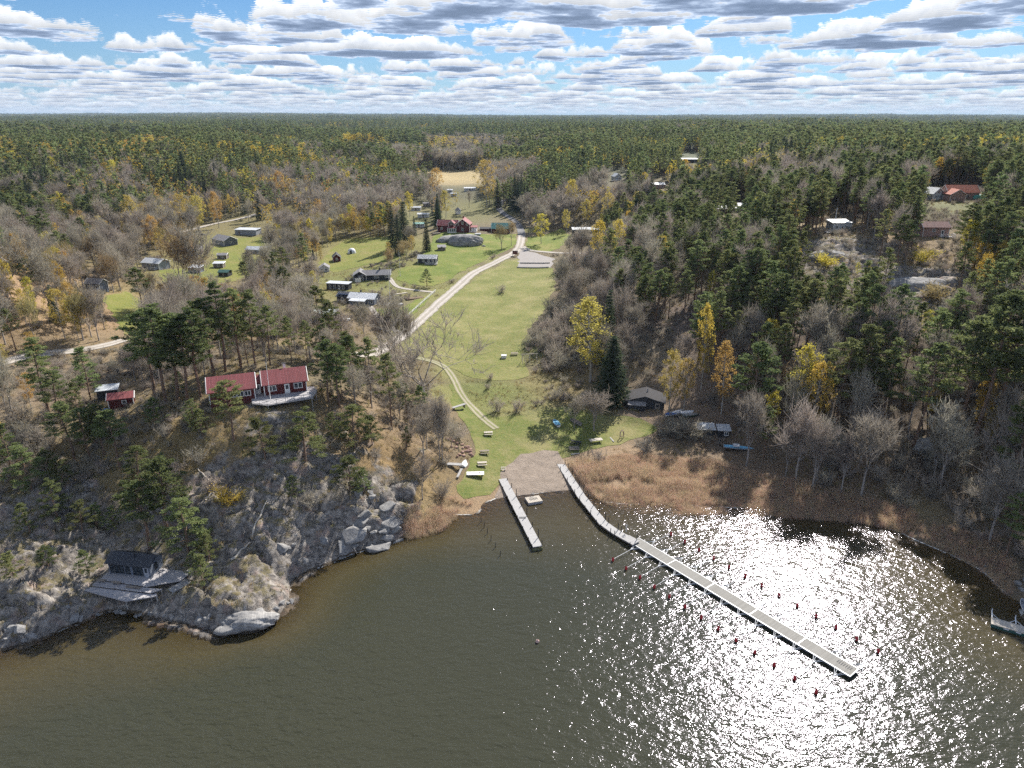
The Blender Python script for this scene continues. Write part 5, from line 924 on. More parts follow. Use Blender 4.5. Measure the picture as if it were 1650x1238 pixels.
scatter('brushwood', np.stack([x_, y_, glook(T, x_, y_)-.1], 1), rng.integers(0, 3, n_), np.stack([0*x_, 0*x_, rng.random(n_)*6.28], 1), np.stack([s_*1.25, s_*1.25, s_], 1), source_collection('brush_source', LIB['bush']['hi'][:3]))
print('trees', len(X), 'individual', used.sum(), 'undergrowth', n_)
# ------------------------------------------------------------------ built things
def gbox(s, cx, cy, cz, sx, sy, sz, rz=0, tilt=0):
    V = np.array([[x, y, z] for z in (-.5, .5) for x, y in ((-.5, -.5), (.5, -.5), (.5, .5), (-.5, .5))])*[sx, sy, sz]
    if tilt: c_, s_ = math.cos(tilt), math.sin(tilt); V = V@np.array([[c_, 0, s_], [0, 1, 0], [-s_, 0, c_]])
    c_, s_ = math.cos(rz), math.sin(rz); V = V@np.array([[c_, s_, 0], [-s_, c_, 0], [0, 0, 1]])+[cx, cy, cz]
    s.add(V, [[3, 2, 1, 0], [4, 5, 6, 7], [0, 1, 5, 4], [1, 2, 6, 5], [2, 3, 7, 6], [3, 0, 4, 7]])
def gext(s, prof, z0, z1):                                  # upright prism from a 4-corner outline
    p = np.array(prof); V = np.concatenate([np.c_[p, np.full(len(p), z0)], np.c_[p, np.full(len(p), z1)]]); n = len(p)
    for i in range(n): j = (i+1) % n; s.add(V[[i, j, j+n, i+n]], [[0, 1, 2, 3]])
    for a in range(1, n-1, 2):
        b_ = min(a+2, n-1); s.add(V[[0+n, a+n, a+1+n, b_+n]], [[0, 1, 2, 3]]); s.add(V[[0, a, a+1, b_]][::-1], [[0, 1, 2, 3]])
def part(name, mat, parent, *boxes, smooth=False):
    g = Geo()
    for b_ in boxes: gbox(g, *b_)
    return link(name, g.mesh(name, mat, smooth), parent)
def bar(name, mat, parent, p, q, w, h=None, k=4):
    g = Geo(); g.tube([p, q], [w/2, (h or w)/2], k); return link(name, g.mesh(name, mat), parent)
M = {}
def PM(name, *a, **k): M[name] = plain(name, *a, **k); return M[name]
PM('white_paint', (.78, .77, .74), .6, .06); PM('dark_glass', (.03, .04, .05), .12, .2); PM('red_paint', (.17, .022, .018), .8, .2, 3); PM('grey_wood', (.33, .32, .31), .85, .2, 4); PM('dark_paint', (.032, .034, .038), .7, .2); PM('concrete', (.38, .37, .36), .9, .15)
PM('white_metal', (.70, .71, .72), .45, .08); PM('bare_steel', (.29, .30, .31), .4, .1, metal=.3); PM('red_plastic', (.46, .03, .035), .45, .12); PM('pink_paint', (.50, .34, .29), .8, .1); PM('grey_paint', (.34, .36, .40), .75, .1); PM('blue_tarp', (.04, .14, .42), .5, .25, 6); PM('light_blue', (.20, .50, .68), .45, .15, 3)
PM('white_plastic', (.74, .74, .75), .35, .08); PM('green_dark', (.03, .09, .075), .5, .15); PM('old_wood', (.25, .21, .17), .9, .3, 4); PM('pale_wood', (.48, .43, .36), .85, .2, 4); PM('stone', (.30, .29, .28), .95, .35, 3, bmp=.1); PM('soil', (.16, .11, .07), .95, .3); PM('brick_red', (.30, .10, .07), .9, .2)
PM('black_rubber', (.02, .02, .022), .6, .1); PM('green_tarp', (.10, .42, .33), .5, .15); PM('moss_roof', (.16, .16, .08), .95, .4, 2); PM('solar_glass', (.02, .035, .08), .15, .1)
M['board_wall_red'] = stripes('board_wall_red', (.115, .016, .014), (.05, .01, .01), .22, 0, .8, .18, .02, .16); M['board_wall_dark'] = stripes('board_wall_dark', (.035, .037, .042), (.012, .012, .014), .22, 0, .8, .2)
M['board_wall_grey'] = stripes('board_wall_grey', (.32, .34, .38), (.12, .13, .15), .22, 0, .8, .12); M['board_wall_pink'] = stripes('board_wall_pink', (.50, .33, .28), (.25, .15, .13), .22, 0, .8, .1); M['board_wall_white'] = stripes('board_wall_white', (.68, .68, .67), (.4, .4, .4), .22, 0, .8, .06)
M['board_wall_blue'] = stripes('board_wall_blue', (.17, .20, .25), (.07, .08, .10), .16, 0, .75, .15); M['board_wall_brown'] = stripes('board_wall_brown', (.20, .16, .13), (.08, .06, .05), .22, 0, .85, .2)
M['tile_red'] = stripes('tile_red', (.33, .085, .085), (.14, .035, .035), .30, 0, .75, .16, .05, .2); M['tile_orange'] = stripes('tile_orange', (.46, .12, .06), (.2, .05, .03), .3, 0, .8, .15, .05, .2); M['tile_brown'] = stripes('tile_brown', (.26, .13, .11), (.12, .06, .05), .3, 0, .8, .15, .05, .2)
M['seam_white'] = stripes('seam_white', (.62, .64, .66), (.35, .36, .38), .62, 0, .45, .05, .05, .08); M['seam_dark'] = stripes('seam_dark', (.035, .040, .050), (.012, .014, .018), .55, 0, .5, .1, .05, .1); M['seam_grey'] = stripes('seam_grey', (.30, .32, .34), (.15, .16, .17), .5, 0, .5, .12, .04, .1)
M['seam_green'] = stripes('seam_green', (.12, .34, .28), (.05, .18, .15), .5, 0, .5, .1, .04, .1); M['felt_dark'] = PM('felt_dark', (.045, .043, .046), .95, .3, 2); M['felt_grey'] = PM('felt_grey', (.24, .23, .23), .95, .25, 2); M['roof_pale'] = PM('roof_pale', (.48, .50, .52), .6, .15, 2); M['seam_paleGreen'] = PM('roof_pale_green', (.36, .42, .40), .6, .15, 2)
M['deck_x'] = stripes('deck_boards', (.44, .42, .42), (.16, .15, .15), .145, 1, .8, .14, .01, .13); M['deck_y'] = stripes('deck_boards_across', (.25, .24, .215), (.15, .14, .13), .15, 0, .8, .14, .01, .13); M['pier_white'] = stripes('pale_pier_boards', (.40, .39, .38), (.2, .19, .18), .15, 0, .8, .08, .01, .12)

class House:
    def __init__(s, name, u, v, rot, label, cat='house', dz=0, group=None, xy=None):
        x, y, z = at(u, v) if xy is None else (xy[0], xy[1], gz(*xy)); s.z = z+dz; s.m = depth_of(x, y, z)/F
        s.r = empty(name, (x, y, s.z), R(rot)); tag(s.r, label, cat, group); s.w = []
    def wing(s, cx, cy, L, W, hw, hr, wall, roof, z0=0, trim='white_paint', ov=.4, skirt=1.5, shed=False, turn=False, roofname='roof'):
        """ridge along x (turn: along y); shed: one slope falling to the front"""
        g = Geo(); a, b = (L/2, W/2)
        def T_(p):
            p = np.array(p, float)
            if turn: p = np.stack([-p[:, 1], p[:, 0], p[:, 2]], 1)
            return p+[cx, cy, z0]
        if shed:
            h0, h1 = hw, hw+hr
            V = [(-a, -b, -skirt), (a, -b, -skirt), (a, b, -skirt), (-a, b, -skirt), (-a, -b, h0), (a, -b, h0), (a, b, h1), (-a, b, h1)]
            g.add(T_(V), [[0, 1, 5, 4], [1, 2, 6, 5], [2, 3, 7, 6], [3, 0, 4, 7], [4, 5, 6, 7]])
        else:
            V = [(-a, -b, -skirt), (a, -b, -skirt), (a, b, -skirt), (-a, b, -skirt), (-a, -b, hw), (a, -b, hw), (a, b, hw), (-a, b, hw), (-a, 0, hw+hr), (a, 0, hw+hr), (-a, 0, -skirt), (a, 0, -skirt)]
            g.add(T_(V), [[0, 1, 5, 4], [2, 3, 7, 6], [1, 11, 9, 5], [11, 2, 6, 9], [3, 10, 8, 7], [10, 0, 4, 8]])
        wl = link('wall', g.mesh('wall', M[wall]), s.r)
        g = Geo(); t = .14
        if shed:
            k = hr/W; A = (-a-ov, -b-ov, hw-k*ov+.02); B = (a+ov, -b-ov, hw-k*ov+.02); C_ = (a+ov, b+ov, hw+hr+k*ov+.02); D_ = (-a-ov, b+ov, hw+hr+k*ov+.02)
            lo = [A, B, C_, D_]; V = lo+[(x, y, z+t) for x, y, z in lo]; g.add(T_(V), [[3, 2, 1, 0], [4, 5, 6, 7], [0, 1, 5, 4], [1, 2, 6, 5], [2, 3, 7, 6], [3, 0, 4, 7]])
        else:
            k = hr/b
            for sg in (-1, 1):
                lo = [(-a-ov, sg*(b+ov), hw-k*ov+.02), (a+ov, sg*(b+ov), hw-k*ov+.02), (a+ov, 0, hw+hr+.02), (-a-ov, 0, hw+hr+.02)]; V = lo+[(x, y, z+t) for x, y, z in lo]
                g.add(T_(V), [[3, 2, 1, 0], [4, 5, 6, 7], [0, 1, 5, 4], [1, 2, 6, 5], [2, 3, 7, 6], [3, 0, 4, 7]])
        rf = link(roofname, g.mesh('roof', M[roof]), s.r)
        if trim:
            g = Geo()
            for sx in (-1, 1):
                x = sx*(a+ov+.04)
                if shed: L_ = [((x, -b-ov, hw-k*ov+.06), (x, b+ov, hw+hr+k*ov+.06))]
                else: L_ = [((x, -b-ov, hw-k*ov+.06), (x, 0, hw+hr+.1)), ((x, b+ov, hw-k*ov+.06), (x, 0, hw+hr+.1))]
                for p, q in L_: pq = T_([p, q]); g.tube(pq, [.11, .11], 4)
            for sx in (-1, 1):
                for sy in (-1, 1):
                    hh = (hw if not shed or sy < 0 else hw+hr); c_ = T_([(sx*(a+.03), sy*(b+.03), 0)])[0]; gbox(g, c_[0], c_[1], z0+hh/2-.15, .17, .17, hh)
            link('trim', g.mesh('trim', M[trim]), s.r)
        s.w.append((cx, cy, L, W, z0, turn, hw, hr)); return wl, rf
    def win(s, i, side, pos, z, w=1.1, h=1.1, fr='white_paint', name='window', pane='dark_glass', n=1):
        cx, cy, L, W, z0, turn, hw, hr = s.w[i]; a, b = (L/2, W/2) if not turn else (W/2, L/2)
        nx, ny, px, py = {'f': (0, -1, pos, -b), 'b': (0, 1, pos, b), 'l': (-1, 0, -a, pos), 'r': (1, 0, a, pos)}[side]
        X_, Y_ = cx+px+nx*.04, cy+py+ny*.04; g = Geo(); rz = 0 if nx == 0 else math.pi/2
        tx, ty = (1, 0) if nx == 0 else (0, 1); e = .07
        gbox(g, X_, Y_, z0+z+h/2, w+2*e, .08, .11, rz); gbox(g, X_, Y_, z0+z-h/2, w+2*e, .08, .11, rz)
        for k in range(n+1): q_ = -w/2+w*k/n; gbox(g, X_+tx*q_, Y_+ty*q_, z0+z, .11, .085, h-.1, rz)
        f_ = link(name, g.mesh(name, M[fr]), s.r); g = Geo(); gbox(g, cx+px+nx*.015, cy+py+ny*.015, z0+z, w, .05, h, rz); link('pane', g.mesh('pane', M[pane]), f_); return f_
    def door(s, i, side, pos, w=.95, h=2.0, mat='white_paint', z=0):
        cx, cy, L, W, z0, turn, hw, hr = s.w[i]; a, b = (L/2, W/2) if not turn else (W/2, L/2)
        nx, ny, px, py = {'f': (0, -1, pos, -b), 'b': (0, 1, pos, b), 'l': (-1, 0, -a, pos), 'r': (1, 0, a, pos)}[side]; rz = 0 if nx == 0 else math.pi/2
        d_ = part('door', M[mat], s.r, (cx+px+nx*.05, cy+py+ny*.05, z0+z+h/2, w, .1, h, rz)); part('door_window', M['dark_glass'], d_, (cx+px+nx*.11, cy+py+ny*.11, z0+z+h*.66, w*.55, .03, h*.42, rz)); return d_
    def chimney(s, i, x, y, h=1.0, w=.55, mat='concrete', rf=None):
        cx, cy, L, W, z0, turn, hw, hr = s.w[i]; zt = z0+hw+hr; c_ = part('chimney', M[mat], rf or s.r, (cx+x, cy+y, zt-.3+h/2, w, w, h+.6)); part('chimney_cap', M['dark_paint'], c_, (cx+x, cy+y, zt+h+.04, w+.15, w+.15, .07))
    def deck(s, cx, cy, sx, sy, z, rail=None, mat='deck_x', rz=0, legs=True, railm='white_paint', drop=2.2, outline=None):
        g = Geo(); pr = outline or [(cx-sx/2, cy-sy/2), (cx+sx/2, cy-sy/2), (cx+sx/2, cy+sy/2), (cx-sx/2, cy+sy/2)]
        gext(g, pr, z-.16, z); d_ = link('deck', g.mesh('deck', M[mat]), s.r)
        if legs:
            for (x, y) in pr: gg = Geo(); gbox(gg, x*.96+cx*.04, y*.96+cy*.04, z-.16-drop/2, .14, .14, drop); link('deck_post', gg.mesh('deck_post', M['grey_wood']), d_)
        if rail:
            g = Geo()
            for i, j in rail:
                (x1, y1), (x2, y2) = pr[i], pr[j]; n = max(1, round(math.hypot(x2-x1, y2-y1)/1.7))
                for k in range(n+1): x, y = x1+(x2-x1)*k/n, y1+(y2-y1)*k/n; gbox(g, x, y, z+.45, .09, .09, .95)
                for zz_ in (.93, .12): g.tube([(x1, y1, z+zz_), (x2, y2, z+zz_)], [.055, .055], 4)
                for k in range(n):
                    A_ = (x1+(x2-x1)*k/n, y1+(y2-y1)*k/n); B_ = (x1+(x2-x1)*(k+1)/n, y1+(y2-y1)*(k+1)/n)
                    g.tube([(*A_, z+.12), (*B_, z+.9)], [.03, .03], 4); g.tube([(*A_, z+.9), (*B_, z+.12)], [.03, .03], 4)
            link('railing', g.mesh('railing', M[railm]), d_)
        return d_
# --- red cottage on the left hilltop
h = House('red_cottage', 418, 643, 20, 'long red cottage with two red tiled roofs and railed deck on the left hilltop', 'house', dz=.9)
h.wing(-4.9, 1.0, 8.4, 5.8, 2.5, 2.0, 'board_wall_red', 'tile_red'); h.wing(5.3, 1.6, 8.2, 5.4, 2.5, 1.9, 'board_wall_red', 'tile_red'); h.wing(.2, 2.4, 2.6, 3.6, 2.4, 1.0, 'board_wall_red', 'tile_red', ov=.1)
for px_ in (.2, 1.55): h.win(0, 'f', px_, 1.35, 1.1, 1.0, n=2)
h.win(1, 'f', -2.6, 1.45, 1.5, 1.1, n=2); h.win(1, 'f', 2.5, 1.45, 1.6, 1.1, n=2); h.door(1, 'f', .3, 1.0, 2.05, z=.05); h.door(2, 'f', -.2, .95, 2.05, z=.05); h.win(0, 'l', 0, 1.5, 1.1, 1.0, n=2); h.win(0, 'f', 2.9, 1.35, 1.1, 1.0, n=2); h.win(1, 'r', 0, 1.5, 1.0, 1.0, n=2); h.chimney(1, .3, .9, .9, .5, 'white_paint')
h.deck(5, -3, 0, 0, .05, rail=[(0, 1), (1, 2), (2, 3)], outline=[(-1.4, -4.6), (1.4, -6.6), (10.2, -5.6), (11.4, -1.6), (11.0, 1.2), (-1.2, 1.2)], drop=4.6, railm='grey_wood')
x, y, z = at(437, 652); e = empty('flagpole', (x, y, z-.5)); tag(e, 'white flagpole at the left corner of the deck of the red hilltop cottage', 'flagpole'); bar('pole', M['white_paint'], e, (0, 0, 0), (0, 0, 9.5), .16, .08, 6); part('foot', M['concrete'], e, (0, 0, .2, .5, .5, .5))
# --- small red shed and its neighbour
h = House('red_shed', 198, 652, 20, 'small red shed with a low red roof among pines on the left hill', 'shed'); h.wing(0, 0, 4.6, 3.0, 1.9, .8, 'board_wall_red', 'tile_red', ov=.25); h.win(0, 'f', .6, 1.1, .8, .7); h.door(0, 'r', 0, .8, 1.8, 'red_paint')
h = House('grey_shed', 176, 640, 20, 'flat grey roofed shed just behind the small red shed', 'shed'); h.wing(0, 0, 4.0, 2.6, 2.0, .3, 'board_wall_dark', 'roof_pale', ov=.25, shed=True, trim=None); h.door(0, 'f', .8, .8, 1.8, 'dark_paint')
g = Geo(); gbox(g, 0, 0, .2, 1.7, 1.1, .5, .4); gbox(g, .3, .1, .5, 1.0, .8, .25, .2); x, y, z = at(168, 664); o = link('tarpaulin', g.mesh('tarpaulin', M['blue_tarp']), None, (x, y, z)); tag(o, 'bright blue tarpaulin over a low heap below the small red shed', 'tarpaulin')
# --- cabin on the shore with terraced deck
h = House('shore_cabin', 216, 931, -9, 'blue grey cabin with a black metal roof and stepped deck on the left shore', 'cabin', dz=.75)
h.wing(-.2, 1.3, 7.6, 3.4, 2.2, .95, 'board_wall_blue', 'seam_dark', trim=None, ov=.35, skirt=2.2)
for px_ in (-3.1, -2.25, -1.4, -.3): h.win(0, 'f', px_, 1.15, .75, 1.75, 'dark_paint')
for px_ in (1.15, 2.0): h.win(0, 'f', px_, 1.15, .8, 1.85, 'dark_paint')
h.door(0, 'f', 3.1, .85, 1.95, 'grey_paint'); h.win(0, 'r', -.2, 1.3, .7, 1.1, 'dark_paint'); c_ = bar('stove_pipe', M['dark_paint'], h.r, (.5, .6, 2.6), (.5, .6, 4.2), .22, .22, 8)
h.deck(0, 0, 0, 0, .02, outline=[(-4.5, -2.2), (4.4, -2.7), (9.0, -.4), (9.4, 3.6), (4.0, 2.9), (-4.4, 2.9)], mat='deck_x', drop=1.6); h.deck(0, 0, 0, 0, -.28, outline=[(-5.0, -3.5), (5.8, -3.8), (7.0, -2.6), (4.4, -2.71), (-4.5, -2.21), (-5.0, -2.2)], drop=1.3); h.deck(0, 0, 0, 0, -.58, outline=[(-6.2, -4.5), (2.8, -6.0), (7.0, -4.0), (6.4, -3.4), (5.8, -3.81), (-5.0, -3.51)], drop=1.6)
part('bench', M['old_wood'], h.r, (-4.0, -2.5, .1, 1.6, .4, .12), (-1.2, -2.6, .1, 1.6, .4, .12), (2.2, -3.1, -.1, 2.6, .35, .12))
g = Geo(); [gbox(g, i*1.0, -i*.1, .3+i*.16, 1.0, 1.6, .08, .1) for i in range(-1, 2)]; gbox(g, 0, .6, .1, 3.0, .12, .3); gbox(g, 0, -.6, .1, 3.0, .12, .3); x, y, z = at(300, 950); o = link('landing_steps', g.mesh('landing_steps', M['grey_wood']), None, (x-1.0, y, z+.35), R(50)); tag(o, 'weathered grey plank steps on the rock at the right side of the cabin deck', 'steps')
# --- white roofed house and its garden
h = House('white_roofed_house', 578, 488, -12, 'dark house with a pale ribbed metal roof and a solar panelled wing beside the road', 'house')
h.wing(2.2, .5, 10.5, 6.2, 2.4, 1.4, 'board_wall_blue', 'seam_white', trim=None); h.wing(1.6, -3.9, 5.8, 2.8, 2.0, .35, 'board_wall_blue', 'seam_white', trim=None, shed=True, ov=.3); h.wing(-5.2, 2.2, 7.0, 5.4, 2.3, 1.2, 'board_wall_dark', 'seam_dark', trim=None)
for px_ in (-.6, 2.4, 4.2): h.win(0, 'f', px_, 1.4, 1.0, 1.1)
h.win(1, 'f', -1.0, 1.2, 1.2, 1.0, n=2); h.win(1, 'f', 1.0, 1.2, 1.2, 1.0, n=2); h.win(2, 'f', 1.2, 1.4, .8, 1.3); h.door(2, 'f', -1.2); h.door(0, 'r', 0)
for i in range(4): part('solar_panel', M['solar_glass'], h.r, (-7.6+i*1.6, .55, 3.03, 1.45, 1.7, .06, 0)).rotation_euler = (0, 0, 0)
h.chimney(0, -1.6, .9, .8, .5, 'dark_paint'); h.deck(9.5, -.5, 6, 5.4, .1, mat='deck_y', legs=False); h.deck(5.2, -5.2, 3.6, 2.2, .12, mat='deck_y', legs=False)
h = House('flat_roofed_annex', 547, 466, -12, 'black annex with a flat pale roof behind the solar panelled wing', 'annex'); h.wing(0, 0, 9.5, 3.6, 2.6, .15, 'board_wall_dark', 'roof_pale', shed=True, trim=None, ov=.25); [h.win(0, 'f', p_, 1.3, .8, 1.4) for p_ in (-3.2, -1.2, 2.6)]; h.door(0, 'f', .8)
h = House('black_cottage', 598, 450, 8, 'black L shaped cottage with grey roofs and white windows behind the white roofed house', 'house'); h.wing(2.5, 0, 11.5, 5.6, 2.4, 1.5, 'board_wall_dark', 'felt_grey'); h.wing(-4.6, .6, 6.6, 5.4, 2.4, 1.6, 'board_wall_dark', 'felt_grey', turn=True)
h.win(0, 'f', 4.6, 1.5, 1.9, 1.0, n=3); h.win(0, 'f', 0, 1.5, 1.9, 1.0, n=3); h.win(1, 'f', 0, 1.5, 1.2, 1.1, n=2); h.door(0, 'f', 2.4, mat='dark_paint'); h.chimney(0, 1.4, .2, .9, .7, 'dark_paint')
x, y, z = at(577, 455); g = Geo(); gbox(g, 0, 0, .9, 2.6, .12, 1.7, 0); o = link('garden_screen', g.mesh('garden_screen', M['white_paint']), None, (x, y, z), R(10)); tag(o, 'pale upright garden screen in front of the left gable of the black cottage', 'screen')
for (u, vb, vt, lab) in ((645, 445, 405, 'white flagpole on the lawn right of the black cottage'), (629, 488, 432, 'tall white flagpole beside the terrace of the white roofed house')):
    x, y, z = at(u, vb); hh = (vb-vt)*depth_of(x, y, z)/F/.95; e = empty('flagpole', (x, y, z)); tag(e, lab, 'flagpole'); bar('pole', M['white_paint'], e, (0, 0, 0), (0, 0, hh), .22, .1, 6); part('foot', M['concrete'], e, (0, 0, .15, .5, .5, .3))
# picket fence along the road
A_, B_ = at(647, 520), at(702, 470); e = empty('picket_fence', A_); tag(e, 'white picket fence along the road beside the white roofed house', 'fence'); L_ = math.hypot(B_[0]-A_[0], B_[1]-A_[1]); n = 26
g1, g2 = Geo(), Geo()
for i in range(n):
    t = (i+.5)/n; x, y = (B_[0]-A_[0])*t, (B_[1]-A_[1])*t; z = gz(x+A_[0], y+A_[1])-A_[2]; gbox(g1, x, y, z+.62, L_/n*.55, .05, .95, math.atan2(B_[1]-A_[1], B_[0]-A_[0]))
    if i % 3 == 0: gg = Geo(); gbox(gg, x, y+.07, z+.5, .14, .14, 1.3); link('post', gg.mesh('post', M['white_paint']), e)
link('pickets', g1.mesh('pickets', M['white_paint']), e); g2.tube([(0, .04, gz(*A_[:2])-A_[2]+.8), (B_[0]-A_[0], B_[1]-A_[1]+.04, B_[2]-A_[2]+.8)], [.05, .05], 4); link('rail', g2.mesh('rail', M['white_paint']), e)
# garden beds, terraces
def slab(name, u, v, sx, sy, sz, rot, mat, label, cat, dz=0):
    x, y, z = at(u, v); g = Geo(); gbox(g, 0, 0, sz/2-.1, sx, sy, sz+.1); o = link(name, g.mesh(name, M[mat]), None, (x, y, z+dz), R(rot)); tag(o, label, cat); return o
def table_(u, v, rot, label, top='pale_wood', L=2.0, W=.75, hgt=.75, benches=True, leg='old_wood', cat='picnic table', name='picnic_table', group=None):
    x, y, z = at(u, v); e = empty(name, (x, y, z+.02), R(rot)); tag(e, label, cat, group)
    part('tabletop', M[top], e, *[(0, -W/2+W*(i+.5)/4, hgt-.03, L, W/4-.02, .06) for i in range(4)])
    for sg in (-1, 1):
        if benches: part('bench', M[top], e, (0, sg*(W/2+.38), .45, L, .30, .06))
        g = Geo(); xx = sg*(L/2-.3)
        if benches: g.tube([(xx, -W/2-.4, 0), (xx, -.15, hgt-.08)], [.05, .05], 4); g.tube([(xx, W/2+.4, 0), (xx, .15, hgt-.08)], [.05, .05], 4); g.tube([(xx, -W/2-.5, .40), (xx, W/2+.5, .40)], [.045, .045], 4)
        else: g.tube([(xx, -W/3, 0), (xx, -W/3, hgt-.06)], [.05, .05], 4); g.tube([(xx, W/3, 0), (xx, W/3, hgt-.06)], [.05, .05], 4)
        link('leg', g.mesh('leg', M[leg]), e)
    return e
slab('flower_bed', 668, 481, 7, 2.6, .3, 25, 'soil', 'dark planted bed just inside the picket fence', 'flower bed'); slab('garden_bed', 645, 474, 6, 1.2, .35, 30, 'pale_wood', 'pale timber edged bed behind the picket fence', 'garden bed'); slab('stone_bed', 640, 492, 4.5, 2.2, .5, 30, 'stone', 'round stone edged bed beside the garden lawn', 'stone bed')
table_(556, 517, -5, 'white garden table with benches under bare trees below the white roofed house', 'white_paint', 3.4, 1.2, leg='white_paint', cat='garden table', name='garden_table')
h = House('open_shed', 524, 512, -5, 'low shed with a pale green roof at the lower left of the white roofed house', 'shed'); h.wing(0, 0, 8.2, 3.6, 1.7, .7, 'board_wall_brown', 'seam_paleGreen', shed=True, trim=None); h.door(0, 'f', 3, .8, 1.6, 'old_wood')
# --- other village buildings: u, v, size m (L, W, wall, roof), rot, materials, extras
def hut(name, u, v, L, W, hw, hr, rot, wall, roof, label, cat='cottage', turn=False, shed=False, wins=((-.25, 1.4), (.25, 1.4)), door=0., trim='white_paint', chim=False, side=False, deck=None, pxw=None, ov=.35):
    h = House(name, u, v, rot, label, cat)
    if pxw: k = pxw*h.m/L; L *= k; W *= min(1.3, max(.8, k))
    h.wing(0, W/2 if not turn else L/2, L, W, hw, hr, wall, roof, turn=turn, shed=shed, trim=trim, ov=ov); fw = W if turn else L
    for p_, z_ in wins: h.win(0, 'f', p_*fw, z_, .95, .95, n=2)
    if door is not None: h.door(0, 'f', door*fw, mat='white_paint' if trim else 'old_wood')
    if side: h.win(0, 'l', 0, 1.4, .9, .9); h.win(0, 'r', 0, 1.4, .9, .9)
    if chim: h.chimney(0, L*.15 if not turn else 0, 0 if turn else W*.1, .7, .5)
    if deck: h.deck(deck[0], -deck[2]/2-.02, deck[1], deck[2], .1, rail=[(0, 1), (1, 2)], drop=1.0)
    return h
hut('dark_cottage', 688, 425, 7.6, 5, 2.3, 1.3, -4, 'board_wall_dark', 'seam_grey', 'small dark cottage with a blue grey roof and white windows below the grey rock', wins=((-.2, 1.3), (.1, 1.3), (.33, 1.3)), door=None, deck=(2.2, 5.5, 2.0), pxw=29)
hut('play_shed', 712, 404, 2.8, 2.4, 1.6, .6, 8, 'board_wall_brown', 'felt_grey', 'little open wooden shed on the lawn between the dark cottage and the grey rock', 'shed', shed=True, wins=(), trim=None, pxw=12)
hut('red_garden_shed', 543, 422, 7, 4.5, 2.2, 1.6, 15, 'board_wall_red', 'felt_dark', 'small dark red shed with a gable among leafless trees in the village', 'shed', turn=True, wins=((0, 1.3),), door=None, pxw=16)
hut('white_gabled_hut', 523, 439, 4, 4, 2.1, 1.3, 12, 'board_wall_white', 'felt_grey', 'white gabled hut with a grey roof between the red shed and the black cottage', 'hut', turn=True, wins=((-.2, 1.2), (.2, 1.2)), door=None, pxw=15)
hut('low_grey_shed', 484, 460, 5, 3.6, 1.6, .9, -8, 'board_wall_brown', 'felt_grey', 'low grey roofed shed half hidden in the bare wood left of the black cottage', 'shed', wins=(), pxw=18, trim=None)
hut('dark_barn', 396, 379, 12, 6, 2.9, .25, -8, 'board_wall_grey', 'roof_pale', 'long grey barn with a flat pale roof beside the village road', 'barn', shed=True, wins=(), door=-.3, trim=None, pxw=36)
h = hut('grey_gabled_house', 352, 395, 10, 7, 2.7, 2.0, -38, 'board_wall_grey', 'felt_grey', 'grey blue house with a gable window and a grey roof amid the village lawns', 'house', turn=False, wins=((-.3, 1.4), (.1, 1.4)), side=True, pxw=34); h.win(0, 'l', 0, 2.9, 1.5, .9)
hut('porch_cottage', 307, 410, 9, 6, 2.3, 1.5, 14, 'board_wall_brown', 'felt_grey', 'brown cottage with a grey hipped roof and a covered porch', wins=((-.1, 1.2), (.2, 1.2)), trim=None, pxw=34, deck=(1, 5, 1.6))
hut('grey_long_cottage', 412, 409, 10, 5, 2.0, 1.2, -10, 'board_wall_grey', 'roof_pale', 'grey cottage with a pale roof at the right edge of the village lawns', wins=((-.3, 1.2),), trim=None, pxw=34)
hut('brick_shed', 358, 418, 3.6, 3, 2.0, .7, 4, 'board_wall_brown', 'felt_grey', 'small brown shed with a grey roof below the grey gabled house', 'shed', wins=((0, 1.2),), door=None, pxw=14)
hut('white_porch_hut', 352, 432, 4, 3, 2.0, .3, 4, 'board_wall_brown', 'roof_pale', 'brown hut with a bright flat roof edge in the middle of the village', 'hut', shed=True, wins=((0, 1.2),), door=None, pxw=15)
hut('open_village_hut', 313, 440, 4.6, 4, 2.3, .25, -3, 'board_wall_blue', 'roof_pale', 'dark hut with a bright flat roof on the village lawn', 'hut', shed=True, wins=((-.2, 1.1), (.2, 1.1)), door=None, pxw=18)
hut('green_shed', 360, 446, 4.5, 4, 1.9, .7, -6, 'board_wall_dark', 'green_dark', 'dark green shed with small skylight at the lower end of the village', 'shed', wins=(), pxw=16, trim=None)
hut('blue_village_house', 243, 433, 8, 5.5, 2.5, 1.5, -18, 'board_wall_grey', 'roof_pale', 'grey house with a pale roof and blue trim at the left of the village lawn', 'house', turn=False, wins=((-.25, 1.3), (.2, 1.3)), pxw=34, deck=(2.2, 4, 2.2))
hut('grey_cottage', 150, 468, 7, 5, 2.5, 1.4, -12, 'board_wall_blue', 'felt_grey', 'grey blue cottage with white framed glass doors at the far left', wins=((-.25, 1.3), (.05, 1.3)), door=.3, pxw=26, deck=(1.6, 3.2, 1.6))
hut('turf_roofed_shed', 70, 443, 8, 4, 2.0, .5, 4, 'board_wall_dark', 'moss_roof', 'black shed with a mossy turf roof at the top of the brown slope', 'shed', shed=True, wins=(), trim=None, pxw=26)
hut('hillside_cabin', 192, 374, 8, 6, 2.4, 1.0, 10, 'board_wall_brown', 'felt_dark', 'dark cabin among orange birches at the upper left', 'cabin', wins=((-.25, 1.3), (.25, 1.3)), trim=None, pxw=24)
hut('long_low_hut', 276, 378, 7, 3, 1.7, .4, 6, 'board_wall_brown', 'roof_pale', 'long low hut with a pale green roof under the ochre birches', 'hut', shed=True, wins=(), trim=None, pxw=20)
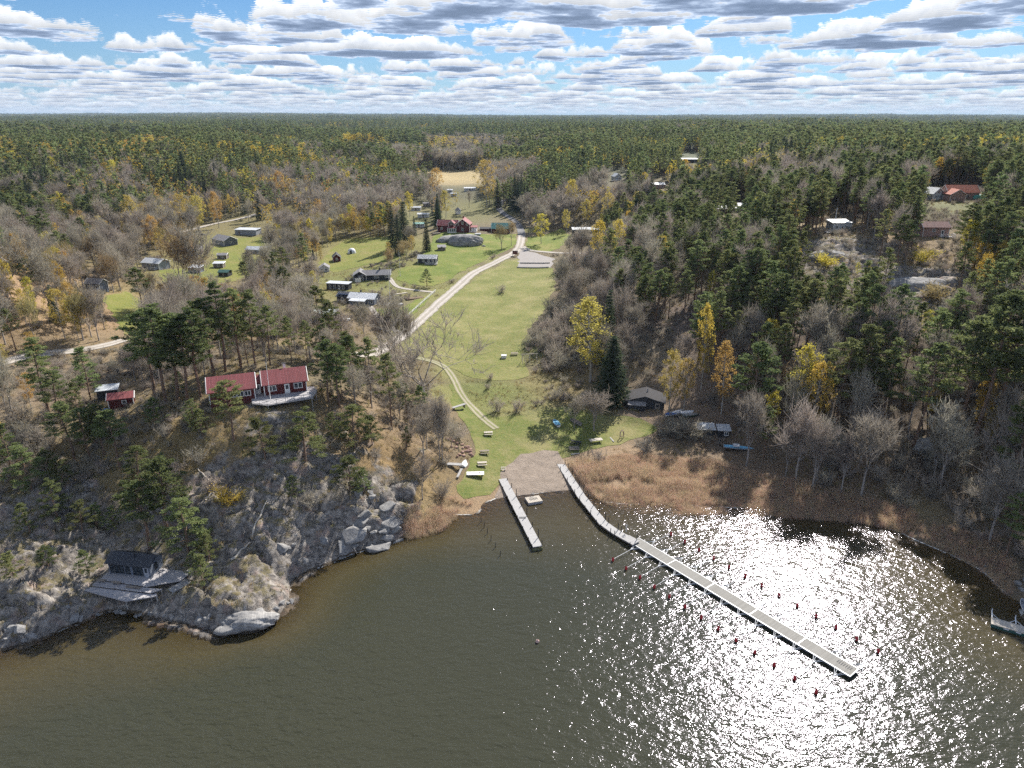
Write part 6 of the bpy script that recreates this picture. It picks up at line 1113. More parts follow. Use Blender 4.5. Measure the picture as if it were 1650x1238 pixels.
hut('red_village_cottage', 440, 336, 8, 6, 2.6, 1.7, 8, 'board_wall_red', 'felt_grey', 'red cottage with a grey roof and white porch rail beyond the village', wins=((-.3, 1.3), (.3, 1.3)), pxw=18)
for i, (u, v, w_, lab) in enumerate(((468, 345, 16, 'white caravan beyond the village, left of three'), (482, 349, 16, 'white caravan beyond the village, middle of three'), (455, 353, 14, 'grey roofed caravan beyond the village'))):
    hut('caravan', u, v, 5, 2.2, 2.1, .15, 5, 'board_wall_white', 'roof_pale', lab, 'caravan', shed=True, wins=((-.25, 1.3), (.25, 1.3)), trim=None, pxw=w_*.8, ov=.05)
# caravans and glasshouses behind the farm
for nm, u, v, w_, roof, lab in (('caravan', 670, 340, 16, 'roof_pale', 'pale roofed caravan among golden birches left of the red farmhouse'), ('caravan', 682, 351, 18, 'seam_white', 'white caravan with an awning below the pale roofed one'), ('tool_shed', 689, 333, 14, 'felt_grey', 'grey roofed shed at the upper end of the caravans'), ('green_roofed_shed', 675, 367, 17, 'seam_green', 'shed with a mint green metal roof left of the red farmhouse'),
                                ('caravan', 725, 311, 8, 'seam_white', 'small white caravan at the near end of the straw coloured field'), ('caravan', 731, 317, 9, 'roof_pale', 'second small white caravan at the near end of the straw coloured field'), ('glasshouse', 757, 308, 18, 'seam_white', 'long white glasshouse beside the straw coloured field')):
    hut(nm, u, v, 6, 3, 2.2, .6, 3, 'board_wall_white' if nm != 'tool_shed' else 'board_wall_brown', roof, lab, nm.replace('_', ' '), wins=((-.25, 1.3), (.25, 1.3)), trim=None, pxw=w_)
# dome glasshouse
x, y, z = at(567, 408); e = empty('dome_glasshouse', (x, y, z)); tag(e, 'white rounded glasshouse dome on the grass behind the black cottage', 'glasshouse'); g = Geo(); rr_ = 14*depth_of(x, y, z)/F/2
ph = np.linspace(0, math.pi/2, 7)
for i in range(6):
    a = np.arange(13)/12*2*math.pi; r0, r1, z0_, z1_ = rr_*math.cos(ph[i]), rr_*math.cos(ph[i+1]), rr_*1.15*math.sin(ph[i]), rr_*1.15*math.sin(ph[i+1])
    V_ = np.concatenate([np.stack([r0*np.cos(a), r0*np.sin(a), 0*a+z0_], 1), np.stack([r1*np.cos(a), r1*np.sin(a), 0*a+z1_], 1)]); g.add(V_, [[j, j+1, j+14, j+13] for j in range(12)])
link('dome', g.mesh('dome', M['white_plastic']), e); part('doorway', M['dark_glass'], e, (0, -rr_*.95, .9, 1.0, .3, 1.7))
# --- red farmhouse
h = House('red_farmhouse', 738, 374, -6, 'large dark red farmhouse with white corners, gable and glazed veranda above the grey rock', 'house'); s_ = 1.0
h.wing(3.2, 1.8, 8.6, 7.8, 4.6, 2.9, 'board_wall_red', 'tile_red', turn=True); h.wing(-6.2, 3.6, 11.5, 6.6, 3.6, 2.6, 'board_wall_red', 'tile_red'); h.wing(-3.4, -.4, 3.2, 3.0, 5.2, 1.3, 'board_wall_red', 'tile_red', turn=True, z0=.0, skirt=.5); h.wing(-2.9, -2.6, 4.8, 2.4, 2.6, .5, 'white_paint', 'tile_red', shed=True, ov=.15, trim='white_paint')
h.win(0, 'f', 0, 5.4, 1.2, 1.5, n=2); h.win(0, 'f', -2.5, 4.5, .7, .8); h.win(0, 'f', 2.5, 4.5, .7, .8); h.win(0, 'f', 0, 1.9, 1.4, 1.6, n=2); h.win(1, 'f', -3.3, 1.8, 1.2, 1.3, n=2); h.win(2, 'f', 0, 4.9, 1.2, 1.3, n=2)
for p_ in (-1.7, -.6, .6, 1.7): h.win(3, 'f', p_, 1.5, .9, 1.7)
rfm = [c for c in h.r.children if c.name.startswith('roof')][0]; h.chimney(0, -.3, .5, 1.2, .8, 'brick_red', rf=rfm); h.wing(9.0, 2.6, 3.2, 3.0, 2.6, .4, 'white_paint', 'tile_red', shed=True, trim=None); h.deck(9.0, -.6, 3.6, 3.0, .5, rail=[(0, 1), (1, 2)], legs=False)
x, y, z = at(738, 345); e = empty('garden_pavilion', (x, y, z)); tag(e, 'small grey pointed roofed pavilion behind the ridge of the red farmhouse', 'pavilion'); g = Geo(); a = np.arange(9)/8*2*math.pi
g.add(np.concatenate([np.stack([2.3*np.cos(a), 2.3*np.sin(a), 0*a+2.6], 1), np.stack([.02*np.cos(a), .02*np.sin(a), 0*a+4.6], 1)]), [[j, j+1, j+10, j+9] for j in range(8)]); link('roof', g.mesh('roof', M['felt_grey']), e); g = Geo(); g.tube([(0, 0, 0), (0, 0, 2.6)], [2.0, 2.0], 8); link('wall', g.mesh('wall', M['white_paint']), e)
h = House('green_roofed_barn', 807, 376, -3, 'red barn with a wide green metal roof right of the red farmhouse', 'barn'); h.wing(0, 2, 10.4, 6, 2.9, 2.6, 'board_wall_red', 'seam_green'); h.win(0, 'f', 2.5, 1.5, 1.1, 1.1, n=2); h.door(0, 'f', -1.5, 1.6, 2.2, 'dark_paint'); h.wing(-8.6, 2.5, 7, 3.6, 2.2, .4, 'board_wall_red', 'felt_dark', shed=True)
slab('parked_trailer', 770, 379, 3.4, 1.7, .6, 5, 'white_plastic', 'low white covered trailer parked between the farmhouse and the barn', 'trailer', .4)
slab('log_pile', 703, 378, 4.5, 1.6, .9, 25, 'old_wood', 'dark log pile on the grass at the left of the red farmhouse', 'log pile'); table_(757, 384, 0, 'small grey garden table on the lawn edge above the grey rock', 'grey_wood', 2.2, .9, cat='garden table', name='garden_table')
# the ice-polished rock on the farm lawn
def rock(name, u, v, rx, ry, rz_, rot, label, sd=0, mat='stone', sink=.3, group=None, xyz=None, det=4, amp=.16):
    import bmesh
    bm = bmesh.new(); bmesh.ops.create_icosphere(bm, subdivisions=det, radius=1); V_ = np.array([q.co[:] for q in bm.verts])
    n_ = fbm(V_[:, 0]*1.3+sd, V_[:, 1]*1.3+V_[:, 2]*1.1-sd, 4, sd); e_ = np.round((V_[:, 0]*.6+V_[:, 2]*.9+V_[:, 1]*.3+n_*.4)*3)/3-(V_[:, 0]*.6+V_[:, 2]*.9+V_[:, 1]*.3+n_*.4)
    V_ = V_*(1+n_[:, None]*amp*1.6+e_[:, None]*amp*.5)*[rx, ry, rz_]
    for q, c in zip(bm.verts, V_): q.co = c
    me = bpy.data.meshes.new(name); bm.to_mesh(me); bm.free(); me.materials.append(mat if not isinstance(mat, str) else M[mat]); me.polygons.foreach_set('use_smooth', [True]*len(me.polygons))
    x, y, z = xyz or at(u, v); o = link(name, me, None, (x, y, z-rz_*sink+rz_*.2), R(rot)); tag(o, label, 'rock', group); return o
m, nt, o = newmat('boulder_rock'); c = objco(nt); n1 = noise(nt, .6, 9, .72, c, dist=.6); v_ = nd(nt, 'ShaderNodeTexWave', wave_type='BANDS'); v_.inputs['Scale'].default_value = .8; v_.inputs['Distortion'].default_value = 5; v_.inputs['Detail'].default_value = 4; nt.links.new(c, v_.inputs[0])
col = mix(nt, mth(nt, 'MULTIPLY', v_.outputs['Fac'], .35), ramp(nt, n1, [(.3, (.11, .108, .108)), (.5, (.27, .262, .25)), (.65, (.42, .405, .38)), (.8, (.52, .50, .46))]), (.17, .165, .16)); bsdf(nt, o, col, .9, bump(nt, n1, .8, .2), spec=.3); BR = m
rock('glacial_rock', 750, 393, 9.6, 6.0, 4.4, -4, 'big smooth striped grey rock rising from the farm lawn', 3, BR, .1, det=5, amp=.10); rock('glacial_rock', 728, 388, 8, 5.0, 2.8, 10, 'lower flat grey rock left of the smooth striped rock on the farm lawn', 5, BR, .15, det=5, amp=.12)
rock('stone', 779, 397, 1.2, .9, .7, 0, 'small dark stone on the lawn at the right end of the smooth grey rock', 6, BR)
# --- upper right houses
hut('pale_upper_cottage', 996, 291, 8, 6, 2.8, 2.0, 14, 'board_wall_white', 'roof_pale', 'pale cottage with a white gabled roof on the ridge right of the spruces', turn=True, wins=((-.2, 1.4), (.2, 1.4)), door=None, pxw=15, deck=(-2, 7, 3)); hut('white_roofed_cottage', 1061, 304, 10, 5, 2.4, .8, 2, 'board_wall_pink', 'seam_white', 'pinkish cottage with a bright white roof in the upper wood', shed=True, wins=((-.3, 1.3), (0, 1.3), (.3, 1.3)), door=None, pxw=21); hut('small_grey_shed', 1103, 312, 6, 4, 2, .6, 0, 'board_wall_brown', 'felt_grey', 'small grey roofed shed right of the white roofed upper cottage', 'shed', wins=(), pxw=14, trim=None)
hut('dark_upper_cottage', 1112, 263, 12, 6, 3.0, .5, 2, 'board_wall_dark', 'seam_white', 'dark cottage with a bright flat roof high in the far wood', shed=True, wins=((-.3, 1.5), (.3, 1.5)), trim=None, pxw=26)
hut('long_dark_shed', 945, 377, 16, 5, 2.3, .5, 2, 'board_wall_dark', 'roof_pale', 'long black shed with a pale flat roof beside the roadside lawn', 'shed', shed=True, wins=(), trim=None, pxw=44)
hut('hidden_white_roofed_house', 1168, 345, 12, 6, 2.4, .6, 3, 'board_wall_dark', 'roof_pale', 'house with a pale roof almost hidden by pines, the left one of two', 'house', shed=True, wins=((-.3, 1.3),), pxw=40, trim=None); hut('hidden_white_roofed_house', 1198, 341, 8, 6, 2.6, 1.0, -8, 'board_wall_white', 'roof_pale', 'house with a pale roof almost hidden by pines, the right one of two', 'house', wins=((0, 1.3),), pxw=18, trim=None)
hut('white_ridge_house', 1356, 373, 9, 6, 2.9, .5, 4, 'board_wall_white', 'seam_white', 'white house with a shining white roof on the rocky ridge', 'house', shed=True, wins=((-.3, 1.5), (.25, 1.5)), door=0, pxw=30, deck=(-4, 5, 3)); hut('pink_cottage', 1507, 381, 8.6, 5, 3.0, 1.4, -3, 'board_wall_pink', 'tile_brown', 'pink timber cottage with a brown roof standing on posts on the right ridge', wins=((-.1, 1.9),), door=.25, pxw=40, deck=(3.2, 4.5, 2.2))
hut('grey_gabled_ridge_house', 1510, 323, 9, 7, 2.8, 2.2, 24, 'board_wall_white', 'seam_grey', 'white house with a grey ribbed roof and gable left of the orange roofed house', 'house', turn=True, wins=((-.2, 1.5), (.2, 1.5), (0, 3.4)), door=None, pxw=32)
h = hut('orange_roofed_house', 1551, 322, 15, 8, 3.0, 2.6, -3, 'board_wall_pink', 'tile_orange', 'long house with a wide orange tiled roof on the right ridge', 'house', wins=((-.1, 1.5), (.15, 1.5), (.35, 1.5)), door=None, pxw=48); h.wing(-4.5, -1.5, 6, 6, 2.6, 1.8, 'board_wall_pink', 'tile_orange', turn=True)
x, y, z = at(1577, 322); e = empty('covered_boat', (x, y, z)); tag(e, 'mint green tarpaulin covered boat at the right end of the orange roofed house', 'covered boat'); g = Geo(); a = np.linspace(0, math.pi, 7)
for i in range(6): xs_ = np.linspace(-2.8, 2.8, 7); w__ = 1.3*np.sqrt(np.clip(1-(xs_/3.0)**4, .05, 1)); V_ = np.concatenate([np.stack([xs_, w__*math.cos(a[i]), w__*1.3*math.sin(a[i])+.4], 1), np.stack([xs_, w__*math.cos(a[i+1]), w__*1.3*math.sin(a[i+1])+.4], 1)]); g.add(V_, [[j, j+1, j+8, j+7] for j in range(6)])
link('tarpaulin', g.mesh('tarpaulin', M['green_tarp']), e); part('cradle', M['old_wood'], e, (-1.5, 0, .25, .2, 2, .5), (1.5, 0, .25, .2, 2, .5))
for u, vb, vt, lab in ((1418, 330, 288, 'grey wooden utility pole among pines left of the grey gabled house'), (1478, 300, 272, 'grey wooden utility pole at the edge of the right wood'), (1343, 374, 336, 'pale flagpole at the left gable of the white ridge house')):
    x, y, z = at(u, vb); hh = (vb-vt)*depth_of(x, y, z)/F; e = empty('utility_pole' if 'utility' in lab else 'flagpole', (x, y, z)); tag(e, lab, 'utility pole' if 'utility' in lab else 'flagpole'); bar('pole', M['grey_wood'] if 'utility' in lab else M['white_paint'], e, (0, 0, 0), (0, 0, hh), .34, .24, 6); part('crossarm' if 'utility' in lab else 'finial', M['grey_wood'], e, (0, 0, hh-.5 if 'utility' in lab else hh, 1.5 if 'utility' in lab else .3, .15, .15))
hut('far_right_hut', 1634, 322, 5, 4, 2, .8, 0, 'board_wall_white', 'roof_pale', 'small white hut at the far right edge of the ridge', 'hut', wins=((0, 1.2),), pxw=14, trim=None)
# --- black boathouse and reed side sheds
h = House('black_boathouse', 1034, 655, -12, 'black boathouse with a mossy gabled roof and grey lean-to beside the lower lawn', 'boathouse'); h.wing(.8, 1.5, 6.4, 9.8, 2.0, 1.5, 'board_wall_dark', 'felt_dark', trim=None, turn=True); h.wing(-1.2, -2.5, 4.2, 1.6, 1.5, .4, 'board_wall_dark', 'felt_grey', shed=True, trim=None, ov=.2); h.door(0, 'f', 3.2, 1.2, 1.8, 'old_wood'); bar('chimney', M['concrete'], h.r, (1.2, 1.8, 3.2), (1.2, 1.8, 4.3), .4, .35, 8)
hut('reed_side_shed', 1137, 703, 5, 3.2, 1.8, .35, -5, 'board_wall_dark', 'roof_pale', 'dark shed with a pale weathered roof behind the reeds, the left one of two', 'shed', shed=True, wins=(), door=None, trim=None, pxw=26); hut('reed_side_hut', 1166, 706, 3.6, 3, 2.0, .3, -5, 'board_wall_dark', 'roof_pale', 'small black hut with one white window behind the reeds, the right one of two', 'hut', shed=True, wins=((.2, 1.2),), door=None, trim=None, pxw=17)
hut('grey_privy', 1316, 728, 1.5, 1.6, 2.0, .3, -3, 'board_wall_grey', 'roof_pale', 'narrow grey privy between trees above the reeds', 'privy', shed=True, wins=(), door=0, trim=None, pxw=14)
# --- boats
def boat(name, x, y, z, rot, L, W, D_, mat, label, inner=None, upside=False, cover=None, seats=2, cat='rowing boat', roll=0):
    e = empty(name, (x, y, z), R(rot)); e.rotation_euler = (math.pi if upside else R(roll), 0, R(rot)); tag(e, label, cat)
    if upside: e.location.z = z+D_*.98
    n_, k_ = 11, 9; g = Geo(); gi_ = Geo()
    def hull(g, sc_, dz):
        V_ = []
        for i in range(n_):
            t = i/(n_-1); xx = (-.5+t)*L*sc_; w_ = W/2*sc_*(.72+.28*math.sin(min(t/.45, 1)*math.pi/2) if t < .45 else math.cos((t-.45)/.55*math.pi/2)**.75); kl = .05*D_+D_*.25*max(0, t-.7)/.3
            for j in range(k_):
                a_ = -1+2*j/(k_-1); yy = w_*math.copysign(abs(a_)**.7, a_); zz_ = kl+(D_*(1+.18*t)-kl)*abs(a_)**2.4; V_.append((xx, yy, zz_+dz))
        id_ = np.arange(n_*k_).reshape(n_, k_); Q_ = np.stack([id_[:-1, :-1], id_[:-1, 1:], id_[1:, 1:], id_[1:, :-1]], -1).reshape(-1, 4); g.add(V_, Q_)
        if sc_ == 1: g.add(V_[:k_], [[0, 1, k_-2, k_-1], [1, 2, k_-3, k_-2], [2, 3, k_-4, k_-3]])
    hull(g, 1, 0); hb = link('hull', g.mesh('hull', M[mat], True), e); hull(gi_, .93, .05); link('inner_hull', gi_.mesh('inner_hull', M[inner or mat], True), e)
    g = Geo(); xs_ = np.linspace(-.5, .5, n_)
    for sg in (-1, 1):
        P_ = [(-L/2+L*i/(n_-1), sg*W/2*(.72+.28*math.sin(min((i/(n_-1))/.45, 1)*math.pi/2) if i/(n_-1) < .45 else math.cos((i/(n_-1)-.45)/.55*math.pi/2)**.75), D_*(1+.18*i/(n_-1))) for i in range(n_)]; g.tube(P_, [.045]*n_, 4)
    link('gunwale', g.mesh('gunwale', M[mat]), e)
    for i in range(seats): part('seat', M[inner or 'old_wood'], e, (-L*.28+i*L*.28, 0, D_*.7, .28, W*.8, .05))
    if cover: g = Geo(); gbox(g, -.1*L, 0, D_+.08, L*.55, W*.9, .12); gbox(g, -.15*L, 0, D_+.2, L*.3, W*.6, .16); link('cover', g.mesh('cover', M[cover]), e)
    return e
x, y, z = at(896, 684); boat('rowing_boat', x, y, z, 105, 3.9, 1.5, .55, 'white_plastic', 'white rowing boat with a light blue inside, alone on the lower lawn', 'light_blue', cover='light_blue')
x, y, z = at(927, 682); boat('upturned_boat', x, y, z, 125, 4.0, 1.5, .55, 'grey_wood', 'weathered grey green boat beside the blue one on the lower lawn', 'old_wood', seats=3)
x, y, z = at(748, 748); boat('dinghy', x, y, z, 80, 3.0, 1.5, .6, 'white_plastic', 'small white upturned dinghy beside the plank jetty on the lawn edge', 'white_plastic', upside=True, cat='dinghy')
x, y, z = at(1190, 724); e = boat('motor_skiff', x, y, max(z, .3), -14, 7.0, 1.7, .5, 'grey_paint', 'long grey green skiff with a white windscreen beached behind the reeds', 'light_blue', cat='skiff'); part('windscreen', M['white_plastic'], e, (-.6, 0, .95, 1.5, 1.1, .35))
for i, (u, v, rot, mat, inn, up, lab) in enumerate(((1084, 671, 20, 'white_plastic', 'blue_tarp', False, 'white boat with blue cover, leftmost in the row by the boathouse'), (1092, 666, 32, 'white_plastic', 'white_plastic', True, 'upturned white boat, second in the row by the boathouse'), (1099, 669, 25, 'grey_wood', 'old_wood', False, 'weathered boat, third in the row by the boathouse'), (1108, 667, 15, 'white_plastic', 'grey_wood', True, 'upturned pale boat, fourth in the row by the boathouse'), (1112, 673, 8, 'green_dark', 'grey_wood', False, 'dark green boat, rightmost in the row by the boathouse'))):
    x, y, z = at(u, v); boat('rowing_boat', x, y, max(z, gzT(x, y)), rot, 4.2, 1.5, .5, mat, lab, inn, upside=up, cover='blue_tarp' if i == 0 else None)
# --- tables and small things on the lower lawn
for u, v, top, lab in ((787, 701, 'pale_wood', 'pale green picnic table, farthest from the water'), (781, 731, 'old_wood', 'brownish picnic table, second from the water'), (777, 750, 'pale_wood', 'pale picnic table, nearest to the white slab')): table_(u, v, 8, lab, top, 2.1, .8)
table_(960, 713, 15, 'pale double topped table at the edge of the reeds', 'pale_wood', 3.2, 1.4, benches=False, cat='table', name='work_table'); table_(928, 716, -25, 'black picnic table in tree shade near the pier', 'dark_paint', 2.6, .8, leg='dark_paint'); table_(925, 725, 5, 'worn low table in tree shade nearest the reeds', 'old_wood', 2.4, .8, .5)
e = empty('raised_platform', at(766, 767), R(3)); tag(e, 'long white slab on low legs on the lawn beside the beach', 'platform'); part('top', M['white_paint'], e, (0, 0, .62, 3.8, 1.5, .12)); [part('leg', M['old_wood'], e, (sx*1.6, sy*.6, .28, .15, .15, .56)) for sx in (-1, 1) for sy in (-1, 1)]; part('fitting', M['dark_paint'], e, (.9, 0, .72, .35, .3, .08))
e = empty('white_box', at(812, 577), 0); tag(e, 'white box on the meadow left of the climbing frame', 'box'); part('body', M['white_paint'], e, (0, 0, .45, 1.5, 1.1, .8)); part('lid', M['white_plastic'], e, (0, 0, .9, 1.65, 1.25, .08))
table_(829, 572, 0, 'dark bench table behind the climbing frame', 'old_wood', 2.2, .7, .6)
e = empty('climbing_frame', at(853, 584), R(8)); tag(e, 'weathered timber climbing frame with swings at the meadow edge', 'climbing frame')
for sx in (-2.2, 0, 2.2):
    g = Geo(); g.tube([(sx, -1.2, 0), (sx, 0, 2.6)], [.09, .08], 5); g.tube([(sx, 1.2, 0), (sx, 0, 2.6)], [.09, .08], 5); g.tube([(sx, -.6, 1.3), (sx, .6, 1.3)], [.06, .06], 5); link('support', g.mesh('support', M['pale_wood']), e)
g = Geo(); g.tube([(-2.6, 0, 2.6), (2.6, 0, 2.6)], [.1, .1], 6); link('beam', g.mesh('beam', M['pale_wood']), e)
for sx in (-1.2, 1.0): g = Geo(); g.tube([(sx-.2, 0, 2.6), (sx-.2, 0, .5)], [.02, .02], 3); g.tube([(sx+.2, 0, 2.6), (sx+.2, 0, .5)], [.02, .02], 3); gbox(g, sx, 0, .48, .5, .22, .05); link('swing', g.mesh('swing', M['dark_paint']), e)
e = empty('small_bench', at(782, 764), R(0)); e.location = at(811, 757); tag(e, 'tiny wooden double seat at the top corner of the beach', 'bench'); part('seat', M['pale_wood'], e, (0, .5, .35, 1.1, .3, .07), (0, -.5, .35, 1.1, .3, .07)); [part('leg', M['old_wood'], e, (sx*.4, 0, .2, .1, 1.2, .25)) for sx in (-1, 1)]
x, y, z = at(1002, 706); e = empty('tripod_rack', (x, y, z), R(20)); tag(e, 'upright rope hung wooden rack at the right end of the lower lawn', 'rack')
for sx in (-.6, .6): bar('support', M['old_wood'], e, (sx, 0, 0), (sx*.3, .2, 2.2), .14, .1, 5)
g = Geo(); a = np.linspace(0, 2*math.pi, 13); g.tube(np.stack([.55*np.cos(a), .1+0*a, 1.1+.8*np.sin(a)], 1), [.1]*13, 5); link('rope_coil', g.mesh('rope_coil', M['pink_paint']), e)
for nm, p_, q_, w_, zz_, lab, cat in (('plank_bridge', (720, 750), (744, 757), 1.1, .5, 'wide weathered plank jetty leaning on the bank beside the white dinghy', 'plank'), ('plank', (744, 757), (737, 772), .5, .35, 'narrow plank leading down from the plank jetty', 'plank'), ('bench_plank', (729, 661), (750, 659), .9, .7, 'grey plank bench on stones at the bend of the beach track', 'bench'), ('plank', (920, 733), (934, 731), .4, .15, 'pale plank lying at the head of the reeds', 'plank'), ('plank', (983, 705), (989, 713), .3, .1, 'pale plank lying on grass beside the rope rack', 'plank'), ('mooring_plank', (700, 577), (701, 577), .3, .1, '', '')):
    if not lab: continue
    a_, b_ = at(*p_), at(*q_); L_ = math.hypot(b_[0]-a_[0], b_[1]-a_[1]); e = empty(nm, ((a_[0]+b_[0])/2, (a_[1]+b_[1])/2, max(a_[2], b_[2])+zz_-.1), math.atan2(b_[1]-a_[1], b_[0]-a_[0])); tag(e, lab, cat); part('board', M['grey_wood'], e, (0, 0, 0, L_, w_, .12)); [part('support', M['old_wood'], e, (sx*L_*.4, 0, -zz_*.7, .2, w_*.8, zz_*1.2)) for sx in (-1, 1)]
# heap of reddish stones at the lawn edge, the log edges of the gravel yard, the notice board
for i in range(26):
    x0, y0, z0 = at(745, 724); x, y = x0+random.gauss(0, 1.6), y0+random.gauss(0, 1.9); z = gzT(x, y); rock('rubble_stone', 0, 0, random.uniform(.25, .6), random.uniform(.25, .5), random.uniform(.2, .4), random.random()*360, 'reddish broken stone in the heap at the left edge of the lower lawn', i, 'rubble' if 'rubble' in M else PM('rubble', (.34, .22, .17), .95, .25), .1, 'reddish broken stones in the heap at the left edge of the lower lawn', (x, y, z+.1), 2)
for j, (p_, q_, lab) in enumerate((((833, 432), (884, 432), 'long pale timber edge at the near side of the gravel yard'), ((838, 425), (886, 425), 'long pale timber edge across the middle of the gravel yard'))):
    a_, b_ = at(*p_), at(*q_); g = Geo(); n_ = 12; P_ = [(a_[0]+(b_[0]-a_[0])*i/n_, a_[1]+(b_[1]-a_[1])*i/n_) for i in range(n_+1)]; g.tube([(x, y, gz(x, y)+.3) for x, y in P_], [.3]*(n_+1), 4); o = link('parking_log', g.mesh('parking_log', M['pale_wood'])); tag(o, lab, 'timber edge')
x, y, z = at(830, 413); e = empty('notice_board', (x, y, z), R(-8)); tag(e, 'brown notice board with a small roof at the road fork', 'notice board'); part('board', M['brown_board'] if 'brown_board' in M else PM('brown_board', (.14, .055, .04), .8, .1), e, (0, 0, 1.7, 2.6, .15, 1.6)); [part('post', M['old_wood'], e, (sx*1.25, 0, 1.1, .18, .2, 2.2)) for sx in (-1, 1)]; part('roof', M['felt_dark'], e, (0, 0, 2.6, 3.0, .9, .14))
# cars by the road and in the village
def car(u, v, rot, mat, label):
    x, y, z = at(u, v); e = empty('parked_car', (x, y, z+.1), R(rot)); tag(e, label, 'car')
    prof = [(-2.1, .35), (-2.15, .8), (-1.9, 1.0), (-1.5, 1.05), (-1.1, 1.45), (.5, 1.47), (1.1, 1.02), (1.95, .88), (2.12, .7), (2.1, .35)]; g = Geo(); n_ = len(prof)
    def ring(w_, f_=1): return [(px_, w_*(1 if pz_ < 1.1 else .8), pz_) for px_, pz_ in prof]
    V_ = ring(.85)+ring(-.85); g.add(V_, [[i, i+1, i+1+n_, i+n_] for i in range(n_-1)]+[[0, 1, 8, 9], [1, 2, 7, 8], [2, 3, 6, 7], [3, 4, 5, 6], [10, 11, 18, 19], [11, 12, 17, 18], [12, 13, 16, 17], [13, 14, 15, 16]]); link('body', g.mesh('body', M[mat]), e)
    part('windows', M['dark_glass'], e, (-.3, 0, 1.22, 1.75, 1.42, .3))
    for sx in (-1.3, 1.3):
        for sy in (-.8, .8): g = Geo(); g.tube([(sx, sy-.1, .32), (sx, sy+.1, .32)], [.32, .32], 10); link('wheel', g.mesh('wheel', M['black_rubber']), e)
car(326, 381, 20, 'dark_paint', 'black car parked behind the grey gabled village house'); car(468, 352, 15, 'white_plastic', 'white car parked beside the caravans beyond the village')
# --- the piers
def plank_walk(name, pxs, zdeck, width, matname, label, cat, thick=.14):
    C_ = [P(u, v, zdeck)[:2] for u, v in pxs]; e = empty(name, (C_[0][0], C_[0][1], 0)); tag(e, label, cat); secs = []
    for a_, b_ in zip(C_, C_[1:]):
        L_ = math.hypot(b_[0]-a_[0], b_[1]-a_[1]); r_ = math.atan2(b_[1]-a_[1], b_[0]-a_[0]); g = Geo(); gbox(g, L_/2, 0, -thick/2, L_+.25, width, thick); o = link('deck', g.mesh('deck', M[matname]), e, (a_[0]-C_[0][0], a_[1]-C_[0][1], zdeck+.004*len(secs)), r_)
        g = Geo(); [gbox(g, L_/2, s_*(width/2-.08), -thick-.1, L_, .1, .2) for s_ in (-1, 1)]; link('beam', g.mesh('beam', M['old_wood']), o); secs.append((a_, b_, r_, L_))
    return e, C_[0], secs
def postat(e, o0, x, y, z0, z1, r=.09, mat='dark_paint', lean=0):
    return bar('post', M[mat], e, (x-o0[0], y-o0[1], z0), (x-o0[0]+lean, y-o0[1], z1), r*2, r*1.8, 7)
e, o0, secs = plank_walk('short_pier', [(810, 772), (866, 880)], .75, 1.75, 'pier_white', 'short straight pier with pale boards, left of the two piers at the beach', 'pier')
for (a_, b_, r_, L_) in secs:
    nx, ny = -math.sin(r_), math.cos(r_)
    for k, t in enumerate((.02, .15, .3, .45, .6, .75, .9, .99)):
        for sg, tall in ((1, .9 if k % 2 else 1.7), (-1, .3)): postat(e, o0, a_[0]+(b_[0]-a_[0])*t+nx*sg*.95, a_[1]+(b_[1]-a_[1])*t+ny*sg*.95, -2.0 if t > .25 else -.2, .8+tall*(1 if k not in (0,) else .2), .08)
b_ = secs[-1][1]; g = Geo(); gbox(g, b_[0]-o0[0], b_[1]-o0[1]-.2, .1, 2.0, .15, .7, secs[-1][2]+math.pi/2); link('end_board', g.mesh('end_board', M['moss_roof']), e); part('grating', M['dark_paint'], e, *[(secs[0][0][0]-o0[0]+(b_[0]-o0[0])*.62+i*.22, (b_[1]-o0[1])*.62, .78, .1, .7, .05, .2) for i in range(-3, 3)])
e, o0, secs = plank_walk('long_pier', [(900, 742), (937, 800), (972, 843), (992, 857), (1024, 875)], .75, 1.75, 'pier_white', 'long angled pier with pale boards and dark posts leading to the floating pontoon', 'pier')
for q, (a_, b_, r_, L_) in enumerate(secs):
    nx, ny = -math.sin(r_), math.cos(r_)
    for k, t in enumerate(np.linspace(.12, .9, max(2, int(L_/2.6)))):
        for sg, tall in ((1, 1.3 if k % 2 else 1.0), (-1, .8 if (k+q) % 2 else .25)): postat(e, o0, a_[0]+(b_[0]-a_[0])*t+nx*sg*.95, a_[1]+(b_[1]-a_[1])*t+ny*sg*.95, -2 if q else -.1, .8+tall, .08)
a_, b_, r_, L_ = secs[-1]; part('landing', M['grey_wood'], e, (b_[0]-o0[0]-1.1*math.cos(r_), b_[1]-o0[1]-1.1*math.sin(r_), .80, 2.6, 2.0, .1, r_))
x, y, _ = P(1009, 857, .8); e2 = empty('life_buoy_stand', (x, y, .78)); tag(e2, 'white life buoy stand on the pier just before the pontoon', 'life buoy stand'); bar('pole', M['white_paint'], e2, (0, 0, 0), (0, 0, 1.6), .12); g = Geo(); a = np.linspace(0, 2*math.pi, 13); g.tube(np.stack([.3*np.cos(a), -.08+0*a, 1.3+.3*np.sin(a)], 1), [.06]*13, 5); link('ring', g.mesh('ring', M['concrete']), e2)
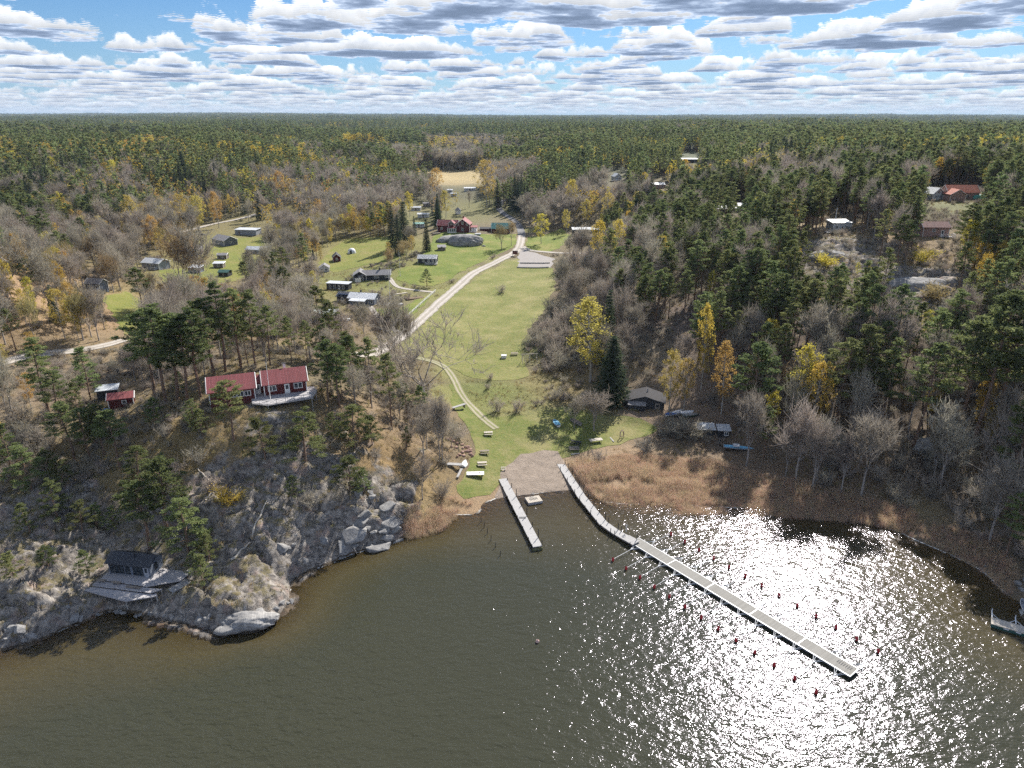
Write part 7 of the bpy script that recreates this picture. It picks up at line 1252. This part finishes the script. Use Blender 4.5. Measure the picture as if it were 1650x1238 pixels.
# the pontoon with its mooring booms
A_, B_ = np.array(P(1023, 871, .5)[:2]), np.array(P(1376, 1084, .5)[:2]); L_ = np.linalg.norm(B_-A_); r_ = math.atan2(*(B_-A_)[::-1]); e = empty('floating_pontoon', (*A_, 0), r_); tag(e, 'long grey floating pontoon with steel edges and mooring booms on both sides', 'pontoon')
W_ = 2.35; part('deck', M['deck_y'], e, (L_/2, 0, .47, L_, W_-.2, .1)); part('edge', M['bare_steel'], e, (L_/2, W_/2, .46, L_, .12, .18), (L_/2, -W_/2, .46, L_, .12, .18)); part('end_plate', M['bare_steel'], e, (L_+.06, 0, .42, .1, W_+.1, .3)); part('end_plate', M['bare_steel'], e, (-.06, 0, .42, .1, W_+.1, .3))
for k in range(7): part('float', M['concrete'], e, (L_*(k+.5)/7, 0, .08, L_/7-.8, W_-.5, .62))
for k in (1, 2, 3, 4): part('joint_strip', M['bare_steel'], e, (L_*(k)/5+.3, 0, .535, .14, W_-.1, .02))
part('grating', M['dark_paint'], e, *[(L_-2.6+i*.33, .35, .535, .12, .7, .02) for i in range(7)])
NB = 13
for sg in (-1, 1):
    for k in range(NB):
        s_ = 1.6+(L_-3.0)*k/(NB-1) if sg < 0 else 2.4+(L_-2.6)*k/(NB-1); y0_ = sg*W_/2; y1_ = sg*(W_/2+6.3); g = Geo()
        g.tube([(s_, y0_+sg*.9, .52), (s_, y1_, .30)], [.042, .036], 5); g.tube([(s_-.85, y0_, .5), (s_, y0_+sg*1.6, .5)], [.035, .035], 4); g.tube([(s_+.85, y0_, .5), (s_, y0_+sg*1.6, .5)], [.035, .035], 4); g.tube([(s_-.45, y0_, .5), (s_, y0_+sg*1.6, .5)], [.03, .03], 4); g.tube([(s_+.45, y0_, .5), (s_, y0_+sg*1.6, .5)], [.03, .03], 4); g.tube([(s_-.85, y0_, .2), (s_-.85, y0_, .55)], [.04, .04], 4)
        bm_ = link('mooring_boom', g.mesh('mooring_boom', M['white_metal']), e); g = Geo(); g.tube([(s_, y1_-sg*.1, -.25), (s_, y1_-sg*.1, .12), (s_, y1_-sg*.1, .5), (s_, y1_-sg*.1, .68)], [.17, .23, .21, .10], 9); link('boom_float', g.mesh('boom_float', M['red_plastic'], True), bm_)
# raft, poles, buoys
x, y, _ = P(860, 806, .3); e = empty('bathing_raft', (x, y, 0), R(18)); tag(e, 'square grey raft with a wooden grating floating at the beach between the piers', 'raft'); part('base', M['concrete'], e, (0, 0, .18, 3.1, 2.5, .55)); part('deck', M['pale_wood'], e, *[(-1.4+i*.31, 0, .5, .26, 2.4, .08) for i in range(10)]); part('ladder', M['bare_steel'], e, (0, 1.35, .7, .08, .08, 1.0), (.5, 1.35, .7, .08, .08, 1.0), (.25, 1.35, 1.15, .5, .07, .07)); part('grating', M['dark_paint'], e, *[(-.8+i*.3, .1, .56, .09, .8, .04) for i in range(6)])
for i, (u, v, lab) in enumerate(((775, 841, 'nearest to the reeds'), (780, 850, 'second from the shore'), (785, 860, 'third from the shore'), (791, 871, 'fourth from the shore'), (798, 882, 'fifth from the shore'), (806, 895, 'farthest from the shore'))):
    x, y, _ = P(u, v, 0); e = empty('mooring_stake', (x, y, -1.5)); tag(e, f'thin dark stake standing in the water left of the short pier, {lab}', 'stake', 'stakes in the water left of the short pier'); bar('stake', M['dark_paint'], e, (0, 0, 0), (.05, 0, 2.9-.1*i), .16, .12, 6)
def buoy(u, v, label, mat='red_plastic'):
    x, y, _ = P(u, v, .1); e = empty('buoy', (x, y, .12)); tag(e, label, 'buoy'); g = Geo(); g.tube([(0, 0, -.3), (0, 0, -.15), (0, 0, .1), (0, 0, .28), (0, 0, .34)], [.1, .28, .30, .16, .05], 9); link('ball', g.mesh('ball', M[mat], True), e); bar('ring', M['bare_steel'], e, (0, 0, .3), (0, 0, .42), .08)
buoy(866, 1034, 'pinkish round buoy alone on open water in the middle of the bay', 'pink_paint')
# pontoon at the right edge
A_, B_ = np.array(P(1597, 1000, .6)[:2]), np.array(P(1672, 1022, .6)[:2]); L_ = np.linalg.norm(B_-A_)+6; r_ = math.atan2(*(B_-A_)[::-1]); e = empty('green_pontoon', (*A_, 0), r_); tag(e, 'dark green sided pontoon with a plank deck at the right edge of the water', 'pontoon')
part('deck', M['pale_wood'], e, (L_/2, 0, .6, L_, 1.9, .12)); part('hull', M['green_dark'], e, (L_/2, 0, .2, L_-.06, 1.84, .68)); part('fender', M['white_plastic'], e, (2.0, -.95, .42, .7, .08, .14), (3.6, -.95, .42, .7, .08, .14))
for s_ in (.15, 3.3): g = Geo(); g.tube([(s_, .9, .6), (s_, 2.9, .6)], [.09, .09], 6); g.tube([(s_, 2.9, .6), (s_, 2.9, 1.0)], [.08, .08], 6); g.tube([(s_, 2.0, .62), (s_+.9, .9, .62)], [.05, .05], 4); (g.tube([(s_, 2.0, .62), (s_-.9, .9, .62)], [.05, .05], 4) if s_ > 1 else None); link('mooring_boom', g.mesh('mooring_boom', M['white_metal']), e)
x, y, _ = P(1657, 985, .3); boat('moored_boat', x, y, -.1, 78, 5.2, 2.0, .8, 'white_plastic', 'white boat moored behind the green pontoon at the right edge', 'grey_paint', cat='boat')
# fallen logs on the left headland, boulders along the water
for p_, q_, w_, lab in (((374, 910), (405, 868), .22, 'pale fallen trunk lying down the grey headland rock, lower piece'), ((405, 866), (432, 812), .2, 'pale fallen trunk lying down the grey headland rock, upper piece'), ((333, 826), (350, 792), .16, 'thin pale dead trunk above the shore cabin'), ((345, 790), (318, 755), .16, 'dark dead trunk leaning among pines above the shore cabin'), ((582, 824), (592, 808), .14, 'short pale log on the rock above the dark shore boulders')):
    a_, b_ = at(*p_), at(*q_); n_ = 6; P_ = [(a_[0]+(b_[0]-a_[0])*i/n_+random.gauss(0, .12), a_[1]+(b_[1]-a_[1])*i/n_, max(gzT(a_[0]+(b_[0]-a_[0])*i/n_, a_[1]+(b_[1]-a_[1])*i/n_), 0)+.18) for i in range(n_+1)]; g = Geo(); g.tube(P_, list(np.linspace(w_, w_*.45, n_+1)), 6); o = link('fallen_trunk', g.mesh('fallen_trunk', M['pale_wood'])); tag(o, lab, 'fallen trunk')
def block(u, v, s_, lab, grp, mat, xyz, flat=.7):
    import bmesh
    bm = bmesh.new(); rg = np.random.default_rng(int(abs(xyz[0]*977+xyz[1]*131)) % 99999); Vv = rg.uniform(-1, 1, (15, 3)); Vv /= (np.abs(Vv)**3).sum(1)[:, None]**(1/3); Vv *= rg.uniform(.85, 1.05, (15, 1))
    for c in Vv: bm.verts.new(tuple(c*np.array([s_*1.25, s_*.85, s_*flat])))
    r_ = bmesh.ops.convex_hull(bm, input=bm.verts[:]); bmesh.ops.delete(bm, geom=list({g for g in r_['geom_interior'] if isinstance(g, bmesh.types.BMVert)}), context='VERTS')
    bmesh.ops.bevel(bm, geom=bm.edges[:], offset=s_*.07, segments=2, affect='EDGES', profile=.6); bmesh.ops.triangulate(bm, faces=bm.faces[:]); bmesh.ops.subdivide_edges(bm, edges=bm.edges[:], cuts=1)
    K_ = np.array([q.co[:] for q in bm.verts]); n_ = fbm(K_[:, 0]*1.1+xyz[0], K_[:, 1]*1.1+K_[:, 2], 3, 7)
    for q, k in zip(bm.verts, n_): q.co *= 1+.09*float(k)
    me = bpy.data.meshes.new('boulder'); bm.to_mesh(me); bm.free(); me.materials.append(mat); o = link('boulder', me, None, xyz, random.random()*6.28); o.rotation_euler.x = random.gauss(0, .2); o.rotation_euler.y = random.gauss(0, .2); tag(o, lab, 'rock', grp)
def boulders(u0, v0, u1, v1, n_, smin, smax, where, sprd=1.2):
    for i in range(n_):
        t = random.random(); x, y, z = P(u0+(u1-u0)*t, v0+(v1-v0)*t, 0); x += random.gauss(0, sprd); y += random.gauss(0, sprd*.7); s_ = smin+(smax-smin)*random.random()**2; zz_ = max(gzT(x, y), -.35)
        block(0, 0, s_, f'grey angular boulder {where}', f'grey angular boulders {where}', BR, (x, y, zz_-s_*.12))
boulders(480, 922, 560, 888, 9, .5, 1.6, 'at the waterline below the steep headland rock'); boulders(565, 884, 648, 862, 22, .6, 2.4, 'among the dark blocks at the waterline left of the small reed patch', 1.3); boulders(0, 1040, 110, 1005, 8, .4, 1.1, 'at the waterline at the far left'); boulders(115, 1000, 225, 985, 10, .3, 1.0, 'at the waterline left below the shore cabin', .7); boulders(230, 988, 330, 1008, 10, .3, 1.0, 'at the waterline below the cabin deck', .7); boulders(400, 1018, 465, 970, 6, .4, 1.0, 'at the tip of the headland', .6)
boulders(1480, 725, 1530, 735, 4, .8, 1.4, 'in the wood edge above the reeds on the right', 2); boulders(1600, 915, 1650, 950, 10, .4, 1.2, 'at the right shore behind the reeds', 1.5); boulders(560, 835, 640, 850, 10, .8, 2.0, 'on the slope above the dark waterline blocks', 1.5)
rock('boulder', 1497, 722, 4.2, 2.6, 2.4, 10, 'large pale grey boulder outcrop in the wood edge above the reeds', 17, BR, .1, det=4, amp=.2); rock('boulder', 1512, 714, 1.6, 1.2, 1.0, 40, 'smaller grey boulder behind the large boulder above the reeds', 18, BR, .1); rock('shore_rock', 397, 999, 4.4, 2.5, 1.45, 14, 'smooth grey rock hump at the tip of the headland', 23, BR, .3, det=5, amp=.24)
rock('rock_dome', 1478, 462, 9, 5, 3.4, -12, 'bare smooth rock dome on the wooded right slope', 31, BR, .35, det=5, amp=.1); rock('rock_dome', 1335, 412, 7, 4, 2.2, 5, 'bare rock outcrop with lemon bushes on the rocky top', 33, BR, .35, det=5, amp=.14)
# ------------------------------------------------------------------ air
lo_z = float(T.min())-1; g = Geo(); gbox(g, 0, 6340, (lo_z+150)/2, 27400, 14620, 150-lo_z); me = g.mesh('haze', None); m, nt, o = newmat('haze_air'); pv = nd(nt, 'ShaderNodeVolumePrincipled'); pv.inputs['Color'].default_value = (.62, .78, 1, 1); pv.inputs['Density'].default_value = 4.5e-5; pv.inputs['Anisotropy'].default_value = .0; nt.links.new(pv.outputs[0], o.inputs['Volume']); me.materials.append(m)
hz = link('haze', me); tag(hz, kind='stuff'); sc.cycles.volume_bounces = 0; sc.cycles.volume_step_rate = 10
sc.cycles.use_denoising = False; sc.cycles.use_adaptive_sampling = True; sc.cycles.adaptive_threshold = .02; sc.cycles.max_bounces = 5; sc.cycles.transparent_max_bounces = 8; sc.cycles.diffuse_bounces = 2; sc.cycles.glossy_bounces = 2; sc.cycles.sample_clamp_indirect = 4
